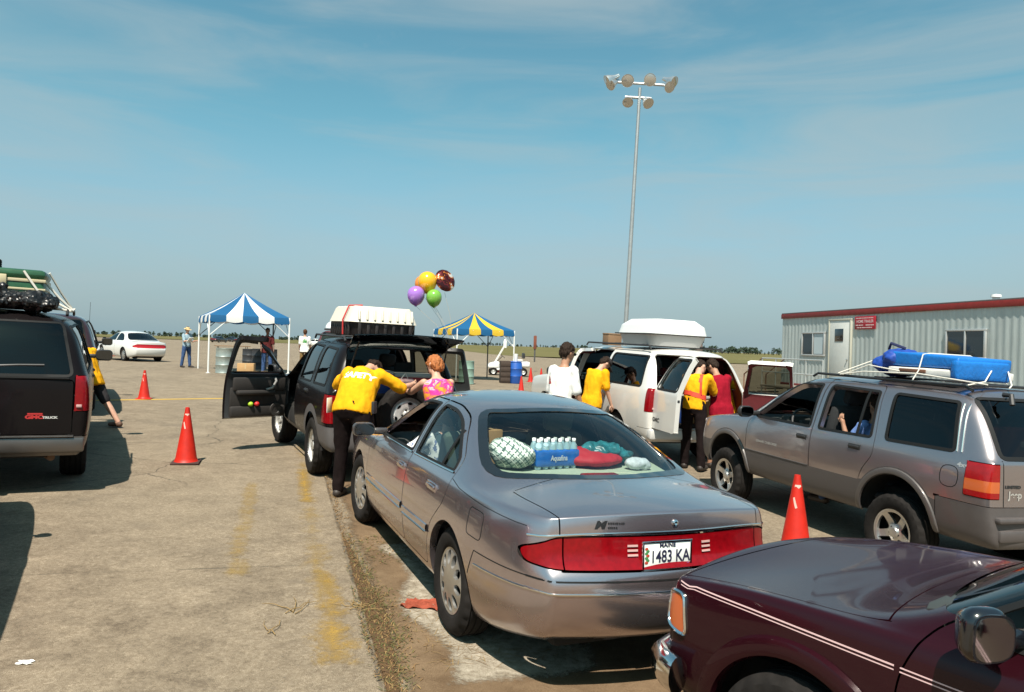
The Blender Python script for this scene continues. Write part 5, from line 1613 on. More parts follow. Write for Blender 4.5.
    # ---- shirt
    if shirt is not None:
        bm = bmesh.new()
        torso(bm, 0.020, -0.05 if tuck else -0.12, 0.475 if tank else 0.505)
        if not tuck:
            p, d, ac, fo = frame(0.0); loft(bm, [(p - d*(0.14 + shirt_len), ac, fo, 0.155*g, 0.200*g**0.8), (p, ac, fo, 0.152*g, 0.200*g**0.8), (p + d*0.10, ac, fo, 0.125*g, 0.165*g)])
        if not tank:
            for S_ in (AL, AR):
                if sleeve == 'short':
                    e = S_[0].lerp(S_[1], 0.82); capsule(bm, S_[0] - (S_[1]-S_[0])*0.05, 0.073, e, 0.068)
                elif sleeve == 'elbow': capsule(bm, S_[0], 0.078, S_[1], 0.066)
                else: capsule(bm, S_[0], 0.070, S_[1], 0.056); capsule(bm, S_[1], 0.056, S_[2], 0.040)
        b = remesh(bm, 0.014, 3); wrinkle(b, 0.014, 8, x*1.7 + y, (1, 1, 0.45)); wrinkle(b, 0.006, 20, x + 7, (1, 1, 0.5))
        so = obj('tank_top' if tank else 'shirt', b, shirt, root, True, 70)
    # ---- shoes
    for L in (LL, LR):
        b = bmesh.new(); d = (L[3] - L[2]); d.z *= 0.3; d.normalize()
        capsule(b, L[2] + V((0, 0, -0.035)) - d*0.03, 0.050, L[3] + V((0, 0, 0.0)) + d*0.02, 0.040)
        rb = remesh(b, 0.014, 2)
        for v in rb.verts: v.co.z = max(v.co.z, L[2].z - 0.085 if not sit else -9)
        obj('shoe', rb, shoes or pbr('shoe_dark', (0.03, 0.022, 0.018), 0.6), root, True, 60)
    # ---- hair
    if hair is not None:
        bm = bmesh.new()
        v = ellipsoid(bm, (-0.012, 0, 0.040), (0.104, 0.086, 0.106), 18, 12); xform(v, HM)
        if hairstyle == 'bob':
            v = ellipsoid(bm, (-0.035, 0, 0.0), (0.092, 0.100, 0.115), 18, 12); xform(v, HM)
        elif hairstyle == 'short':
            v = ellipsoid(bm, (-0.045, 0, 0.005), (0.066, 0.076, 0.085), 16, 10); xform(v, HM)
        b = remesh(bm, 0.010, 2); wrinkle(b, 0.022 if hairstyle == 'bob' else 0.012, 26, x, (1, 1, 0.5)); wrinkle(b, 0.010, 70, x + 3, (1, 1, 0.4))
        HI = HM.inverted()
        kill = [vv for vv in b.verts if (lambda q: q.x > 0.058 and q.z < 0.055 or (hairstyle != 'bob' and q.x > 0.015 and q.z < 0.03))(HI @ vv.co)]
        bmesh.ops.delete(b, geom=kill, context='VERTS')
        obj('hair', b, hair, root, True, 70)
    if hat is not None:
        kind, hm = hat
        b = bmesh.new()
        prof = [(0.001, 0.135), (0.06, 0.128), (0.092, 0.095), (0.098, 0.05)]
        if kind == 'brim': prof += [(0.10, 0.047), (0.16, 0.036), (0.165, 0.040), (0.10, 0.053)]
        v = lathe(b, prof, 24); 
        for q in v: q.co.x *= 1.06; q.co.y *= 0.92
        if kind == 'cap':
            vv = rbox(b, (0.125, 0, 0.048), (0.12, 0.13, 0.010), 0.004)
        xform(b.verts, HM); obj('hat', b, hm, root, True, 60)
    info = dict(HM=HM, AL=AL, AR=AR, P0=P0, D0=D0, A0=A0, F0=F0, frame=frame, g=g)
    if extra: extra(root, info)
    root.scale = (s, s, s)
    root.location = (x, y, gz(x, y) if z is None else z); root.rotation_euler = (0, 0, yaw)
    return root, info
def back_text(root, info, s, size, t, mat, name='lettering', dy=0.0, sx=1.0, bold=0.002):
    """print on the back of the shirt, dropped on the cloth"""
    sh = [c for c in root.children if c.name.split('.')[0] in ('shirt', 'tank_top')][0]
    bm = bmesh.new(); bm.from_mesh(sh.data); bvh = BVHTree.FromBMesh(bm); bm.free()
    p, d, ac, fo = info['frame'](t)
    tb = text_bm(s, size, 0.0, bold, sx=sx) if isinstance(s, str) else s
    M = basis(p - fo*0.5 + ac*dy, -ac, -fo)
    bmesh.ops.subdivide_edges(tb, edges=[e for e in tb.edges if e.calc_length() > 0.03], cuts=2)
    bmesh.ops.transform(tb, matrix=M, verts=tb.verts)
    for v in tb.verts:
        loc, nor, _i, _d = bvh.ray_cast(v.co, fo)
        if loc is not None: v.co = loc - fo*0.004
    obj(name, tb, mat, sh)
HAIR_D = pbr('hair_dark_brown', (0.022, 0.013, 0.009), 0.75, var=0.5, vscale=60, spec=0.15); HAIR_B = pbr('hair_brown', (0.07, 0.032, 0.015), 0.75, var=0.5, vscale=60, spec=0.15)
HAIR_R = pbr('hair_ginger', (0.33, 0.105, 0.026), 0.8, var=0.4, vscale=45)
def face_to(x, y, tx, ty): return math.atan2(ty - y, tx - x)
DEEP = R(114)
# --- the safety marshal bending in at the back of the compact wagon
g_ = on_ground(352, 487)
pr, inf = person('marshal in yellow SAFETY shirt bending over beside the spare wheel', -1.74, 8.08, R(74), 1.80, lean=23, curl=20, armL=(42, 46, 52), armR=(48, 40, 50, 10), legL=(6, 8, 5), legR=(-4, 4, 5), head=(66, 10),
    shirt=YEL, sleeve='elbow', pants=BLACK_T, hair=HAIR_D, girth=1.38, tuck=True)
back_text(pr, inf, 'SAFETY', 0.10, 0.335, pbr('print_white', (0.82, 0.82, 0.78), 0.7), sx=1.0, bold=0.004, dy=-0.035)
b = bmesh.new(); rbox(b, (0, 0, 0), (0.26, 0.045, 0.002), 0.0)
back_text(pr, inf, b, 0.09, 0.405, pbr('print_grey_olive', (0.30, 0.22, 0.05), 0.8), name='printed_panel')
b = bmesh.new(); rbox(b, (-0.02, -0.262, 1.0), (0.09, 0.03, 0.13), 0.01); obj('radio_pouch', b, BLACKP, pr)
b = bmesh.new(); rbox(b, (-0.04, 0.262, 1.00), (0.10, 0.006, 0.16), 0.002); obj('paper_tag', b, pbr('paper_white', (0.78, 0.77, 0.72), 0.8), pr)
# --- woman with ginger hair in a tie dyed tank top
def tiedye():
    m = bpy.data.materials.new('tie_dye'); m.use_nodes = True; nt = m.node_tree; b = nt.nodes['Principled BSDF']
    tc = nt.nodes.new('ShaderNodeTexCoord'); n = noise_n(nt, tc.outputs['Object'], 6.5, 3, 0.6, 1.2)
    cr = nt.nodes.new('ShaderNodeValToRGB'); cr.color_ramp.elements[0].position = 0.36; cr.color_ramp.elements[0].color = (0.75, 0.33, 0.02, 1)
    cr.color_ramp.elements[1].position = 0.66; cr.color_ramp.elements[1].color = (0.80, 0.14, 0.02, 1)
    for p, c in ((0.44, (0.80, 0.20, 0.03, 1)), (0.49, (0.55, 0.02, 0.22, 1)), (0.55, (0.62, 0.05, 0.30, 1)), (0.60, (0.75, 0.45, 0.42, 1))):
        e = cr.color_ramp.elements.new(p); e.color = c
    nt.links.new(n, cr.inputs[0]); nt.links.new(cr.outputs[0], b.inputs['Base Color']); b.inputs['Roughness'].default_value = 0.9
    return m
person('woman with ginger hair in pink and orange tank top reaching into the black wagon', -0.80, 8.38, R(118), 1.66, lean=10, curl=14, armL=(62, 14, 30), armR=(50, 10, 40), legL=(6, 6, 4), legR=(-3, 2, 4), head=(14, 30),
    shirt=tiedye(), tank=True, pants=cloth('white_shorts', (0.6, 0.55, 0.5)), shorts=True, hair=HAIR_R, hairstyle='bob', tuck=False)
# --- tall man in the white t-shirt and sunglasses
def shades(root, info):
    b = bmesh.new()
    for sd in (1, -1):
        v = rbox(b, (0.098, 0.034*sd, 0.014), (0.012, 0.050, 0.032), 0.005); v = rbox(b, (0.045, 0.079*sd, 0.018), (0.11, 0.006, 0.008), 0.002)
    rbox(b, (0.102, 0, 0.018), (0.006, 0.03, 0.008), 0.002)
    xform(b.verts, info['HM']); obj('sunglasses', b, pbr('sunglass_black', (0.01, 0.01, 0.01), 0.12), root)
pr, inf = person('dark haired man in white t-shirt and sunglasses walking behind the taupe sedan', 0.66, 9.75, R(42), 1.86, lean=4, curl=6, armL=(-6, 7, 22), armR=(8, 8, 15), legL=(-12, 8, 3), legR=(14, 4, 3), head=(8, -8),
    shirt=WHITE_T, pants=cloth('pale_shorts', (0.60, 0.57, 0.52)), shorts=True, hair=HAIR_D, skinm=SK_T, tuck=False, shirt_len=0.06, extra=shades)
b = bmesh.new()
for k in range(5): b.faces.new([b.verts.new(p) for p in ((-0.05 + 0.012*(k % 2), -0.045 + 0.02*k, 0), (0.04 - 0.01*k, -0.045 + 0.02*k, 0), (0.04 - 0.008*k, -0.03 + 0.02*k, 0), (-0.05 + 0.016*(k % 2), -0.03 + 0.02*k, 0))])
back_text(pr, inf, b, 0.06, 0.33, pbr('print_red', (0.55, 0.03, 0.03), 0.7), name='printed_logo', dy=0.09)
# --- young man with dark cap leaning in at the side of the white wagon
person('young man in yellow t-shirt and dark cap leaning in at the white wagon', 1.36, 12.25, R(38), 1.74, lean=8, curl=20, armL=(22, 6, 45), armR=(6, 6, 16), legL=(6, 4, 4), legR=(-4, 2, 4), head=(38, -5),
    shirt=YEL, pants=BLACK_T, hair=HAIR_D, hat=('cap', pbr('cap_dark', (0.02, 0.017, 0.018), 0.85)), tuck=False)
# --- marshal with red sash between the open rear doors
def sash(root, info):
    sh = [c for c in root.children if c.name.split('.')[0] == 'shirt'][0]
    bm = bmesh.new(); bm.from_mesh(sh.data); bvh = BVHTree.FromBMesh(bm); bm.free()
    out = bmesh.new()
    def band(t_of, dy_of, n, face):
        rings = []
        for k in range(n+1):
            u = k/n; t, ang = t_of(u), dy_of(u)
            p, d, ac, fo = info['frame'](t)
            dr = (fo*math.cos(ang) + ac*math.sin(ang)).normalized()
            loc, nor, _i, _d = bvh.ray_cast(p + dr*0.6, -dr)
            if loc is None: loc = p + dr*0.17; nor = dr
            rings.append((loc + dr*0.006, d, dr))
        vs = []
        for (l, d, dr) in rings: vs.append((out.verts.new(l - d*0.036), out.verts.new(l + d*0.036)))
        for a, b in zip(vs, vs[1:]): out.faces.new((a[0], b[0], b[1], a[1]))
    band(lambda u: 0.17 + 0.03*math.sin(u*2*math.pi), lambda u: u*2*math.pi, 40, 0)      # round the waist
    for k in range(1):
        rr = []
        for i in range(17):
            t = 0.17 + 0.31*i/16
            p, d, ac, fo = info['frame'](t); dy = 0.10 - 0.02*i/16
            loc, nor, _i, _d = bvh.ray_cast(p - fo*0.6 - ac*dy, fo)
            if loc is None: continue
            rr.append((out.verts.new(loc - fo*0.006 - ac*0.028), out.verts.new(loc - fo*0.006 + ac*0.028)))
        for a, b in zip(rr, rr[1:]): out.faces.new((a[0], a[1], b[1], b[0]))
    obj('safety_belt', out, pbr('sash_red_orange', (0.62, 0.05, 0.02), 0.7), root)
g_ = on_ground(701, 469)
person('man in yellow shirt with red safety sash standing at the open rear door', 2.86, 11.35, R(62), 1.80, lean=10, curl=22, armL=(30, 6, 40), armR=(32, 10, 52), legL=(6, 4, 4), legR=(-6, 2, 5), head=(30, -25),
    shirt=YEL, pants=BLACK_T, hair=HAIR_D, tuck=True, extra=sash)
person('person in crimson t-shirt bending into the back of the white wagon', 3.36, 11.62, R(112), 1.78, lean=8, curl=14, armL=(30, 6, 40), armR=(35, 8, 30), legL=(6, 4, 4), legR=(-6, 2, 4), head=(30, 10),
    shirt=cloth('crimson_cotton', (0.25, 0.006, 0.018)), pants=cloth('tan_shorts', (0.34, 0.22, 0.14)), shorts=True, hair=HAIR_D, skinm=SK_T, tuck=False, shirt_len=0.02, girth=1.05)
person('person in yellow shirt half hidden behind the crimson t-shirt', 3.70, 12.35, R(150), 1.60, lean=10, curl=20, armL=(30, 6, 40), armR=(35, 8, 30), head=(20, 0), shirt=YEL, pants=BLACK_T, hair=HAIR_B, tuck=False)
# --- youth in yellow at the far door of the black wagon, one leg stretched back
g_ = on_ground(103, 421)
person('youth in yellow t-shirt and dark shorts stepping into the black wagon', -6.98, 12.15, R(168), 1.72, lean=16, curl=10, armL=(40, 10, 30), armR=(40, 8, 30), legL=(42, 60, 4), legR=(-26, 10, 4), head=(10, 0),
    shirt=YEL, pants=cloth('dark_shorts', (0.03, 0.028, 0.03)), shorts=True, hair=HAIR_B, tuck=False, shoes=pbr('shoe_brown', (0.10, 0.05, 0.03), 0.7))
# --- far people by the tents
JEANS = cloth('blue_jeans', (0.045, 0.085, 0.19), 0.25)
g_ = on_ground(186, 367.5)
def paper(root, info):
    b = bmesh.new(); p = info['AR'][2] + info['AR'][3]*0.12; rbox(b, p, (0.02, 0.22, 0.28), 0.003, (0, R(40), 0)); obj('clipboard', b, pbr('paper_white', (0.78, 0.77, 0.72), 0.8), root)
person('woman in pale blue shirt, jeans and straw hat reading a clipboard by the tent leg', g_.x, g_.y, R(-25), 1.60, armL=(20, 8, 80), armR=(20, 8, 80), legL=(4, 2, 5), legR=(-6, 2, 5), head=(14, 0), shirt=cloth('pale_blue_cotton', (0.26, 0.36, 0.42)), pants=JEANS,
    hair=HAIR_B, hat=('brim', pbr('straw', (0.55, 0.40, 0.20), 0.9, var=0.2)), tuck=True, girth=1.1, extra=paper)
g_ = on_ground(304, 371)
pr, inf = person('person in white t-shirt with green clover print and khaki trousers seen from behind', g_.x, g_.y, R(100), 1.76, armL=(6, 8, 20), armR=(6, 8, 20), legL=(5, 2, 4), legR=(-5, 2, 4), head=(6, 10), shirt=WHITE_T, pants=cloth('khaki_cotton', (0.23, 0.145, 0.06)), hair=HAIR_B, tuck=False)
b = bmesh.new()
for k in range(4):
    a = math.pi/4 + k*math.pi/2
    pts = [(0.06*math.cos(a) + 0.055*math.cos(2*math.pi*i/14), 0.06*math.sin(a) + 0.055*math.sin(2*math.pi*i/14)) for i in range(14)]
    b.faces.new([b.verts.new((px, py, 0)) for px, py in pts])
back_text(pr, inf, b, 0.1, 0.35, pbr('print_green', (0.06, 0.30, 0.06), 0.7), name='clover_print')
g_ = at(264, 368, 27.5); 
person('person in dark red shirt standing behind the drums under the blue and white tent', g_.x, 27.8, R(-70), 1.72, armL=(10, 8, 30), armR=(10, 8, 30), head=(6, 0), shirt=cloth('dark_red_cotton', (0.10, 0.02, 0.02)), pants=JEANS, skinm=SK_D, hair=HAIR_D, tuck=False)
# --- people inside the cars
def in_car(car_root, lx, ly, lz, yaw_local, label, **kw):
    pr, inf = person(label, 0, 0, 0, sit=True, z=0.0, **kw)
    M = car_root.matrix_world if False else (Matrix.Translation(car_root.location) @ car_root.rotation_euler.to_matrix().to_4x4())
    s = pr.scale.copy()
    p = M @ V((lx, ly, lz))
    pr.location = p; pr.rotation_euler = (M.to_3x3() @ Matrix.Rotation(yaw_local, 3, 'Z')).to_euler()
    return pr
# seated figures: the pelvis height above the root is about 0.50 m for bent legs, so drop the root accordingly
def floral():
    m = bpy.data.materials.new('floral_cotton'); m.use_nodes = True; nt = m.node_tree; b = nt.nodes['Principled BSDF']
    tc = nt.nodes.new('ShaderNodeTexCoord'); n = noise_n(nt, tc.outputs['Object'], 26, 2, 0.5, 0.6)
    nt.links.new(mixc(nt, ramp(nt, n, 0.52, 0.58), (0.78, 0.78, 0.76), (0.12, 0.16, 0.30)), b.inputs['Base Color']); b.inputs['Roughness'].default_value = 0.9
    return m
in_car(SEDAN, 0.30, 0.39, 0.02, 0, 'driver of the taupe sedan in floral shirt with elbow on the window sill', h=1.66, lean=-7, curl=6, armL=(22, 50, 70, 70), armR=(50, 5, 30), legL=(84, 70, 3), legR=(84, 70, 3), head=(4, 0),
    shirt=floral(), sleeve='elbow', pants=JEANS, hair=HAIR_B, hairstyle='bob', tuck=True)
in_car(JEEP.root, -0.50, 0.36, 0.20, 0, 'dark haired passenger in blue shirt in the back seat of the grey vehicle', h=1.62, lean=-12, curl=8, armL=(30, 10, 130, 0), armR=(50, 5, 30), legL=(84, 70, 3), legR=(84, 70, 3), head=(4, -10),
    shirt=cloth('sky_blue_cotton', (0.16, 0.26, 0.55)), pants=JEANS, hair=HAIR_D, skinm=SK_T, tuck=True)
# ------------------------------------------------------------------ cones
CONE = pbr('cone_orange_red', (0.47, 0.016, 0.007), 0.5, var=0.14, vscale=7, spec=0.4); CONEB = pbr('cone_base_dark', (0.05, 0.02, 0.016), 0.8)
SCUFF = pbr('cone_scuff_white', (0.62, 0.42, 0.36), 0.7)
_cone = {}
def cone(px, py, h, label, base_dark=True, yaw=0.3, scuff=True, loc=None):
    p = loc or on_ground(px, py)
    root = thing('traffic_cone', label, 'traffic cone', p, yaw, 'orange traffic cones around the lanes')
    if not _cone:
        b = bmesh.new()
        lathe(b, [(0.215, 0.03), (0.200, 0.045), (0.182, 0.10), (0.038, 0.98), (0.034, 1.0), (0.026, 1.0), (0.022, 0.96)], 28)
        _cone['c'] = mesh_of('cone_body', b, CONE, True, 50)
        b = bmesh.new(); rbox(b, (0, 0, 0.018), (0.48, 0.48, 0.036), 0.012, seg=2); _cone['b'] = mesh_of('cone_base', b, CONEB, True, 40); b2 = bmesh.new(); rbox(b2, (0, 0, 0.018), (0.48, 0.48, 0.036), 0.012); _cone['o'] = mesh_of('cone_base', b2, CONE, True, 40)
        b = bmesh.new()
        rr = []
        for k in range(9):
            a = -2.2 + k*0.16
            rr.append((b.verts.new((0.060*math.cos(a), 0.060*math.sin(a), 0.86 + 0.01*math.sin(k))), b.verts.new((0.0555*math.cos(a), 0.0555*math.sin(a), 0.89))))
        for a, c in zip(rr, rr[1:]): b.faces.new((a[0], c[0], c[1], a[1]))
        _cone['s'] = mesh_of('scuff_mark', b, SCUFF); b = bmesh.new()
        rr = []
        for k in range(5):
            z = 0.62 + k*0.03; a = -1.9 - 0.1*k; r = 0.182 - (z-0.10)*0.144/0.88 + 0.0025
            rr.append((b.verts.new((r*math.cos(a), r*math.sin(a), z)), b.verts.new((r*math.cos(a+0.25), r*math.sin(a+0.25), z + 0.01))))
        for a, c in zip(rr, rr[1:]): b.faces.new((a[0], c[0], c[1], a[1]))
        _cone['t'] = mesh_of('scuff_mark', b, SCUFF)
    link(bpy.data.objects.new('cone_body', _cone['c']), root); link(bpy.data.objects.new('cone_base', _cone['b' if base_dark else 'o']), root)
    if scuff:
        for q in 'st': link(bpy.data.objects.new('scuff_mark', _cone[q]), root)
    root.scale = (h*0.98, h*0.98, h)
    return root
cone(186, 463, 0.73, 'orange cone with dark base on open concrete between the two lanes')
cone(144, 399, 0.66, 'orange cone with orange base on the yellow line beyond the black wagon', False)
c_ = on_ground(795, 560); cone(0, 0, 0.78, 'tall orange cone between the taupe sedan and the grey vehicle', True, -0.2, loc=c_)
cone(521, 394, 0.62, 'orange cone nearest to us in front of the blue barrel', False, scuff=False)
cone(530.5, 382, 0.66, 'orange cone touching the blue barrel on its right', False, scuff=False)
cone(541, 381.5, 0.62, 'orange cone standing alone to the right of the golf cart', False, scuff=False)
cone(113, 356, 0.72, 'orange cone far off left of the white coupe', False, scuff=False)
cone(552, 379, 0.6, 'orange cone just left of the man in the white t-shirt', False, scuff=False)

# ------------------------------------------------------------------ tents
def tent(name, label, P, phi, size, c1, c2, leg=2.05, rise=0.95):
    root = thing(name, label, 'tent', P, phi, 'striped canopy tents on the apron')
    POLE = pbr('white_pole', (0.72, 0.72, 0.70), 0.4); PD = pbr('shaded_pole', (0.05, 0.05, 0.05), 0.5)  # back leg and nearby braces get a darker colour standing for shade
    S = size; ap = V((S/2, S/2, leg + rise)); cs = [V((0, 0, leg)), V((S, 0, leg)), V((S, S, leg)), V((0, S, leg))]
    bm = bmesh.new(); N = 5; NS = 8
    for i in range(4):
        a, b = cs[i], cs[(i+1) % 4]; out = V(((a+b)/2 - ap)); out.z = 0; out.normalize()
        for k in range(N):
            mi = 0 if k % 2 == 0 else 1
            for q in range(4):
                u0, u1 = (k + q/4)/N, (k + (q+1)/4)/N
                col = []
                for u in (u0, u1):
                    col.append([ap.lerp(a.lerp(b, u), (j/NS)) + V((0, 0, -0.10*math.sin(math.pi*j/NS)*(0.4 + 0.6*math.sin(math.pi*u)))) for j in range(NS+1)])
                    e = col[-1][-1]; sc = 0.22 + 0.05*abs(math.sin(math.pi*(u*N)))
                    col[-1] += [e + out*0.025 + V((0, 0, -sc*0.5)), e + out*0.03 + V((0, 0, -sc))]
                for j in range(NS+2):
                    try: bm.faces.new([bm.verts.new(p) for p in (col[0][j], col[0][j+1], col[1][j+1], col[1][j])]).material_index = mi
                    except ValueError: pass
    bmesh.ops.remove_doubles(bm, verts=bm.verts, dist=0.0005)
    obj('canopy', bm, [c1, c2], root, True, 30)
    for i, c in enumerate(cs):
        b = bmesh.new(); tube(b, [V((c.x, c.y, 0)), V((c.x, c.y, leg))], 0.030, 8); lathe(b, [(0.001, 0.02), (0.08, 0.016), (0.08, 0.0)], 10, M=Matrix.Translation((c.x, c.y, 0))); obj('leg', b, PD if i == 2 else POLE, root)
        d1 = (cs[(i+1) % 4] - c).normalized(); d2 = (cs[i-1] - c).normalized()
        b = bmesh.new(); tube(b, [c + V((0, 0, -0.75)), c + d1*0.75 + V((0, 0, -0.05))], 0.016, 6); obj('brace', b, PD if i in (2,) else POLE, root)
        b = bmesh.new(); tube(b, [c + V((0, 0, -0.75)), c + d2*0.75 + V((0, 0, -0.05))], 0.016, 6); obj('brace', b, PD if i in (2, 3) else POLE, root)
    return root
def canvas(name, c):
    m = bpy.data.materials.new(name); m.use_nodes = True; nt = m.node_tree; b = nt.nodes['Principled BSDF']
    b.inputs['Base Color'].default_value = (*c, 1); b.inputs['Roughness'].default_value = 0.6
    tl = nt.nodes.new('ShaderNodeBsdfTranslucent'); tl.inputs[0].default_value = (*c, 1)
    mx = nt.nodes.new('ShaderNodeMixShader'); mx.inputs[0].default_value = 0.25
    nt.links.new(b.outputs[0], mx.inputs[1]); nt.links.new(tl.outputs[0], mx.inputs[2]); nt.links.new(mx.outputs[0], nt.nodes['Material Output'].inputs[0])
    return m
C_BLUE, C_WHITE, C_YEL = canvas('canvas_blue', (0.006, 0.105, 0.26)), canvas('canvas_white', (0.76, 0.76, 0.74)), canvas('canvas_yellow', (0.70, 0.46, 0.03))
pt = on_ground(208, 373); tent('canopy_tent', 'blue and white striped canopy tent over the drums', pt, R(30), 2.85, C_BLUE, C_WHITE, 2.12, 0.95); TENT1 = pt
p2 = on_ground(513, 382); ph = R(27); s2 = 2.75
tent('canopy_tent', 'blue and yellow striped canopy tent over the golf cart', p2 - V((math.cos(ph), math.sin(ph), 0))*s2, ph, s2, C_BLUE, C_YEL, 2.28, 0.78)
# ------------------------------------------------------------------ drums, boxes, table under the first tent
GALV = pbr('galvanised_drum', (0.36, 0.40, 0.37), 0.45, metal=0.6, var=0.25, vscale=4); DRK = pbr('dark_drum', (0.03, 0.032, 0.036), 0.5, var=0.2)
CARD = pbr('cardboard', (0.42, 0.25, 0.11), 0.85, var=0.10, vscale=5); WOOD = pbr('weathered_wood', (0.22, 0.13, 0.07), 0.8, var=0.25, vscale=10, stretch=(1, 8, 8))
def drum(p, label, mat, r=0.29, h=0.88, group='steel drums under the tent', name='drum', lid=True):
    root = thing(name, label, 'drum', p, random.random()*6, group)
    b = bmesh.new()
    pr = [(0.001, 0.0), (r, 0.0), (r + 0.008, 0.012), (r, 0.03)]
    for z in (0.33, 0.66): pr += [(r, z*h - 0.03), (r + 0.014, z*h), (r, z*h + 0.03)]
    pr += [(r, h - 0.03), (r + 0.008, h - 0.012), (r - 0.006, h)]
    lathe(b, pr, 28); obj('shell', b, mat, root, True, 40)
    b = bmesh.new(); lathe(b, [(r - 0.004, h - 0.012), (r - 0.03, h - 0.02), (0.001, h - 0.018)], 28); lathe(b, [(0.03, h - 0.02), (0.03, h - 0.004), (0.001, h - 0.004)], 10, M=Matrix.Translation((r*0.6, 0, 0))); obj('lid', b, mat, root)
    return root
def gpt(px, py): return on_ground(px, py)
drum(gpt(224, 373), 'dented pale steel drum beside the tent front leg', GALV, 0.30, 0.92)
drum(gpt(259, 369), 'dark drum behind the cardboard boxes', DRK, 0.30, 0.86); drum(gpt(270, 367.5), 'dark drum farthest right under the tent', DRK, 0.29, 0.82); drum(gpt(249, 367), 'dark drum half hidden by the wooden table', DRK, 0.29, 0.80)
drum(gpt(466, 384), 'pale green drum seen through the black vehicle door window', pbr('drum_green', (0.22, 0.33, 0.27), 0.5, var=0.15), 0.30, 0.92)
def carton(p, size, yaw, label, on=0.0):
    root = thing('cardboard_box', label, 'box', p + V((0, 0, on)), yaw, 'cardboard boxes beside the drums')
    b = bmesh.new(); rbox(b, (0, 0, size[2]/2), size, 0.008); obj('carton', b, CARD, root)
    b = bmesh.new(); rbox(b, (0, 0, size[2] + 0.001), (size[0]*1.0, 0.05, 0.002), 0.0); rbox(b, (0, -size[1]/2 - 0.001, size[2]*0.8), (0.05, 0.002, size[2]*0.4), 0.0); obj('tape', b, pbr('packing_tape', (0.5, 0.36, 0.2), 0.3), root)
    return root
carton(gpt(246, 377), (0.55, 0.42, 0.48), 0.2, 'brown carton closest to the pale drum, taller than its neighbours'); carton(gpt(258, 379), (0.40, 0.36, 0.26), -0.1, 'small brown carton on the ground in front of the drums'); carton(gpt(266, 377.5), (0.34, 0.3, 0.22), 0.4, 'smallest brown carton at the right end of the row')
def table(p, L, W, H, yaw, label, mat):
    root = thing('folding_table', label, 'table', p, yaw)
    b = bmesh.new(); rbox(b, (0, 0, H), (L, W, 0.04), 0.008); obj('tabletop', b, mat, root)
    for sx in (-1, 1):
        for sy in (-1, 1):
            b = bmesh.new(); tube(b, [(sx*(L/2 - 0.12), sy*(W/2 - 0.08), 0), (sx*(L/2 - 0.15), sy*(W/2 - 0.08), H)], 0.016, 6); obj('leg', b, BLACKP, root)
    return root
table(gpt(232, 361), 1.7, 0.7, 0.78, 0.5, 'brown wooden table behind the pale drum', WOOD)
# ------------------------------------------------------------------ golf cart, barrel and crate under the second tent
def golf_cart():
    p = gpt(508, 375.5); root = thing('golf_cart', 'small white golf cart parked under the blue and yellow tent', 'golf cart', p, R(184))
    W_ = pbr('cart_white', (0.72, 0.71, 0.69), 0.35, coat=0.4); 
    b = bmesh.new()
    vs = rbox(b, (0.80, 0, 0.55), (0.62, 1.05, 0.42), 0.12, seg=3)
    for v in vs:
        if v.co.z > 0.6 and v.co.x > 0.8: v.co.z -= 0.16*(v.co.x - 0.8)/0.3
    rbox(b, (-0.70, 0, 0.62), (0.85, 1.05, 0.30), 0.08, seg=3); rbox(b, (0.05, 0, 0.33), (1.6, 1.0, 0.10), 0.03)
    obj('body', b, W_, root, True, 50)
    b = bmesh.new(); rbox(b, (-0.50, 0, 0.83), (0.50, 1.0, 0.12), 0.05); obj('seat', b, pbr('cart_seat', (0.55, 0.52, 0.48), 0.6), root)
    b = bmesh.new(); rbox(b, (-0.80, 0, 1.08), (0.10, 1.0, 0.30), 0.04); obj('backrest', b, BLACKP, root)
    b = bmesh.new(); tube(b, [(0.62, 0.22, 0.75), (0.36, 0.22, 1.02)], 0.02, 8); v = lathe(b, [(0.17, -0.012), (0.185, 0), (0.17, 0.012), (0.16, 0)], 20, closed_prof=True, M=Matrix.Translation((0.34, 0.22, 1.04)) @ Matrix.Rotation(R(-40), 4, 'Y')); obj('steering_wheel', b, BLACKP, root)
    for s in (1, -1):
        b = bmesh.new(); tube(b, [(0.72, s*0.48, 0.70), (0.22, s*0.46, 1.62)], 0.022, 6); obj('windscreen_post', b, W_, root)
    for x in (0.82, -0.78):
        for s in (1, -1): wheel(root, x, s*0.45, 0.22, 0.22, 0.12, 0.16, 'plain', (RUB, STEELW, NUT, NUT), s)
    b = bmesh.new(); rbox(b, (0.1, 0, 0.22), (1.1, 0.8, 0.12), 0.03); obj('chassis', b, pbr('chassis_red', (0.30, 0.03, 0.03), 0.6), root)
golf_cart()
BB = pbr('barrel_blue', (0.015, 0.085, 0.36), 0.42, var=0.1, coat=0.2)
def barrel():
    root = thing('plastic_barrel', 'blue plastic barrel beside the tent leg', 'barrel', gpt(515, 383.5), 0.3)
    b = bmesh.new(); lathe(b, [(0.001, 0), (0.26, 0), (0.285, 0.05), (0.29, 0.30), (0.30, 0.32), (0.29, 0.34), (0.29, 0.62), (0.30, 0.64), (0.29, 0.66), (0.28, 0.86), (0.24, 0.93)], 28); obj('shell', b, BB, root)
    b = bmesh.new(); lathe(b, [(0.27, 0.90), (0.275, 0.93), (0.24, 0.95), (0.001, 0.945)], 28); obj('lid', b, BB, root)
barrel()
def crate(p, size, mat, label, name='storage_crate'):
    root = thing(name, label, 'crate', p, 0.15)
    b = bmesh.new(); rbox(b, (0, 0, size[2]/2), size, 0.015); obj('box', b, mat, root)
    b = bmesh.new()
    for k in range(4): rbox(b, (0, -size[1]/2 - 0.006, size[2]*(0.15 + 0.23*k)), (size[0]*0.98, 0.014, size[2]*0.16), 0.004)
    obj('slat_front', b, mat, root)
    return root
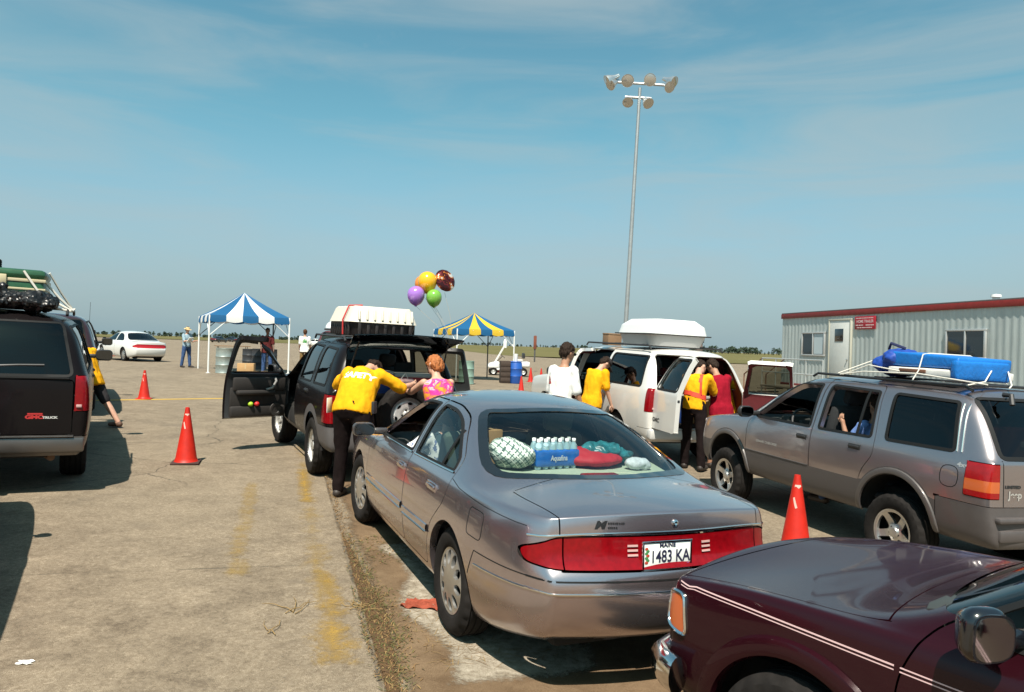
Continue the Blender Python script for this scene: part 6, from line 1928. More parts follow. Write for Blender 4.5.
crate(gpt(504.5, 383), (0.42, 0.45, 0.95), pbr('crate_dark_brown', (0.045, 0.028, 0.02), 0.8, var=0.2), 'dark brown slatted crate standing left of the blue barrel')
b = bmesh.new(); p = gpt(515, 383.5); lathe(b, [(0.001, 0.0), (0.07, 0.0), (0.10, 0.32), (0.001, 0.33)], 14, M=Matrix.Translation((0, 0, 0)))
tag(obj('water_cooler', b, pbr('cooler_white', (0.75, 0.74, 0.72), 0.4), None, loc=p + V((0, 0, 0.945))), 'small white jug standing on the blue barrel lid', 'jug')
# ------------------------------------------------------------------ balloons
def balloon(px, py, d, r, mat, label, foil=False):
    c = at(px, py, d); root = thing('balloon', label, 'balloon', c, random.random()*6, 'party balloons floating above the black wagon')
    b = bmesh.new()
    if foil:
        for s in (1, -1):
            rings = []
            for i in range(9):
                t = i/8; rings.append([b.verts.new((s*r*0.36*math.sqrt(max(0, 1 - t**2.2)) + (0.004*math.sin(k*2.4) if t > 0.8 else 0), r*1.05*t*math.cos(2*math.pi*k/36), r*1.05*t*math.sin(2*math.pi*k/36)*1.12)) if i else None for k in range(36)])
            ctr = b.verts.new((s*r*0.36, 0, 0))
            for k in range(36):
                f = b.faces.new((ctr, rings[1][k], rings[1][(k+1) % 36]))
            for i in range(1, 8):
                for k in range(36): b.faces.new((rings[i][k], rings[i][(k+1) % 36], rings[i+1][(k+1) % 36], rings[i+1][k]))
        bmesh.ops.remove_doubles(b, verts=b.verts, dist=0.001); bmesh.ops.recalc_face_normals(b, faces=b.faces)
    else:
        pr = [(0.001, r)]
        for k in range(1, 14):
            a = math.pi*k/14; z = math.cos(a); rr = math.sin(a)*(1.0 - 0.10*(1-z)/2)
            pr.append((r*rr, r*(z if z > 0 else z*1.18)))
        pr += [(0.018, -r*1.20), (0.010, -r*1.23), (0.022, -r*1.27)]
        lathe(b, pr, 28)
    obj('skin', b, mat, root, True, 60)
    if foil: root.rotation_euler = (R(12), R(-18), R(-62))
    b = bmesh.new(); tie = at(452, 347, d) - c
    tube(b, [(0, 0, -r*1.2), tie*0.5 + V((0.03, 0, -0.05)), tie], 0.0022, 5); 
    st = obj('string', b, pbr('ribbon', (0.4, 0.36, 0.3), 0.6), root); st.rotation_euler = root.rotation_euler.to_matrix().inverted().to_euler()
    return root
def bal(n, c): return pbr(n, c, 0.18, coat=0.5, trans=0.0, spec=0.6)
balloon(427.5, 281.5, 10.9, 0.150, bal('balloon_yellow', (0.80, 0.40, 0.01)), 'round yellow balloon, uppermost of the bunch')
balloon(416, 295, 10.8, 0.135, bal('balloon_purple', (0.33, 0.15, 0.52)), 'purple balloon lower left in the bunch')
balloon(434, 297.5, 10.8, 0.122, bal('balloon_green', (0.17, 0.40, 0.05)), 'light green balloon lowest in the bunch')
balloon(423, 284, 11.25, 0.135, bal('balloon_orange', (0.70, 0.22, 0.02)), 'orange balloon mostly hidden behind the yellow one')
def foilm():
    m = bpy.data.materials.new('foil_print'); m.use_nodes = True; nt = m.node_tree; b = nt.nodes['Principled BSDF']
    tc = nt.nodes.new('ShaderNodeTexCoord'); n = noise_n(nt, tc.outputs['Object'], 9, 2, 0.5)
    cr = nt.nodes.new('ShaderNodeValToRGB'); cr.color_ramp.interpolation = 'CONSTANT'
    cr.color_ramp.elements[0].color = (0.05, 0.010, 0.012, 1); cr.color_ramp.elements[1].position = 0.64; cr.color_ramp.elements[1].color = (0.75, 0.70, 0.62, 1)
    for p, c in ((0.44, (0.16, 0.02, 0.02, 1)), (0.50, (0.05, 0.01, 0.01, 1)), (0.56, (0.50, 0.14, 0.03, 1))): e = cr.color_ramp.elements.new(p); e.color = c
    nt.links.new(n, cr.inputs[0]); nt.links.new(cr.outputs[0], b.inputs['Base Color']); b.inputs['Metallic'].default_value = 0.5; b.inputs['Roughness'].default_value = 0.2
    return m
balloon(445, 280.5, 10.95, 0.150, foilm(), 'dark patterned foil balloon on the right of the bunch', True)
# ------------------------------------------------------------------ floodlight mast
def mast():
    D = 42.0; top = at(640, 88, D); base = at(623.2, 352, D); base.z = gz(base.x, base.y)
    root = thing('floodlight_mast', 'tall slender steel mast carrying eight floodlights', 'light mast', base)
    ST = pbr('galvanised_steel', (0.42, 0.43, 0.43), 0.45, metal=0.7, var=0.12, vscale=3); 
    t = top - base
    b = bmesh.new(); tube(b, [V((0, 0, -0.2)), t*0.5, t], [0.135, 0.115, 0.09], 14); obj('pole', b, ST, root)
    b = bmesh.new(); lathe(b, [(0.001, 0.0), (0.36, 0.0), (0.36, 0.05), (0.20, 0.07), (0.19, 0.5), (0.18, 0.5)], 16); obj('base_plate', b, ST, root)
    def q(px, py, dd=0.0): return at(px, py, D + dd) - base
    for a, c in (((606, 81.5), (675, 86)), ((625, 97), (651, 98.5))):
        b = bmesh.new(); tube(b, [q(*a), q(*c)], 0.075, 8); obj('cross_arm', b, ST, root)
    GLD = pbr('lamp_lens', (0.52, 0.50, 0.46), 0.12, coat=1.0, metal=0.6); REFL = pbr('spun_aluminium', (0.72, 0.72, 0.70), 0.25, metal=0.85)
    heads = [((610, 80), (-0.75, -0.1, -0.45), 0.42), ((612.5, 84), (-0.6, -0.45, -0.5), 0.36), ((627.5, 80.5), (-0.1, -0.9, -0.4), 0.42), ((649, 80), (0.15, -0.95, -0.30), 0.42), ((668, 86.5), (0.35, -0.8, -0.45), 0.38), ((671.5, 81.5), (0.6, -0.5, -0.4), 0.40), ((628, 101), (-0.15, -0.75, -0.7), 0.36), ((647, 102), (0.35, -0.7, -0.7), 0.38)]
    for (pp, d, r) in heads:
        r *= 0.86; d = V(d).normalized(); c = q(*pp, dd=-0.15)
        M = basis(c, d.orthogonal(), d)
        b = bmesh.new(); lathe(b, [(0.05, -0.62), (0.10, -0.60), (0.14, -0.35), (r*0.62, -0.16), (r*0.92, 0.06), (r, 0.20), (r*0.96, 0.20), (r*0.85, 0.06)], 24, M=M)
        o = obj('floodlight', b, REFL, root, True, 50)
        b = bmesh.new(); lathe(b, [(r*0.955, 0.185), (r*0.6, 0.215), (0.001, 0.225)], 24, M=M); obj('lens', b, GLD, o)
        b = bmesh.new(); tube(b, [c - d*0.4, c - d*0.4 + V((0, 0.1, 0.12))], 0.05, 6); obj('bracket', b, ST, o)
mast()
# ------------------------------------------------------------------ site trailer
def trailer():
    top = 3.50
    def wall_at(px, py_top):
        a, b_ = ray(px, py_top); d = (top - CAM_H)/b_; return V((a*d, d, 0))
    L0, R0 = wall_at(783.5, 314.5), wall_at(1023, 299.0)
    u = (R0 - L0); u.z = 0; u.normalize(); nrm = V((u.y, -u.x, 0))
    if nrm.dot(-L0) < 0: nrm = -nrm
    LEN, WID, zb = 15.0, 3.4, 0.55
    yaw = math.atan2(u.y, u.x)
    root = thing('site_trailer', 'long pale grey ribbed office trailer with red roof edge', 'office trailer', V((L0.x, L0.y, gz(L0.x, L0.y))), yaw)
    g0 = gz(L0.x, L0.y); H = top - g0
    ins = 1 if (Matrix.Rotation(yaw, 3, 'Z') @ V((0, 1, 0))).dot(nrm) > 0 else -1      # local y sign of the outward side
    SID = pbr('ribbed_aluminium', (0.44, 0.485, 0.475), 0.42, metal=0.25, var=0.16, vscale=2.0, stretch=(3, 1, 0.3), rvar=0.1); RED = pbr('trailer_red', (0.20, 0.016, 0.012), 0.5, var=0.15)
    def loc(px, py):
        """point on the front wall under a pixel -> (along, height)"""
        a, b_ = ray(px, py); k = a
        # x = k d, y = d ; L0 + u s
        s = (k*L0.y - L0.x)/(u.x - k*u.y); d = L0.y + u.y*s
        return s, CAM_H + b_*d - g0
    b = bmesh.new(); n = int(LEN/0.115); y = 0
    pr = []
    for k in range(n+1):
        x = LEN*k/n; o = 0.0 if k % 2 else 0.013
        pr.append((x - 0.02, o)); pr.append((x + 0.02, o))
    lo = [b.verts.new((x, ins*o, zb)) for x, o in pr]; hi = [b.verts.new((x, ins*o, H - 0.02)) for x, o in pr]
    for i in range(len(pr)-1): b.faces.new((lo[i], lo[i+1], hi[i+1], hi[i]))
    for (x0, y0, x1, y1) in ((0, 0, 0, -ins*WID), (0, -ins*WID, LEN, -ins*WID), (LEN, -ins*WID, LEN, 0)):
        quad(b, (x0, y0, zb), (x1, y1, zb), (x1, y1, H - 0.02), (x0, y0, H - 0.02))
    obj('wall', b, SID, root, False)
    b = bmesh.new(); rbox(b, (LEN/2, -ins*WID/2, H + 0.02), (LEN + 0.10, WID + 0.10, 0.05), 0.01); obj('roof', b, pbr('roof_dark', (0.10, 0.09, 0.09), 0.7), root)
    b = bmesh.new(); rbox(b, (LEN/2, ins*0.045, H - 0.09), (LEN + 0.12, 0.04, 0.18), 0.006); obj('roof_fascia', b, RED, root)
    b = bmesh.new(); rbox(b, (LEN/2, ins*0.035, zb + 0.03), (LEN + 0.02, 0.03, 0.12), 0.006); obj('sill_trim', b, RED, root)
    b = bmesh.new(); rbox(b, (LEN/2, -ins*WID/2, zb/2 + 0.02), (LEN - 0.4, WID - 0.3, zb - 0.05), 0.0); obj('skirt', b, pbr('skirt_dark_grey', (0.05, 0.05, 0.05), 0.9), root)  # skirt box set back from the wall, one even dark grey
    FR_ = pbr('window_frame_alu', (0.55, 0.55, 0.54), 0.4, metal=0.5); WG = pbr('dark_window_glass', (0.012, 0.016, 0.02), 0.06, coat=1.0); CUR = pbr('window_curtain_pale', (0.45, 0.52, 0.55), 0.6)
    def window(pa, pb, pale=False):
        s0, z1 = loc(*pa); s1, z0 = loc(*pb); w, h = s1 - s0, z1 - z0; cx, cz = (s0+s1)/2, (z0+z1)/2
        b = bmesh.new()
        for (c, sz) in (((cx, cz + h/2), (w + 0.08, 0.06)), ((cx, cz - h/2), (w + 0.08, 0.06)), ((s0, cz), (0.06, h - 0.05)), ((s1, cz), (0.06, h - 0.05)), ((cx, cz), (0.045, h - 0.05))):
            rbox(b, (c[0], ins*0.045, c[1]), (sz[0], 0.06, sz[1]), 0.006)
        o = obj('window', b, FR_, root)
        b = bmesh.new(); rbox(b, (cx, ins*0.034, cz), (w - 0.02, 0.012, h - 0.02), 0.0); obj('pane', b, WG, o)
        if pale:
            b = bmesh.new(); rbox(b, (cx + w*0.24, ins*0.043, cz + 0.0), (w*0.40, 0.004, h*0.88), 0.0); obj('blind', b, CUR, o)
        return o
    window((803.5, 333), (825, 355.5), True); window((948, 330.5), (986, 358.5))
    s0, z1 = loc(832, 321); s1, _z = loc(852, 321); z0 = zb + 0.10
    b = bmesh.new(); rbox(b, ((s0+s1)/2, ins*0.05, (z0+z1)/2), (s1 - s0, 0.05, z1 - z0), 0.01); do = obj('door', b, pbr('door_white', (0.60, 0.61, 0.58), 0.5, var=0.05), root)
    b = bmesh.new(); 
    for (c, sz) in ((((s0+s1)/2, z1 + 0.03), (s1 - s0 + 0.16, 0.06)), ((s0 - 0.04, (z0+z1)/2), (0.06, z1 - z0)), ((s1 + 0.04, (z0+z1)/2), (0.06, z1 - z0))): rbox(b, (c[0], ins*0.055, c[1]), (sz[0], 0.075, sz[1]), 0.006)
    obj('door_frame', b, pbr('door_frame_buff', (0.42, 0.41, 0.34), 0.6), root)
    a0, c1 = loc(837, 329); a1, c0 = loc(845, 341.5)
    b = bmesh.new(); rbox(b, ((a0+a1)/2, ins*0.08, (c0+c1)/2), (a1 - a0, 0.012, c1 - c0), 0.004); obj('pane', b, WG, do)
    b = bmesh.new(); lathe(b, [(0.03, 0), (0.03, 0.05), (0.001, 0.055)], 10, 'y', 0, Matrix.Translation((s1 - 0.09, ins*0.075, z0 + 1.0)) @ (Matrix.Identity(4) if ins > 0 else Matrix.Rotation(math.pi, 4, 'Z'))); obj('door_handle', b, CHROME, do)
    # sign
    a0, c1 = loc(856.5, 316.8); a1, c0 = loc(877, 329)
    b = bmesh.new(); rbox(b, ((a0+a1)/2, ins*0.055, (c0+c1)/2), (a1 - a0, 0.02, c1 - c0), 0.004); sg = obj('sign', b, pbr('sign_red', (0.36, 0.012, 0.025), 0.5), root)
    wht = pbr('sign_lettering', (0.72, 0.55, 0.55), 0.6)
    h = c1 - c0; w = a1 - a0
    b = bmesh.new()
    t = text_bm('HOME TRAILER', h*0.30, 0.0, 0.005*h, sx=0.95)
    wmax = max(v.co.x for v in t.verts) - min(v.co.x for v in t.verts); k = min(1.0, w*0.88/wmax)
    join(b, t, basis(((a0+a1)/2, ins*0.068, (c0+c1)/2 + 0.10*h), (-ins, 0, 0), (0, ins, 0)) @ Matrix.Diagonal((k, 1, 1, 1)))
    rnd = random.Random(3)
    for dz, th, x0, x1 in ((0.36, 0.07, -0.42, 0.42), (-0.18, 0.09, -0.42, -0.06), (-0.18, 0.09, 0.06, 0.42), (-0.37, 0.08, -0.36, 0.36)):     # rows too small to read
        x = x0
        while x < x1:
            dx = rnd.uniform(0.03, 0.07)
            rbox(b, ((a0+a1)/2 + x*w, ins*0.068, (c0+c1)/2 + dz*h), (dx*0.7*w, 0.002, th*h*rnd.uniform(0.7, 1.0)), 0.0); x += dx
    obj('lettering', b, wht, sg)
    # landing, rails, steps
    s0, _ = loc(788.5, 357); s1, _ = loc(852.5, 357)
    DK = pbr('landing_wood', (0.26, 0.21, 0.16), 0.8, var=0.2)
    GAL = pbr('rail_galv', (0.52, 0.54, 0.53), 0.45, metal=0.5)
    yd = ins*1.15
    lan = bmesh.new(); rbox(lan, ((s0+s1)/2, yd*0.56, zb - 0.03), (s1 - s0, 1.15, 0.08), 0.01); ld = obj('landing', lan, DK, root)
    for k in range(5):
        x = s0 + (s1-s0)*k/4; 
        b = bmesh.new(); tube(b, [(x, yd, 0.0), (x, yd, zb + 1.05)], 0.025, 6); obj('rail_post', b, GAL, root)
    for zz in (1.05, 0.52):
        b = bmesh.new(); tube(b, [(s0, yd, zb + zz), (s1, yd, zb + zz)], 0.025, 6); obj('rail', b, GAL, root)
    for yy in (yd, ins*0.15):
        b = bmesh.new(); tube(b, [(s0, yy, zb + 1.05), (s0 - 1.4, yy, 0.9), (s0 - 1.4, yy, 0.0)], 0.03, 6); obj('stair_rail', b, pbr('stair_rust', (0.20, 0.10, 0.06), 0.8), root)
    for k in range(3):
        b = bmesh.new(); rbox(b, (s0 - 0.22 - 0.32*k, yd*0.56, zb*(1 - (k+1)/3.5)), (0.30, 1.0, 0.05), 0.01); obj('step', b, DK, root)
    vx, vz = loc(972, 300)
    b = bmesh.new(); lathe(b, [(0.09, 0), (0.09, 0.14), (0.14, 0.15), (0.13, 0.22), (0.001, 0.24)], 14, M=Matrix.Translation((vx, -ins*0.8, H + 0.03))); obj('roof_vent', b, pbr('vent_white', (0.7, 0.7, 0.68), 0.5), root)
    return root
trailer()
# ------------------------------------------------------------------ loads on the roofs, carried with their car's frame
def frame_of(root): return Matrix.Translation(root.location) @ root.rotation_euler.to_matrix().to_4x4()
def on_car(name, label, cat, car_root, lp, yaw=0.0, group=None):
    M = frame_of(car_root) @ Matrix.Translation(lp) @ Matrix.Rotation(yaw, 4, 'Z')
    o = thing(name, label, cat, group=group); o.location = M.translation; o.rotation_euler = M.to_euler(); return o
ROPE = pbr('white_rope', (0.70, 0.66, 0.58), 0.85)
# black wagon: green trunk, black bag, spare tyre, ropes
GREEN = pbr('trunk_green', (0.018, 0.085, 0.035), 0.42, var=0.2, vscale=8, coat=0.2); CREAM = pbr('trunk_cream_edge', (0.55, 0.47, 0.30), 0.5)
t = on_car('travel_chest', 'dark green trunk with cream bands strapped on the black wagon roof', 'trunk', GMC.root, (-1.55, 0.30, 1.865))
b = bmesh.new(); rbox(b, (0, 0, 0.18), (0.95, 1.50, 0.34), 0.05); obj('shell', b, GREEN, t)
b = bmesh.new(); rbox(b, (0, 0, 0.40), (0.97, 1.52, 0.11), 0.05); ld = obj('lid', b, GREEN, t)
for z in (0.335, 0.24, 0.11):
    b = bmesh.new(); rbox(b, (0, 0, z), (0.965, 1.515, 0.025 if z < 0.3 else 0.035), 0.006); obj('band', b, CREAM, t)
for y in (-0.35, 0.35):
    b = bmesh.new(); rbox(b, (-0.485, y, 0.335), (0.03, 0.10, 0.10), 0.008); obj('latch', b, CREAM, t)
t = on_car('trash_bag', 'crumpled shiny black plastic bag tucked in behind the green trunk', 'bag', GMC.root, (-2.26, 0.20, 1.875))
b = bmesh.new()
for k in range(7): ellipsoid(b, (0.05*math.sin(k*2.1), -0.60 + 0.21*k, 0.09 + 0.02*math.sin(k*1.7)), (0.20, 0.20, 0.10 + 0.04*math.sin(k*3.1)), 16, 10)
ellipsoid(b, (0.0, 0.16, 0.18), (0.09, 0.20, 0.08), 12, 8); ellipsoid(b, (0.0, -0.22, 0.19), (0.08, 0.12, 0.08), 12, 8)
b = remesh(b, 0.014, 1); wrinkle(b, 0.045, 8, 4.0); wrinkle(b, 0.022, 22, 1.0); wrinkle(b, 0.008, 50, 1.0)
obj('bag', b, pbr('black_bin_liner', (0.008, 0.008, 0.009), 0.38, spec=0.5), t, True, 25)
t = on_car('spare_tyre', 'black tyre lying on top of the green trunk', 'tyre', GMC.root, (-1.45, 0.22, 2.315)); t.scale = (0.72, 0.72, 0.62)
b = tyre_bm(0.30, 0.19, 0.19); bmesh.ops.transform(b, matrix=Matrix.Rotation(R(90), 4, 'X') , verts=b.verts); bmesh.ops.translate(b, verts=b.verts, vec=(0, 0, 0.105)); obj('tyre', b, RUB, t)
b = bmesh.new(); lathe(b, [(0.19, 0.10), (0.12, 0.07), (0.001, 0.08)], 24); obj('rim', b, NUT, t)
t = on_car('tie_rope', 'white ropes running from the green trunk down to the roof rack', 'rope', GMC.root, (0, 0, 0))
b = bmesh.new()
for (a, c) in (((-1.95, -0.47, 2.06), (-1.95, -0.70, 1.90)), ((-1.85, -0.46, 2.18), (-1.80, -0.71, 1.91)), ((-2.35, 0.15, 2.10), (-2.12, -0.70, 1.89)), ((-2.0, -0.70, 1.90), (-1.2, -0.72, 1.92)), ((-1.5, -0.46, 2.32), (-1.35, -0.70, 1.92)), ((-2.04, -0.25, 2.30), (-2.04, -0.50, 1.95))):
    a, c = V(a), V(c); n = V((0.01, 0.01, 0.012))
    tube(b, [a, a.lerp(c, 0.5) + V((0, 0, -0.015)), c], 0.013, 6)
obj('rope', b, ROPE, t)
# compact wagon: white over black carrier
t = on_car('roof_carrier', 'ribbed off-white lid over black tub carrier on the compact wagon roof', 'roof carrier', LIB.root, (-0.95, 0.06, 1.79)); t.scale = (0.82, 0.80, 0.86)
def tubshape(b, L0, W0, L1, W1, z0, z1, ribs=0, amp=0.0, mi=0):
    n = 64; rings = []
    for (L, W, z) in ((L0, W0, z0), (L0*0.5 + L1*0.5, W0*0.5 + W1*0.5, z0*0.5 + z1*0.5), (L1, W1, z1)):
        ring = []
        for k in range(n):
            a = 2*math.pi*k/n; c, s_ = math.cos(a), math.sin(a); e = 0.28
            x = L/2*math.copysign(abs(c)**e, c); y = W/2*math.copysign(abs(s_)**e, s_)
            ring.append(b.verts.new((x, y, z)))
        rings.append(ring)
    for i in range(2):
        for k in range(n): b.faces.new((rings[i][k], rings[i][(k+1) % n], rings[i+1][(k+1) % n], rings[i+1][k])).material_index = mi
    b.faces.new(list(reversed(rings[0]))).material_index = mi; b.faces.new(rings[-1]).material_index = mi
b = bmesh.new(); tubshape(b, 1.50, 1.02, 1.62, 1.14, 0.0, 0.22)
for k in range(9):
    for s in (1, -1): rbox(b, (-0.60 + 0.15*k, s*0.545, 0.11), (0.05, 0.03, 0.19), 0.008)
for k in range(7): rbox(b, (-0.795, -0.42 + 0.14*k, 0.11), (0.03, 0.05, 0.19), 0.008)
obj('tub', b, pbr('carrier_black', (0.018, 0.013, 0.012), 0.55), t)
b = bmesh.new(); tubshape(b, 1.66, 1.18, 1.50, 1.00, 0.215, 0.44)
for k in range(6): rbox(b, (-0.55 + 0.22*k, 0, 0.435), (0.13, 0.94, 0.05), 0.018)
for k in range(8):
    rbox(b, (-0.785, -0.44 + 0.125*k, 0.33), (0.06, 0.035, 0.18), 0.012, (0, R(18), 0))
obj('lid', b, pbr('carrier_lid_cream', (0.66, 0.60, 0.50), 0.5, var=0.05, vscale=6), t)
b = bmesh.new(); rbox(b, (-0.80, 0.0, 0.20), (0.04, 0.05, 0.10), 0.008); obj('latch', b, BLACKP, t)
b = bmesh.new(); tube(b, [(-0.45, 0.60, 0.02), (-0.45, 0.61, 0.24), (-0.45, 0.52, 0.46), (-0.45, 0.30, 0.475)], 0.014, 6); obj('strap', b, pbr('strap_red', (0.45, 0.02, 0.02), 0.7), t)
# white wagon: roof box
t = on_car('roof_box', 'smooth white roof box on the white wagon', 'roof box', SUB.root, (-1.60, 0.10, 1.90)); t.scale = (0.80, 0.86, 0.95)
b = bmesh.new(); tubshape(b, 1.45, 1.12, 1.62, 1.28, 0.0, 0.20); obj('tub', b, pbr('box_grey_white', (0.46, 0.46, 0.45), 0.45), t, True, 40)
b = bmesh.new(); tubshape(b, 1.66, 1.32, 1.60, 1.22, 0.20, 0.36); tubshape(b, 1.60, 1.22, 1.30, 0.90, 0.36, 0.47); obj('lid', b, pbr('box_white', (0.72, 0.72, 0.70), 0.35, coat=0.3), t, True, 60)
b = bmesh.new(); rbox(b, (0, 0, 0.20), (1.66, 1.32, 0.02), 0.006); obj('seam', b, BLACKP, t)
t = on_car('wooden_box', 'small brown wooden box at the front of the white wagon roof', 'box', SUB.root, (-0.55, 0.52, 1.86)); t.scale = (0.6, 0.5, 0.9)
b = bmesh.new(); rbox(b, (0, 0, 0.11), (0.40, 0.55, 0.22), 0.01); obj('box', b, WOOD, t)
b = bmesh.new(); rbox(b, (0, 0, 0.23), (0.42, 0.57, 0.03), 0.006); obj('lid', b, WOOD, t)
# grey wagon: blue bundle and board with ropes
BLUE = pbr('tarp_blue', (0.008, 0.14, 0.46), 0.42, var=0.12, vscale=5, bump=0.3, bscale=25); NAVY = pbr('bag_royal_blue', (0.006, 0.045, 0.27), 0.6, var=0.2, vscale=10)
t = on_car('tarp_bundle', 'long blue tarpaulin bundle over a white board tied on the grey vehicle roof', 'bundle', JEEP.root, (-1.22, 0.16, 1.69)); t.scale = (0.74, 0.80, 0.92)
b = bmesh.new()
vs = rbox(b, (0, 0, 0.19), (1.05, 0.82, 0.17), 0.035, seg=3)
for v in vs:
    if v.co.x < -0.4: v.co.z -= 0.04 if v.co.z > 0.19 else 0
rbox(b, (-0.50, 0.05, 0.10), (0.12, 0.80, 0.20), 0.03)
b2 = subsurf(b, 1); wrinkle(b2, 0.012, 6, 3.0); obj('tarp', b2, BLUE, t, True, 35)
b = bmesh.new(); rbox(b, (0.0, 0.0, 0.06), (1.06, 0.88, 0.09), 0.02); b2 = subsurf(b, 1); wrinkle(b2, 0.006, 7, 5.0)
bo = obj('board', b2, pbr('board_white', (0.70, 0.68, 0.64), 0.6, var=0.08), t, True, 40)
b = bmesh.new(); rbox(b, (0.12, 0.445, 0.07), (0.42, 0.012, 0.035), 0.004); obj('handle_slot', b, pbr('slot_brown', (0.16, 0.07, 0.04), 0.8), bo)
t = on_car('duffel_bag', 'crumpled royal blue duffel bag in front of the tarpaulin bundle', 'bag', JEEP.root, (-0.70, 0.20, 1.68)); t.scale = (0.85, 0.8, 0.80)
b = bmesh.new(); ellipsoid(b, (0.0, 0.0, 0.15), (0.27, 0.42, 0.15), 18, 12); ellipsoid(b, (-0.12, 0.12, 0.22), (0.2, 0.30, 0.13), 18, 12); ellipsoid(b, (0.14, -0.1, 0.10), (0.22, 0.30, 0.10), 14, 10)
b = remesh(b, 0.018, 2); wrinkle(b, 0.030, 7, 2.0); wrinkle(b, 0.010, 20, 6.0); obj('bag', b, NAVY, t, True, 50)
b = bmesh.new(); tube(b, [(-0.15, 0.12, 0.36), (-0.02, 0.22, 0.42), (0.12, 0.1, 0.35)], 0.018, 6); obj('carry_strap', b, pbr('strap_navy', (0.01, 0.015, 0.06), 0.8), t)
t = on_car('tie_rope', 'thin white cords lashing the blue bundle to the grey vehicle', 'rope', JEEP.root, (0, 0, 0))
b = bmesh.new()
for pts in (((-0.32, 0.60, 1.66), (-0.62, 0.55, 1.78), (-1.0, 0.535, 1.74)), ((-0.28, 0.60, 1.66), (-0.6, 0.59, 1.71), (-1.3, 0.62, 1.73), (-2.0, 0.60, 1.68)), ((-1.22, 0.60, 1.66), (-1.22, 0.53, 1.76), (-1.22, 0.488, 1.915), (-1.22, 0.40, 1.928), (-1.22, -0.10, 1.928), (-1.22, -0.18, 1.90), (-1.22, -0.60, 1.67)), ((-1.62, 0.1, 1.80), (-1.85, 0.45, 1.70), (-1.8, 0.60, 1.66)), ((-1.62, -0.1, 1.80), (-1.90, 0.20, 1.68), (-2.0, 0.35, 1.66)), ((-0.50, 0.35, 1.84), (-0.25, 0.60, 1.67))):
    tube(b, pts, 0.006, 6)
obj('rope', b, ROPE, t)
t = on_car('storage_crate', 'red bin standing behind the rear glass of the grey vehicle', 'crate', JEEP.root, (-1.78, 0.0, 0.66))
b = bmesh.new(); rbox(b, (0, 0, 0.33), (0.45, 1.0, 0.64), 0.03); obj('bin', b, pbr('bin_red', (0.30, 0.01, 0.015), 0.6), t)
b = bmesh.new(); rbox(b, (-0.235, 0.1, 0.52), (0.02, 0.2, 0.05), 0.008); obj('handle', b, WHITEL, t)
# ------------------------------------------------------------------ in the taupe sedan's rear window
def shelf(name, label, cat, lp, yaw=0.0): return on_car(name, label, cat, SEDAN, lp, yaw)
t = shelf('water_bottle_pack', 'blue wrapped pack of small water bottles on the sedan rear shelf', 'bottle pack', (-1.36, 0.19, 1.032), 0.14); t.scale = (0.86, 0.86, 0.98)
PET = pbr('water_bottle_plastic', (0.33, 0.50, 0.56), 0.12, spec=0.6, coat=0.3); CAPW = pbr('bottle_cap_white', (0.72, 0.75, 0.74), 0.4); FILM = pbr('blue_shrink_film', (0.012, 0.15, 0.58), 0.2, coat=0.5, var=0.25, vscale=12)
for i in range(2):
    for j in range(6):
        b = bmesh.new(); lathe(b, [(0.001, 0), (0.030, 0), (0.032, 0.02), (0.032, 0.12), (0.029, 0.125), (0.032, 0.13), (0.022, 0.165), (0.013, 0.178), (0.013, 0.185)], 14, M=Matrix.Translation((-0.032 + 0.066*i, -0.165 + 0.066*j, 0))); bo = obj('bottle', b, PET, t)
        b = bmesh.new(); lathe(b, [(0.0155, 0.180), (0.0155, 0.198), (0.013, 0.201), (0.001, 0.201)], 12, M=Matrix.Translation((-0.032 + 0.066*i, -0.165 + 0.066*j, 0))); obj('cap', b, CAPW, bo)
b = bmesh.new(); vs = rbox(b, (0, 0, 0.072), (0.150, 0.41, 0.118), 0.02); b = subsurf(b, 1); wrinkle(b, 0.006, 22, 1.0); fo = obj('wrap', b, FILM, t, True, 40)
b = text_bm('Aquafina', 0.050, 0.0, 0.001, sx=0.9); join2 = bmesh.new(); join(join2, b, basis((-0.082, 0.0, 0.075), (0, -1, 0), (-1, 0, 0))); obj('lettering', join2, CAPW, fo)
def plaid():
    m = bpy.data.materials.new('plaid_blanket'); m.use_nodes = True; nt = m.node_tree; b = nt.nodes['Principled BSDF']
    tc = nt.nodes.new('ShaderNodeTexCoord'); sx = nt.nodes.new('ShaderNodeSeparateXYZ'); nt.links.new(tc.outputs['Object'], sx.inputs[0])
    d = nt.nodes.new('ShaderNodeTexNoise'); d.inputs['Scale'].default_value = 4; nt.links.new(tc.outputs['Object'], d.inputs['Vector'])
    def line(a, k, w):
        s = node_math(nt, 'ADD', node_math(nt, 'MULTIPLY', a, k), node_math(nt, 'MULTIPLY', d.outputs[0], 1.2)); f = node_math(nt, 'ABSOLUTE', node_math(nt, 'SUBTRACT', node_math(nt, 'FRACT', s), 0.5)); return node_math(nt, 'LESS_THAN', f, w)
    y2 = node_math(nt, 'ADD', sx.outputs[1], sx.outputs[2]); z2 = node_math(nt, 'SUBTRACT', sx.outputs[1], sx.outputs[2])
    c = mixc(nt, line(y2, 30, 0.13), (0.40, 0.47, 0.42), (0.05, 0.09, 0.08)); c = mixc(nt, line(z2, 30, 0.13), c, (0.04, 0.10, 0.09)); c = mixc(nt, line(z2, 15, 0.06), c, (0.75, 0.76, 0.7))
    nt.links.new(c, b.inputs['Base Color']); b.inputs['Roughness'].default_value = 0.95; return m
def lump(name, label, cat, lp, els, vox, amp, sc, mat, part):
    t = shelf(name, label, cat, lp); b = bmesh.new()
    for c, r in els: ellipsoid(b, c, r, 16, 10)
    b = remesh(b, vox, 2); wrinkle(b, amp, sc, lp[1]*5); obj(part, b, mat, t, True, 60); return t
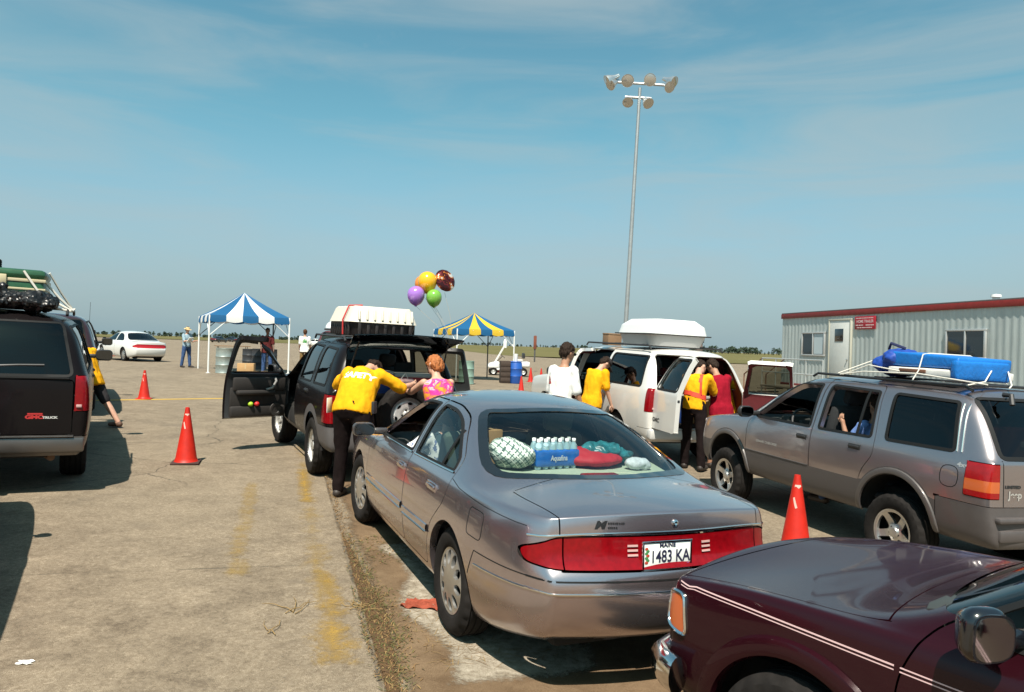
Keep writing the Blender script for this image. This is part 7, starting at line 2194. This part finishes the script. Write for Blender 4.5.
lump('plaid_blanket', 'green and white plaid blanket heaped at the left of the sedan rear shelf', 'blanket', (-1.33, 0.47, 1.03), (((0, 0, 0.08), (0.17, 0.15, 0.09)), ((0.05, 0.03, 0.12), (0.14, 0.12, 0.07))), 0.012, 0.012, 12, plaid(), 'blanket')
lump('folded_bag', 'flat red bag lying right of the water bottles', 'bag', (-1.31, -0.13, 1.03), (((0, 0, 0.05), (0.17, 0.24, 0.055)), ((0.04, 0.08, 0.08), (0.12, 0.12, 0.05))), 0.012, 0.010, 12, pbr('bag_red', (0.48, 0.015, 0.03), 0.7), 'bag')
lump('plastic_bag', 'crumpled teal plastic bag with yellow print behind the red bag', 'bag', (-1.26, -0.24, 1.07), (((0, 0, 0.05), (0.11, 0.18, 0.07)), ((0, -0.12, 0.03), (0.10, 0.12, 0.05))), 0.010, 0.022, 16, pbr('bag_teal', (0.03, 0.20, 0.24), 0.35, var=0.7, vscale=9), 'bag')
lump('tissue_pack', 'small white and blue tissue pack at the right end of the sedan shelf', 'tissue pack', (-1.47, -0.40, 1.03), (((0, 0, 0.04), (0.06, 0.09, 0.045)), ((0, -0.05, 0.03), (0.05, 0.06, 0.04))), 0.008, 0.008, 22, pbr('tissue_white', (0.62, 0.66, 0.72), 0.6, var=0.25, vscale=18), 'pack')
t = on_car('cardboard_box', 'tall brown carton standing on the rear seat of the taupe sedan', 'box', SEDAN, (-0.86, 0.50, 0.62), 0.3)
b = bmesh.new(); rbox(b, (0, 0, 0.30), (0.16, 0.22, 0.60), 0.006); obj('carton', b, CARD, t); b = bmesh.new(); rbox(b, (0.02, 0.0, 0.61), (0.18, 0.05, 0.002), 0.0); obj('tape', b, pbr('packing_tape', (0.5, 0.36, 0.2), 0.3), t)
lump('grocery_bag', 'white grocery bag beside the carton on the sedan rear seat', 'bag', (-0.58, 0.42, 0.55), (((0, 0, 0.18), (0.13, 0.14, 0.2)), ((0, 0, 0.36), (0.08, 0.09, 0.10))), 0.014, 0.02, 12, pbr('bag_white', (0.62, 0.62, 0.58), 0.5, var=0.2, vscale=10), 'bag')
b = bmesh.new(); t = on_car('air_freshener', 'red heart shaped tag hanging from the sedan mirror', 'tag', SEDAN, (0.50, 0.0, 1.12))
ellipsoid(b, (0, 0.02, 0.03), (0.006, 0.025, 0.03), 10, 8); ellipsoid(b, (0, -0.02, 0.03), (0.006, 0.025, 0.03), 10, 8); ellipsoid(b, (0, 0, 0.0), (0.006, 0.025, 0.035), 10, 8); tube(b, [(0, 0, 0.05), (0, 0, 0.13)], 0.002, 5); obj('tag', b, pbr('tag_red', (0.6, 0.02, 0.02), 0.5), t)
# ------------------------------------------------------------------ in the back of the black compact and the white wagon
def bin_(name, label, root, lp, size, mat, lidm):
    t = on_car(name, label, 'bin', root, lp, 0.03)
    b = bmesh.new(); rbox(b, (0, 0, size[2]/2), size, 0.02, taper=(1.04, 1.03)); obj('bin', b, mat, t)
    b = bmesh.new(); rbox(b, (0, 0, size[2] + 0.012), (size[0]*1.08, size[1]*1.06, 0.05), 0.012); obj('lid', b, lidm, t)
LIDG = pbr('lid_grey', (0.36, 0.36, 0.33), 0.5)
bin_('storage_bin', 'blue storage bin with grey lid in the back of the compact wagon', LIB.root, (-1.72, 0.24, 0.86), (0.34, 0.44, 0.48), pbr('bin_blue', (0.015, 0.05, 0.20), 0.5), LIDG)
bin_('storage_bin', 'red storage bin with grey lid in the back of the compact wagon', LIB.root, (-1.72, -0.27, 0.86), (0.34, 0.50, 0.46), pbr('bin_red', (0.30, 0.01, 0.015), 0.6), LIDG)
t = on_car('gift_bag', 'pink and white patterned parcel leaning on the bins above the spare wheel', 'parcel', LIB.root, (-2.02, -0.10, 1.12), 0.2)
b = bmesh.new(); rbox(b, (0, 0, 0.09), (0.10, 0.26, 0.17), 0.02, (0, R(-20), 0)); obj('parcel', b, pbr('parcel_pink', (0.62, 0.36, 0.36), 0.6, var=0.55, vscale=14), t); b = bmesh.new(); tube(b, [(-0.0, -0.06, 0.16), (-0.02, 0, 0.25), (-0.0, 0.06, 0.16)], 0.006, 5); obj('handle', b, ROPE, t)
for k, (y, z, mt, lb) in enumerate(((0.28, 0.66, pbr('bin_blue', (0.015, 0.05, 0.20), 0.5), 'dark blue bin'), (-0.25, 0.66, CARD, 'brown carton bin'))): bin_('storage_bin', lb + ' loaded in the white wagon', SUB.root, (-2.25, y, z), (0.45, 0.42, 0.42), mt, LIDG)
# toys in the open door's pocket
for k, (x, c, lb) in enumerate(((0.30, (0.55, 0.02, 0.02), 'small red ball in the black door pocket'), (0.20, (0.35, 0.55, 0.03), 'small lime green ball in the black door pocket'))):
    M = frame_of(LIB.root); d = [c_ for c_ in LIB.root.children if c_.name.startswith('door')][0]
    Md = M @ (Matrix.Translation(d.location) @ d.rotation_euler.to_matrix().to_4x4())
    p = Md @ V((x - 0.87, 0.725 - 0.84, 0.69))
    b = bmesh.new(); ellipsoid(b, (0, 0, 0), (0.04, 0.04, 0.035), 14, 10); ellipsoid(b, (0, 0, 0.034), (0.008, 0.008, 0.008), 8, 6)
    o = obj('toy_ball', b, pbr('toy_%d' % k, c, 0.5), None, loc=p); tag(o, lb, 'ball')
# ------------------------------------------------------------------ painted lines, the dirt strip and its weeds, litter
def st_of(px, py):
    p = on_ground(px, py) - EDGE0; p.z = 0
    return p.dot(ED), p.dot(EN)
YP = patchy('worn_yellow_paint', (0.36, 0.235, 0.075), (0.46, 0.28, 0.05), 9, 0.3, 0.7, edge_soft=0.30, alpha_noise=4.5, aw=(0.46, 0.74))
YP2 = patchy('ghost_yellow_paint', (0.38, 0.26, 0.09), (0.44, 0.28, 0.07), 12, 0.3, 0.7, edge_soft=0.2, alpha_noise=2.2, aw=(0.50, 0.90))
sheet('yellow_marking', 0.25, 2.1, lambda s: (-0.38 - 0.03*math.sin(s*3), -0.01), YP, 0.004, 0.1, soft=0.22)
sheet('yellow_marking', 1.3, 9.5, lambda s: (-0.42, -0.06), YP2, 0.005, 0.2, soft=0.2); sheet('yellow_marking', 1.8, 5.5, lambda s: (-0.98, -0.70), YP2, 0.004, 0.2, soft=0.1); sheet('yellow_marking', 4.2, 6.2, lambda s: (-0.40, -0.12), YP, 0.006, 0.1, soft=0.15)
DIRT = patchy('brown_dirt', (0.115, 0.072, 0.040), (0.24, 0.165, 0.10), 3.0, 0.3, 0.7, edge_soft=0.9, alpha_noise=1.2, aw=(0.30, 0.52), bump=0.8)
sheet('dirt_strip', -3.0, 13.0, lambda s: (0.0, 1.9 + 0.3*math.sin(s)), DIRT, 0.004, 0.25, soft=0.35, nt_=16)
GRAV = patchy('pale_gravel_patch', (0.22, 0.18, 0.13), (0.50, 0.44, 0.355), 16.0, 0.34, 0.66, edge_soft=0.55, alpha_noise=3.6, aw=(0.42, 0.62), bump=1.0, bscale=110)
sheet('gravel_patch', -0.1, 2.75, lambda s: (0.26 + 0.08*math.sin(s*4), 1.30 + 0.1*math.sin(s*5)), GRAV, 0.008, 0.08, soft=0.20, nt_=14)
SOIL = patchy('dark_joint_soil', (0.07, 0.045, 0.025), (0.15, 0.085, 0.042), 14, 0.3, 0.7, edge_soft=0.8, alpha_noise=6.0, aw=(0.48, 0.60), bump=1.0)
sheet('joint_soil', -2.0, 9.0, lambda s: (-0.03, 0.05 + 0.15*max(0, 1 - abs(s - 1.0)/2.2)), SOIL, 0.010, 0.1, soft=0.08)
# yellow line crossing the lanes far off
a_, c_ = on_ground(60, 401), on_ground(262, 398)
bm = bmesh.new(); d = (c_ - a_).normalized(); n = V((-d.y, d.x, 0)); n_ = 40; lay = bm.verts.layers.float.new('edge'); rows = []
for i in range(n_+1):
    q = a_.lerp(c_, -0.6 + 2.4*i/n_); row = []
    for w in (-0.09, 0, 0.09):
        p = q + n*w; p.z = gz(p.x, p.y) + 0.004; v = bm.verts.new(p); v[lay] = 0.75 if w else 1.0; row.append(v)
    rows.append(row)
for i in range(n_):
    for j in range(2): bm.faces.new((rows[i][j], rows[i][j+1], rows[i+1][j+1], rows[i+1][j]))
bmesh.ops.recalc_face_normals(bm, faces=bm.faces)
tag(obj('yellow_marking', bm, patchy('yellow_cross_line', (0.50, 0.32, 0.06), (0.60, 0.40, 0.09), 8, 0.3, 0.7, edge_soft=0.9, alpha_noise=1.4, aw=(0.34, 0.56))), kind='structure')
# weeds and dry grass in the joint
rnd = random.Random(11)
def blades(n, fs, ft, hmin, hmax, w, flat, name, mats, label):
    bm = bmesh.new()
    for _ in range(n):
        s = fs(); t = ft(s); p = lane_pt(s, t); p.z += 0.008
        a = rnd.uniform(0, 6.28); L = rnd.uniform(hmin, hmax); up = rnd.uniform(0.05, 1.0 - flat)
        d = V((math.cos(a), math.sin(a), 0)); sd = V((-d.y, d.x, 0))*(w*rnd.uniform(0.6, 1.4)/2); mi = rnd.choice((0, 0, 0, 1, 1, 1, 2))
        q = [p, p + d*L*0.5*(1-up*0.6) + V((0, 0, L*0.5*up)), p + d*L*(1-up*0.5) + V((0, 0, L*(up*0.75 - 0.1*(1-up)) + 0.004))]
        q[2].z = max(q[2].z, p.z + 0.002)
        a0, a1 = bm.verts.new(q[0] - sd), bm.verts.new(q[0] + sd); b0, b1 = bm.verts.new(q[1] - sd*0.9), bm.verts.new(q[1] + sd*0.9); c0 = bm.verts.new(q[2])
        bm.faces.new((a0, a1, b1, b0)).material_index = mi; bm.faces.new((b0, b1, c0)).material_index = mi
    return tag(obj(name, bm, mats, None, False), label, None, None, 'stuff')
GM = [pbr('weed_olive', (0.085, 0.085, 0.022), 0.8), pbr('weed_dry_brown', (0.17, 0.095, 0.035), 0.9), pbr('weed_straw', (0.24, 0.155, 0.06), 0.9)]
def wt(s):
    w = 0.045 + 0.16*max(0, 1 - abs(s - 0.9)/1.6)*(0.5 + 0.9*abs(noise.noise(V((s*2.3, 3, 0)))))
    return max(-0.02, rnd.gauss(0.05 + 0.35*w, w*0.55))
blades(3600, lambda: rnd.triangular(-1.2, 3.2, 0.9), wt, 0.012, 0.05, 0.005, 0.5, 'weeds', GM, 'low olive and brown weeds growing in the slab joint')
blades(1500, lambda: rnd.uniform(2.6, 8.5), lambda s: abs(rnd.gauss(0.03, 0.045)), 0.015, 0.05, 0.006, 0.6, 'dry_grass', [GM[1], GM[1], GM[2]], 'dry brown grass lining the slab joint')
blades(700, lambda: rnd.uniform(2.1, 2.9), lambda s: rnd.uniform(0.15, 1.0), 0.02, 0.06, 0.006, 0.6, 'dry_grass', GM, 'tufts of dry grass at the edge of the gravel patch')
blades(420, lambda: rnd.uniform(0.2, 1.4), lambda s: rnd.uniform(0.3, 1.2), 0.03, 0.16, 0.003, 0.93, 'straw_litter', [GM[2], GM[1], GM[2]], 'loose straw scattered over the gravel patch')
# loose grass clumps, twigs and litter
def stalks(px, py, n, L, label):
    p = on_ground(px, py); root = thing('dry_stalk', label, 'dry stalk', p, 0, 'dry stalks lying on the concrete')
    b = bmesh.new(); r = random.Random(px)
    for k in range(n):
        a = r.uniform(-0.8, 0.9) + (2.6 if k % 2 else 0.4); q = V((r.uniform(-0.06, 0.06), r.uniform(-0.06, 0.06), 0.006)); pts = [q]
        for j in range(5):
            a += r.uniform(-0.4, 0.4); q = q + V((math.cos(a), math.sin(a), 0))*L/5; q.z = 0.006 + 0.02*r.random(); pts.append(q)
        tube(b, pts, [0.0035, 0.003, 0.003, 0.0025, 0.002, 0.001], 5)
    obj('stem', b, GM[2], root)
stalks(292, 612, 4, 0.28, 'tangled dry stalk on the yellow paint patch'); stalks(268, 633, 2, 0.22, 'short bent twig on bare concrete left of the yellow patch'); stalks(357, 608, 9, 0.13, 'straw coloured tuft standing at the slab edge')
p = on_ground(25, 663); b = bmesh.new(); bmesh.ops.create_grid(b, x_segments=8, y_segments=6, size=0.5)
for v in b.verts: v.co = V((v.co.x*0.075 + 0.008*math.sin(v.co.y*9), v.co.y*0.05, 0.006 + 0.006*noise.noise(v.co*4)))
thicken(b, 0.001); tag(obj('paper_scrap', b, pbr('paper_white', (0.78, 0.77, 0.72), 0.8), None, loc=p, rot=(0, 0, 0.2)), 'torn scrap of white paper on the concrete', 'paper scrap')
p = on_ground(422, 606); b = bmesh.new(); bmesh.ops.create_grid(b, x_segments=22, y_segments=16, size=0.5)
for v in b.verts:
    q = v.co.copy(); v.co = V((q.x*0.26, q.y*0.17 + 0.02*math.sin(q.x*7), 0.018 + 0.022*noise.noise(q*5) + 0.012*noise.noise(q*13)))
    v.co.x *= 1 + 0.3*noise.noise(V((q.y*3, 0, 2)))
thicken(b, 0.003); tag(obj('red_rag', b, cloth('faded_red_rag', (0.26, 0.06, 0.035), 0.25), None, loc=p, rot=(0, 0, -0.2)), 'faded red rag lying on the gravel by the sedan rear wheel', 'rag')
# ------------------------------------------------------------------ red vehicle cut off by the left edge
def red_car():
    A = [(1.35, 0.35, 0.39), (-1.35, 0.35, 0.39)]
    xr, xf = -2.3, 2.1
    S = suv_spec(xr, xf, 0.86, 0.34, 0.99, 1.54, 1.60, 0.66, xr + 0.35, 0.22, 0.90, 1.00, 0.90, A, wbf=0.6, endw=0.95, hoodw=0.90)
    fw = rpoly([(-0.16, 1.03), (-0.12, 1.49), (0.12, 1.49), (0.72, 1.05), (0.70, 1.03)], 0.03); qw = rpoly([(-1.9, 1.04), (-1.8, 1.48), (-0.30, 1.50), (-0.32, 1.03)], 0.04)
    S['windows'] = [('fwin', None, fw), ('qwin', None, qw)]
    ws = rpoly([(-0.74, 1.03), (-0.59, 1.50), (0, 1.54), (0.59, 1.50), (0.74, 1.03)], [0.06, 0.08, 0.3, 0.08, 0.06]); sw = sd_poly(ws)
    S['glass'] = [('windscreen', lambda co: sw(co.y, co.z) if 0.1 < co.x < 1.4 else 0.5)]
    paint = car_paint('bright_red_paint', (0.33, 0.010, 0.012), 0.0, 0.25, dust=0.1)
    c = Car(S, 'red_wagon', 'red vehicle mostly cut off at the left edge behind the black wagon', 'car', paint, 2)
    c.part('body', 'body', paint); c.part('windscreen', 'windscreen', GLASS, off=0.004)
    for t in 'LR': c.part('window', 'fwin' + t, GLASSD, off=0.006); c.part('window', 'qwin' + t, GLASSD, off=0.006)
    for sd in (1, -1):
        mb = mirror_bmesh(0.13, 0.12, 0.10)
        if sd < 0: mirror_bm(mb)
        bmesh.ops.transform(mb, matrix=Matrix.Translation((0.66, sd*0.74, 1.03)), verts=mb.verts); obj('mirror', mb, [paint, MIRRORG], c.root, True, 50)
        fl = bmesh.new(); rbox(fl, (2.07, sd*0.60, 0.70), (0.10, 0.32, 0.16), 0.03); obj('headlight', fl, WHITEL, c.root)
    bp = bmesh.new(); rbox(bp, (2.10, 0, 0.46), (0.16, 1.74, 0.20), 0.05); obj('bumper', bp, pbr('bumper_grey', (0.10, 0.09, 0.09), 0.5), c.root)
    gr = bmesh.new(); rbox(gr, (2.09, 0, 0.70), (0.08, 0.8, 0.14), 0.02); obj('grille', gr, BLACKP, c.root)
    c.wheels(0.34, 0.2, 0.21, 'spoke', (RUB, ALLOY, NUT, NUT), 0.75); underbody(c.root, S, xr + 0.1, xf - 0.15, 0.33, 0.6, 0.70); c.cabin(CHAR, [0.0], 0.5, -0.8, 0.36, 0.78, 1.0, 0.58, 0.66, floor=(-2.0, 0.9))
    return c
RED_ = red_car()
p = on_ground(4, 512); y_ = R(119); q = Matrix.Rotation(y_, 3, 'Z') @ V((1.98, -0.84, 0)); place(RED_.root, p.x - q.x - 0.05, p.y - q.y - 0.1, y_)
# ------------------------------------------------------------------ cars far across the apron
def far_sedan(label, paint, px, py, yaw, band=None, sc=(1, 1, 1), dz=0.0, name='parked_car'):
    S = sedan_spec(); P, bvh = body_from(S, 2)
    root = thing(name, label, 'car')
    obj('body', P.get('body', 'trunk', 'hood', 'front_doorL', 'front_doorR', 'rear_doorL', 'rear_doorR'), paint, root, True, 50)
    lm = P.get('lamp'); shrink(lm, 0.003); obj('tail_light', lm, band or REDL, root, True, 60)
    for w in ('fwinL', 'fwinR', 'rwinL', 'rwinR'): obj('window', shrink(P.get(w), 0.006), GLASSD, root, True, 60)
    obj('rear_window', shrink(P.get('backlight'), 0.004), GLASSD, root, True, 60); obj('windscreen', shrink(P.get('windscreen'), 0.004), GLASSD, root, True, 60)
    for x in (1.385, -1.385):
        for s in (1, -1): wheel(root, x, s*0.785, 0.333, 0.333, 0.205, 0.205, 'cover', (RUB, ALLOY, NUT, NUT), s)
    underbody(root, S, -2.2, 2.0, 0.22, 0.5, 0.7)
    bp = bmesh.new(); rbox(bp, (-2.42, 0, 0.82), (0.05, 0.32, 0.14), 0.01); obj('license_plate', bp, pbr('plate_white', (0.78, 0.80, 0.76), 0.4), root)
    for s in (1, -1):
        mb = mirror_bmesh(0.2, 0.13, 0.11)
        if s < 0: mirror_bm(mb)
        bmesh.ops.transform(mb, matrix=Matrix.Translation((0.73, s*0.815, 1.0)), verts=mb.verts); obj('mirror', mb, [BLACKP, MIRRORG], root, True, 50)
    p = on_ground(px, py); place(root, p.x, p.y, yaw); root.scale = sc
    return root
FW = car_paint('far_white_paint', (0.70, 0.69, 0.66), 0.0, 0.3, dust=0.15)
far_sedan('white coupe with red rear band parked out on the apron', FW, 130, 360, R(140), pbr('rear_band_red', (0.40, 0.012, 0.02), 0.35), (0.88, 0.92, 0.95))
FB = car_paint('far_black_paint', (0.015, 0.013, 0.018), 0.0, 0.25, dust=0.1)
far_sedan('small black car far away, to the left of the tent leg', FB, 219, 342.5, R(80)); far_sedan('very distant black car to the right of its neighbour beyond the tent', FB, 231, 342, R(150))
far_sedan('white car in the distance between the tent and the clover shirt', FW, 315, 346.5, R(170))
def far_wagon(label, paint, px, py, yaw, carrier=None, dz=0.0):
    c = big_wagon('parked_car', label, 'car', paint, MAROON, lettered=False, simple=True, lv=2)
    p = on_ground(px, py); place(c.root, p.x, p.y, yaw); return c
fwg = far_wagon('maroon wagon beyond the clover shirt with luggage on its roof', car_paint('far_maroon_paint', (0.09, 0.012, 0.014), 0.1, 0.3), 338, 366, R(100))
t = on_car('roof_box', 'rounded white luggage dome on the distant maroon wagon', 'roof box', fwg.root, (-1.4, 0.1, 1.88))
b = bmesh.new(); ellipsoid(b, (0, 0, 0.10), (0.75, 0.55, 0.42), 20, 12); bmesh.ops.delete(b, geom=[v for v in b.verts if v.co.z < 0.06], context='VERTS'); obj('dome', b, pbr('box_white', (0.72, 0.72, 0.70), 0.35), t); b = bmesh.new(); rbox(b, (0, 0, 0.03), (1.5, 1.1, 0.08), 0.03); obj('base', b, pbr('carrier_black', (0.018, 0.013, 0.012), 0.55), t)
# ------------------------------------------------------------------ posts, far field, woods
def post(px, py_top, py_bot, d, w, mat, label, name='marker_post', panel=None):
    a, c = at(px, py_top, d), at(px - 0.02*(py_bot - py_top), py_bot, d); root = thing(name, label, 'post', c)
    b = bmesh.new(); rbox(b, (0, 0, (a.z - c.z)/2), (w, w, a.z - c.z), w*0.15); obj('post', b, mat, root)
    if panel:
        b = bmesh.new(); rbox(b, (0, -w*0.7, (a.z - c.z)*panel[0]), (panel[1], 0.06, (a.z - c.z)*panel[2]), 0.01); obj('panel', b, panel[3], root)
    return root
RUST = pbr('rust_red', (0.16, 0.045, 0.025), 0.8, var=0.25, vscale=4)
post(535, 335.5, 362, 48, 0.10, pbr('post_grey', (0.08, 0.08, 0.08), 0.7), 'rust red marker on a thin post behind the golf cart', panel=(0.74, 0.20, 0.50, RUST))
def tower():
    c = at(698.5, 357, 260); root = thing('control_tower', 'small far tower block rising over the white wagon roof', 'tower', V((c.x, c.y, 0.4)), 0.2)
    BR = pbr('tower_brown', (0.13, 0.095, 0.085), 0.8); h = at(698.5, 340.5, 260).z
    b = bmesh.new(); rbox(b, (0, 0, h*0.4), (2.0, 2.0, h*0.8), 0.05); obj('shaft', b, BR, root)
    b = bmesh.new(); rbox(b, (0, 0, h*0.87), (2.7, 2.7, h*0.16), 0.05); obj('cab', b, pbr('tower_glass', (0.06, 0.07, 0.08), 0.3), root)
    b = bmesh.new(); rbox(b, (0, 0, h*0.97), (2.9, 2.9, h*0.05), 0.05); obj('roof', b, BR, root)
tower()
# grass field beyond the apron
def field():
    m = bpy.data.materials.new('dry_grass_field'); m.use_nodes = True; nt = m.node_tree; b = nt.nodes['Principled BSDF']
    tc = nt.nodes.new('ShaderNodeTexCoord'); n = noise_n(nt, tc.outputs['Object'], 0.02, 6, 0.65); n2 = noise_n(nt, tc.outputs['Object'], 0.6, 4, 0.7)
    c = mixc(nt, ramp(nt, n, 0.35, 0.65), (0.095, 0.088, 0.034), (0.155, 0.13, 0.055)); c = mixc(nt, ramp(nt, n2, 0.3, 0.7, 0.0, 0.35), c, (0.07, 0.075, 0.025))
    nt.links.new(c, b.inputs['Base Color']); b.inputs['Roughness'].default_value = 1.0; b.inputs['Specular IOR Level'].default_value = 0.1
    bm = bmesh.new(); pts = [(-50, 205), (-20, 150), (0, 118), (60, 112), (160, 95), (400, 60), (1500, 40)]
    far = [(-1400, 2300), (-300, 2300), (0, 2300), (600, 2300), (1500, 2300), (2400, 2000), (3000, 300)]
    lo = [bm.verts.new((x, y, gz(x, y) + 0.03)) for x, y in pts]; mid = [bm.verts.new((x*0.6 + fx*0.4*0.5, y + 130, gz(x, y) + 0.5)) for (x, y), (fx, fy) in zip(pts, far)]; hi = [bm.verts.new((x, y, gz(x, y) + 1.0)) for x, y in far]
    for i in range(len(pts)-1): bm.faces.new((lo[i], lo[i+1], mid[i+1], mid[i])); bm.faces.new((mid[i], mid[i+1], hi[i+1], hi[i]))
    bmesh.ops.recalc_face_normals(bm, faces=bm.faces); tag(obj('grass_field', bm, m, None), 'strip of dry green and straw coloured grass beyond the apron', kind='structure')
field()
def woods(name, x0, x1, dist_f, h, n, label, seed, base=0.0):
    r = random.Random(seed); bm = bmesh.new(); trunkm = []
    for k in range(n):
        u = r.random(); x = x0 + (x1 - x0)*u; y = dist_f(u) + r.uniform(-25, 25); hh = h*r.uniform(0.55, 1.15)*(0.8 + 0.35*noise.noise(V((u*14, seed, 0)))); w = hh*r.uniform(0.5, 0.9); zb = gz(x, y) - base
        tube(bm, [(x, y, zb), (x, y, zb + hh*0.6)], 0.25, 5, 2)
        for j in range(46):
            a, e = r.uniform(0, 6.28), r.uniform(-0.7, 1.5); rr = r.uniform(0.5, 1.0)
            p = V((x + math.cos(a)*math.cos(e)*w*0.5*rr, y + math.sin(a)*math.cos(e)*w*0.5*rr, zb + hh*0.55 + math.sin(e)*hh*0.42*rr)); s = w*r.uniform(0.10, 0.2)
            t1 = V((r.uniform(-1, 1), r.uniform(-1, 1), r.uniform(-1, 1))).normalized(); t2 = t1.orthogonal().normalized()
            bm.faces.new([bm.verts.new(p + t1*s), bm.verts.new(p + t2*s), bm.verts.new(p - t1*s*0.8), bm.verts.new(p - t2*s)]).material_index = r.choice((0, 0, 1))
    o = obj(name, bm, [pbr('far_leaf_dark', (0.030, 0.045, 0.030), 1.0, spec=0.1), pbr('far_leaf_mid', (0.045, 0.062, 0.040), 1.0, spec=0.1), pbr('far_trunk', (0.05, 0.04, 0.03), 1.0)], None, False)
    return tag(o, label, kind='stuff')
woods('far_woods', -640, -180, lambda u: 620, 5.2, 420, 'dark strip of woods along the left horizon', 2); woods('far_woods', -180, 260, lambda u: 1250, 7, 160, 'very low woods at the middle of the horizon', 5); woods('far_woods', 170, 420, lambda u: 700 - 150*u, 8.5, 300, 'low wooded rise at the right of the horizon', 8)
def sail():
    c = at(505, 348, 400); b = bmesh.new(); root = thing('storage_tank', 'tiny white tank on the horizon above the golf cart', 'tank', V((c.x, c.y, 0.6)))
    lathe(b, [(1.0, 0), (1.0, 3.0), (0.9, 3.6), (0.5, 4.6), (0.001, 5.0)], 16); obj('shell', b, pbr('tank_white', (0.75, 0.75, 0.73), 0.6), root); b = bmesh.new(); tube(b, [(1.1, 0, 0), (1.1, 0, 3.2)], 0.1, 6); obj('pipe', b, GALV, root)
sail()
# ------------------------------------------------------------------ camera, sky, sun
cam = bpy.data.cameras.new('camera'); camo = bpy.data.objects.new('camera', cam); COL.objects.link(camo)
c, s = math.cos(ROLL), math.sin(ROLL)
M = Matrix(((c, -s, 0, 0), (0, 0, -1, 0), (s, c, 0, CAM_H), (0, 0, 0, 1)))
camo.matrix_world = M
cam.sensor_width = 36; cam.lens = F_PX/1024*36; cam.clip_start = 0.05; cam.clip_end = 20000
SC.camera = camo
SUN_EL, SUN_AZ = R(59), R(8)
Sdir = V((-math.sin(SUN_AZ)*math.cos(SUN_EL), -math.cos(SUN_AZ)*math.cos(SUN_EL), math.sin(SUN_EL)))
sl = bpy.data.lights.new('sun', 'SUN'); sl.energy = 4.9; sl.angle = R(0.5); sl.color = (1.0, 0.93, 0.82)
so = bpy.data.objects.new('sun', sl); COL.objects.link(so)
so.rotation_euler = Sdir.to_track_quat('Z', 'Y').to_euler(); so.location = (0, 0, 30)
w = bpy.data.worlds.new('World'); SC.world = w; w.use_nodes = True
nt = w.node_tree; bg = nt.nodes['Background']
sky = nt.nodes.new('ShaderNodeTexSky'); sky.sky_type = 'NISHITA'; sky.sun_disc = False
sky.sun_elevation = SUN_EL
sky.sun_rotation = math.atan2(Sdir.x, Sdir.y)
sky.air_density = 1.0; sky.dust_density = 1.2; sky.ozone_density = 1.2
tc = nt.nodes.new('ShaderNodeTexCoord')
# thin high cirrus streaks
mp = nt.nodes.new('ShaderNodeMapping'); mp.inputs['Scale'].default_value = (1.6, 1.6, 9.0); mp.inputs['Rotation'].default_value = (0.12, 0.30, 0.3)
nt.links.new(tc.outputs['Generated'], mp.inputs['Vector'])
n1 = nt.nodes.new('ShaderNodeTexNoise'); n1.inputs['Scale'].default_value = 1.6; n1.inputs['Detail'].default_value = 7; n1.inputs['Roughness'].default_value = 0.55; n1.inputs['Distortion'].default_value = 0.6
nt.links.new(mp.outputs[0], n1.inputs['Vector'])
def mr(x, lo, hi, a, b):
    n = nt.nodes.new('ShaderNodeMapRange'); n.interpolation_type = 'SMOOTHSTEP'
    n.inputs[1].default_value = lo; n.inputs[2].default_value = hi; n.inputs[3].default_value = a; n.inputs[4].default_value = b
    nt.links.new(x, n.inputs[0]); return n.outputs[0]
sz = nt.nodes.new('ShaderNodeSeparateXYZ'); nt.links.new(tc.outputs['Generated'], sz.inputs[0])
hi_ = mixc(nt, mr(sz.outputs[2], 0.0, 0.32, 0.0, 1.0), (1.0, 1.0, 1.0), (0.68, 1.12, 0.93))
blue = mixc(nt, 1.0, sky.outputs[0], hi_, 'MULTIPLY')
hz = mixc(nt, mr(sz.outputs[2], -0.02, 0.30, 0.85, 0.0), blue, (1.95, 2.95, 3.35))
n2 = nt.nodes.new('ShaderNodeTexNoise'); n2.inputs['Scale'].default_value = 1.1; n2.inputs['Detail'].default_value = 3; nt.links.new(tc.outputs['Generated'], n2.inputs['Vector'])
cl = node_math(nt, 'MULTIPLY', mr(n1.outputs[0], 0.36, 0.76, 0.0, 0.58), mr(n2.outputs[0], 0.35, 0.65, 0.35, 1.0))
mp2 = nt.nodes.new('ShaderNodeMapping'); mp2.inputs['Scale'].default_value = (7, 7, 11); mp2.inputs['Location'].default_value = (0.7, 0.2, 0.4); nt.links.new(tc.outputs['Generated'], mp2.inputs['Vector'])
puff = node_math(nt, 'MULTIPLY', mr(noise_n(nt, mp2.outputs[0], 1.0, 7, 0.62, 0.3), 0.62, 0.78, 0.0, 0.30), mr(noise_n(nt, tc.outputs['Generated'], 2.0, 2), 0.5, 0.62, 0.0, 1.0))
cov = node_math(nt, 'MAXIMUM', cl, puff)
out = mixc(nt, cov, hz, (3.1, 3.7, 3.85))
nt.links.new(out, bg.inputs[0]); bg.inputs[1].default_value = 0.086
SC.view_settings.view_transform = 'Standard'; SC.view_settings.look = 'None'
SC.view_settings.exposure = 0.74; SC.view_settings.gamma = 1.0
SC.cycles.use_denoising = True
SC.cycles.max_bounces = 8; SC.cycles.transparent_max_bounces = 16
SC.cycles.caustics_reflective = False; SC.cycles.caustics_refractive = False
SC.cycles.sample_clamp_indirect = 8
SC.render.film_transparent = False
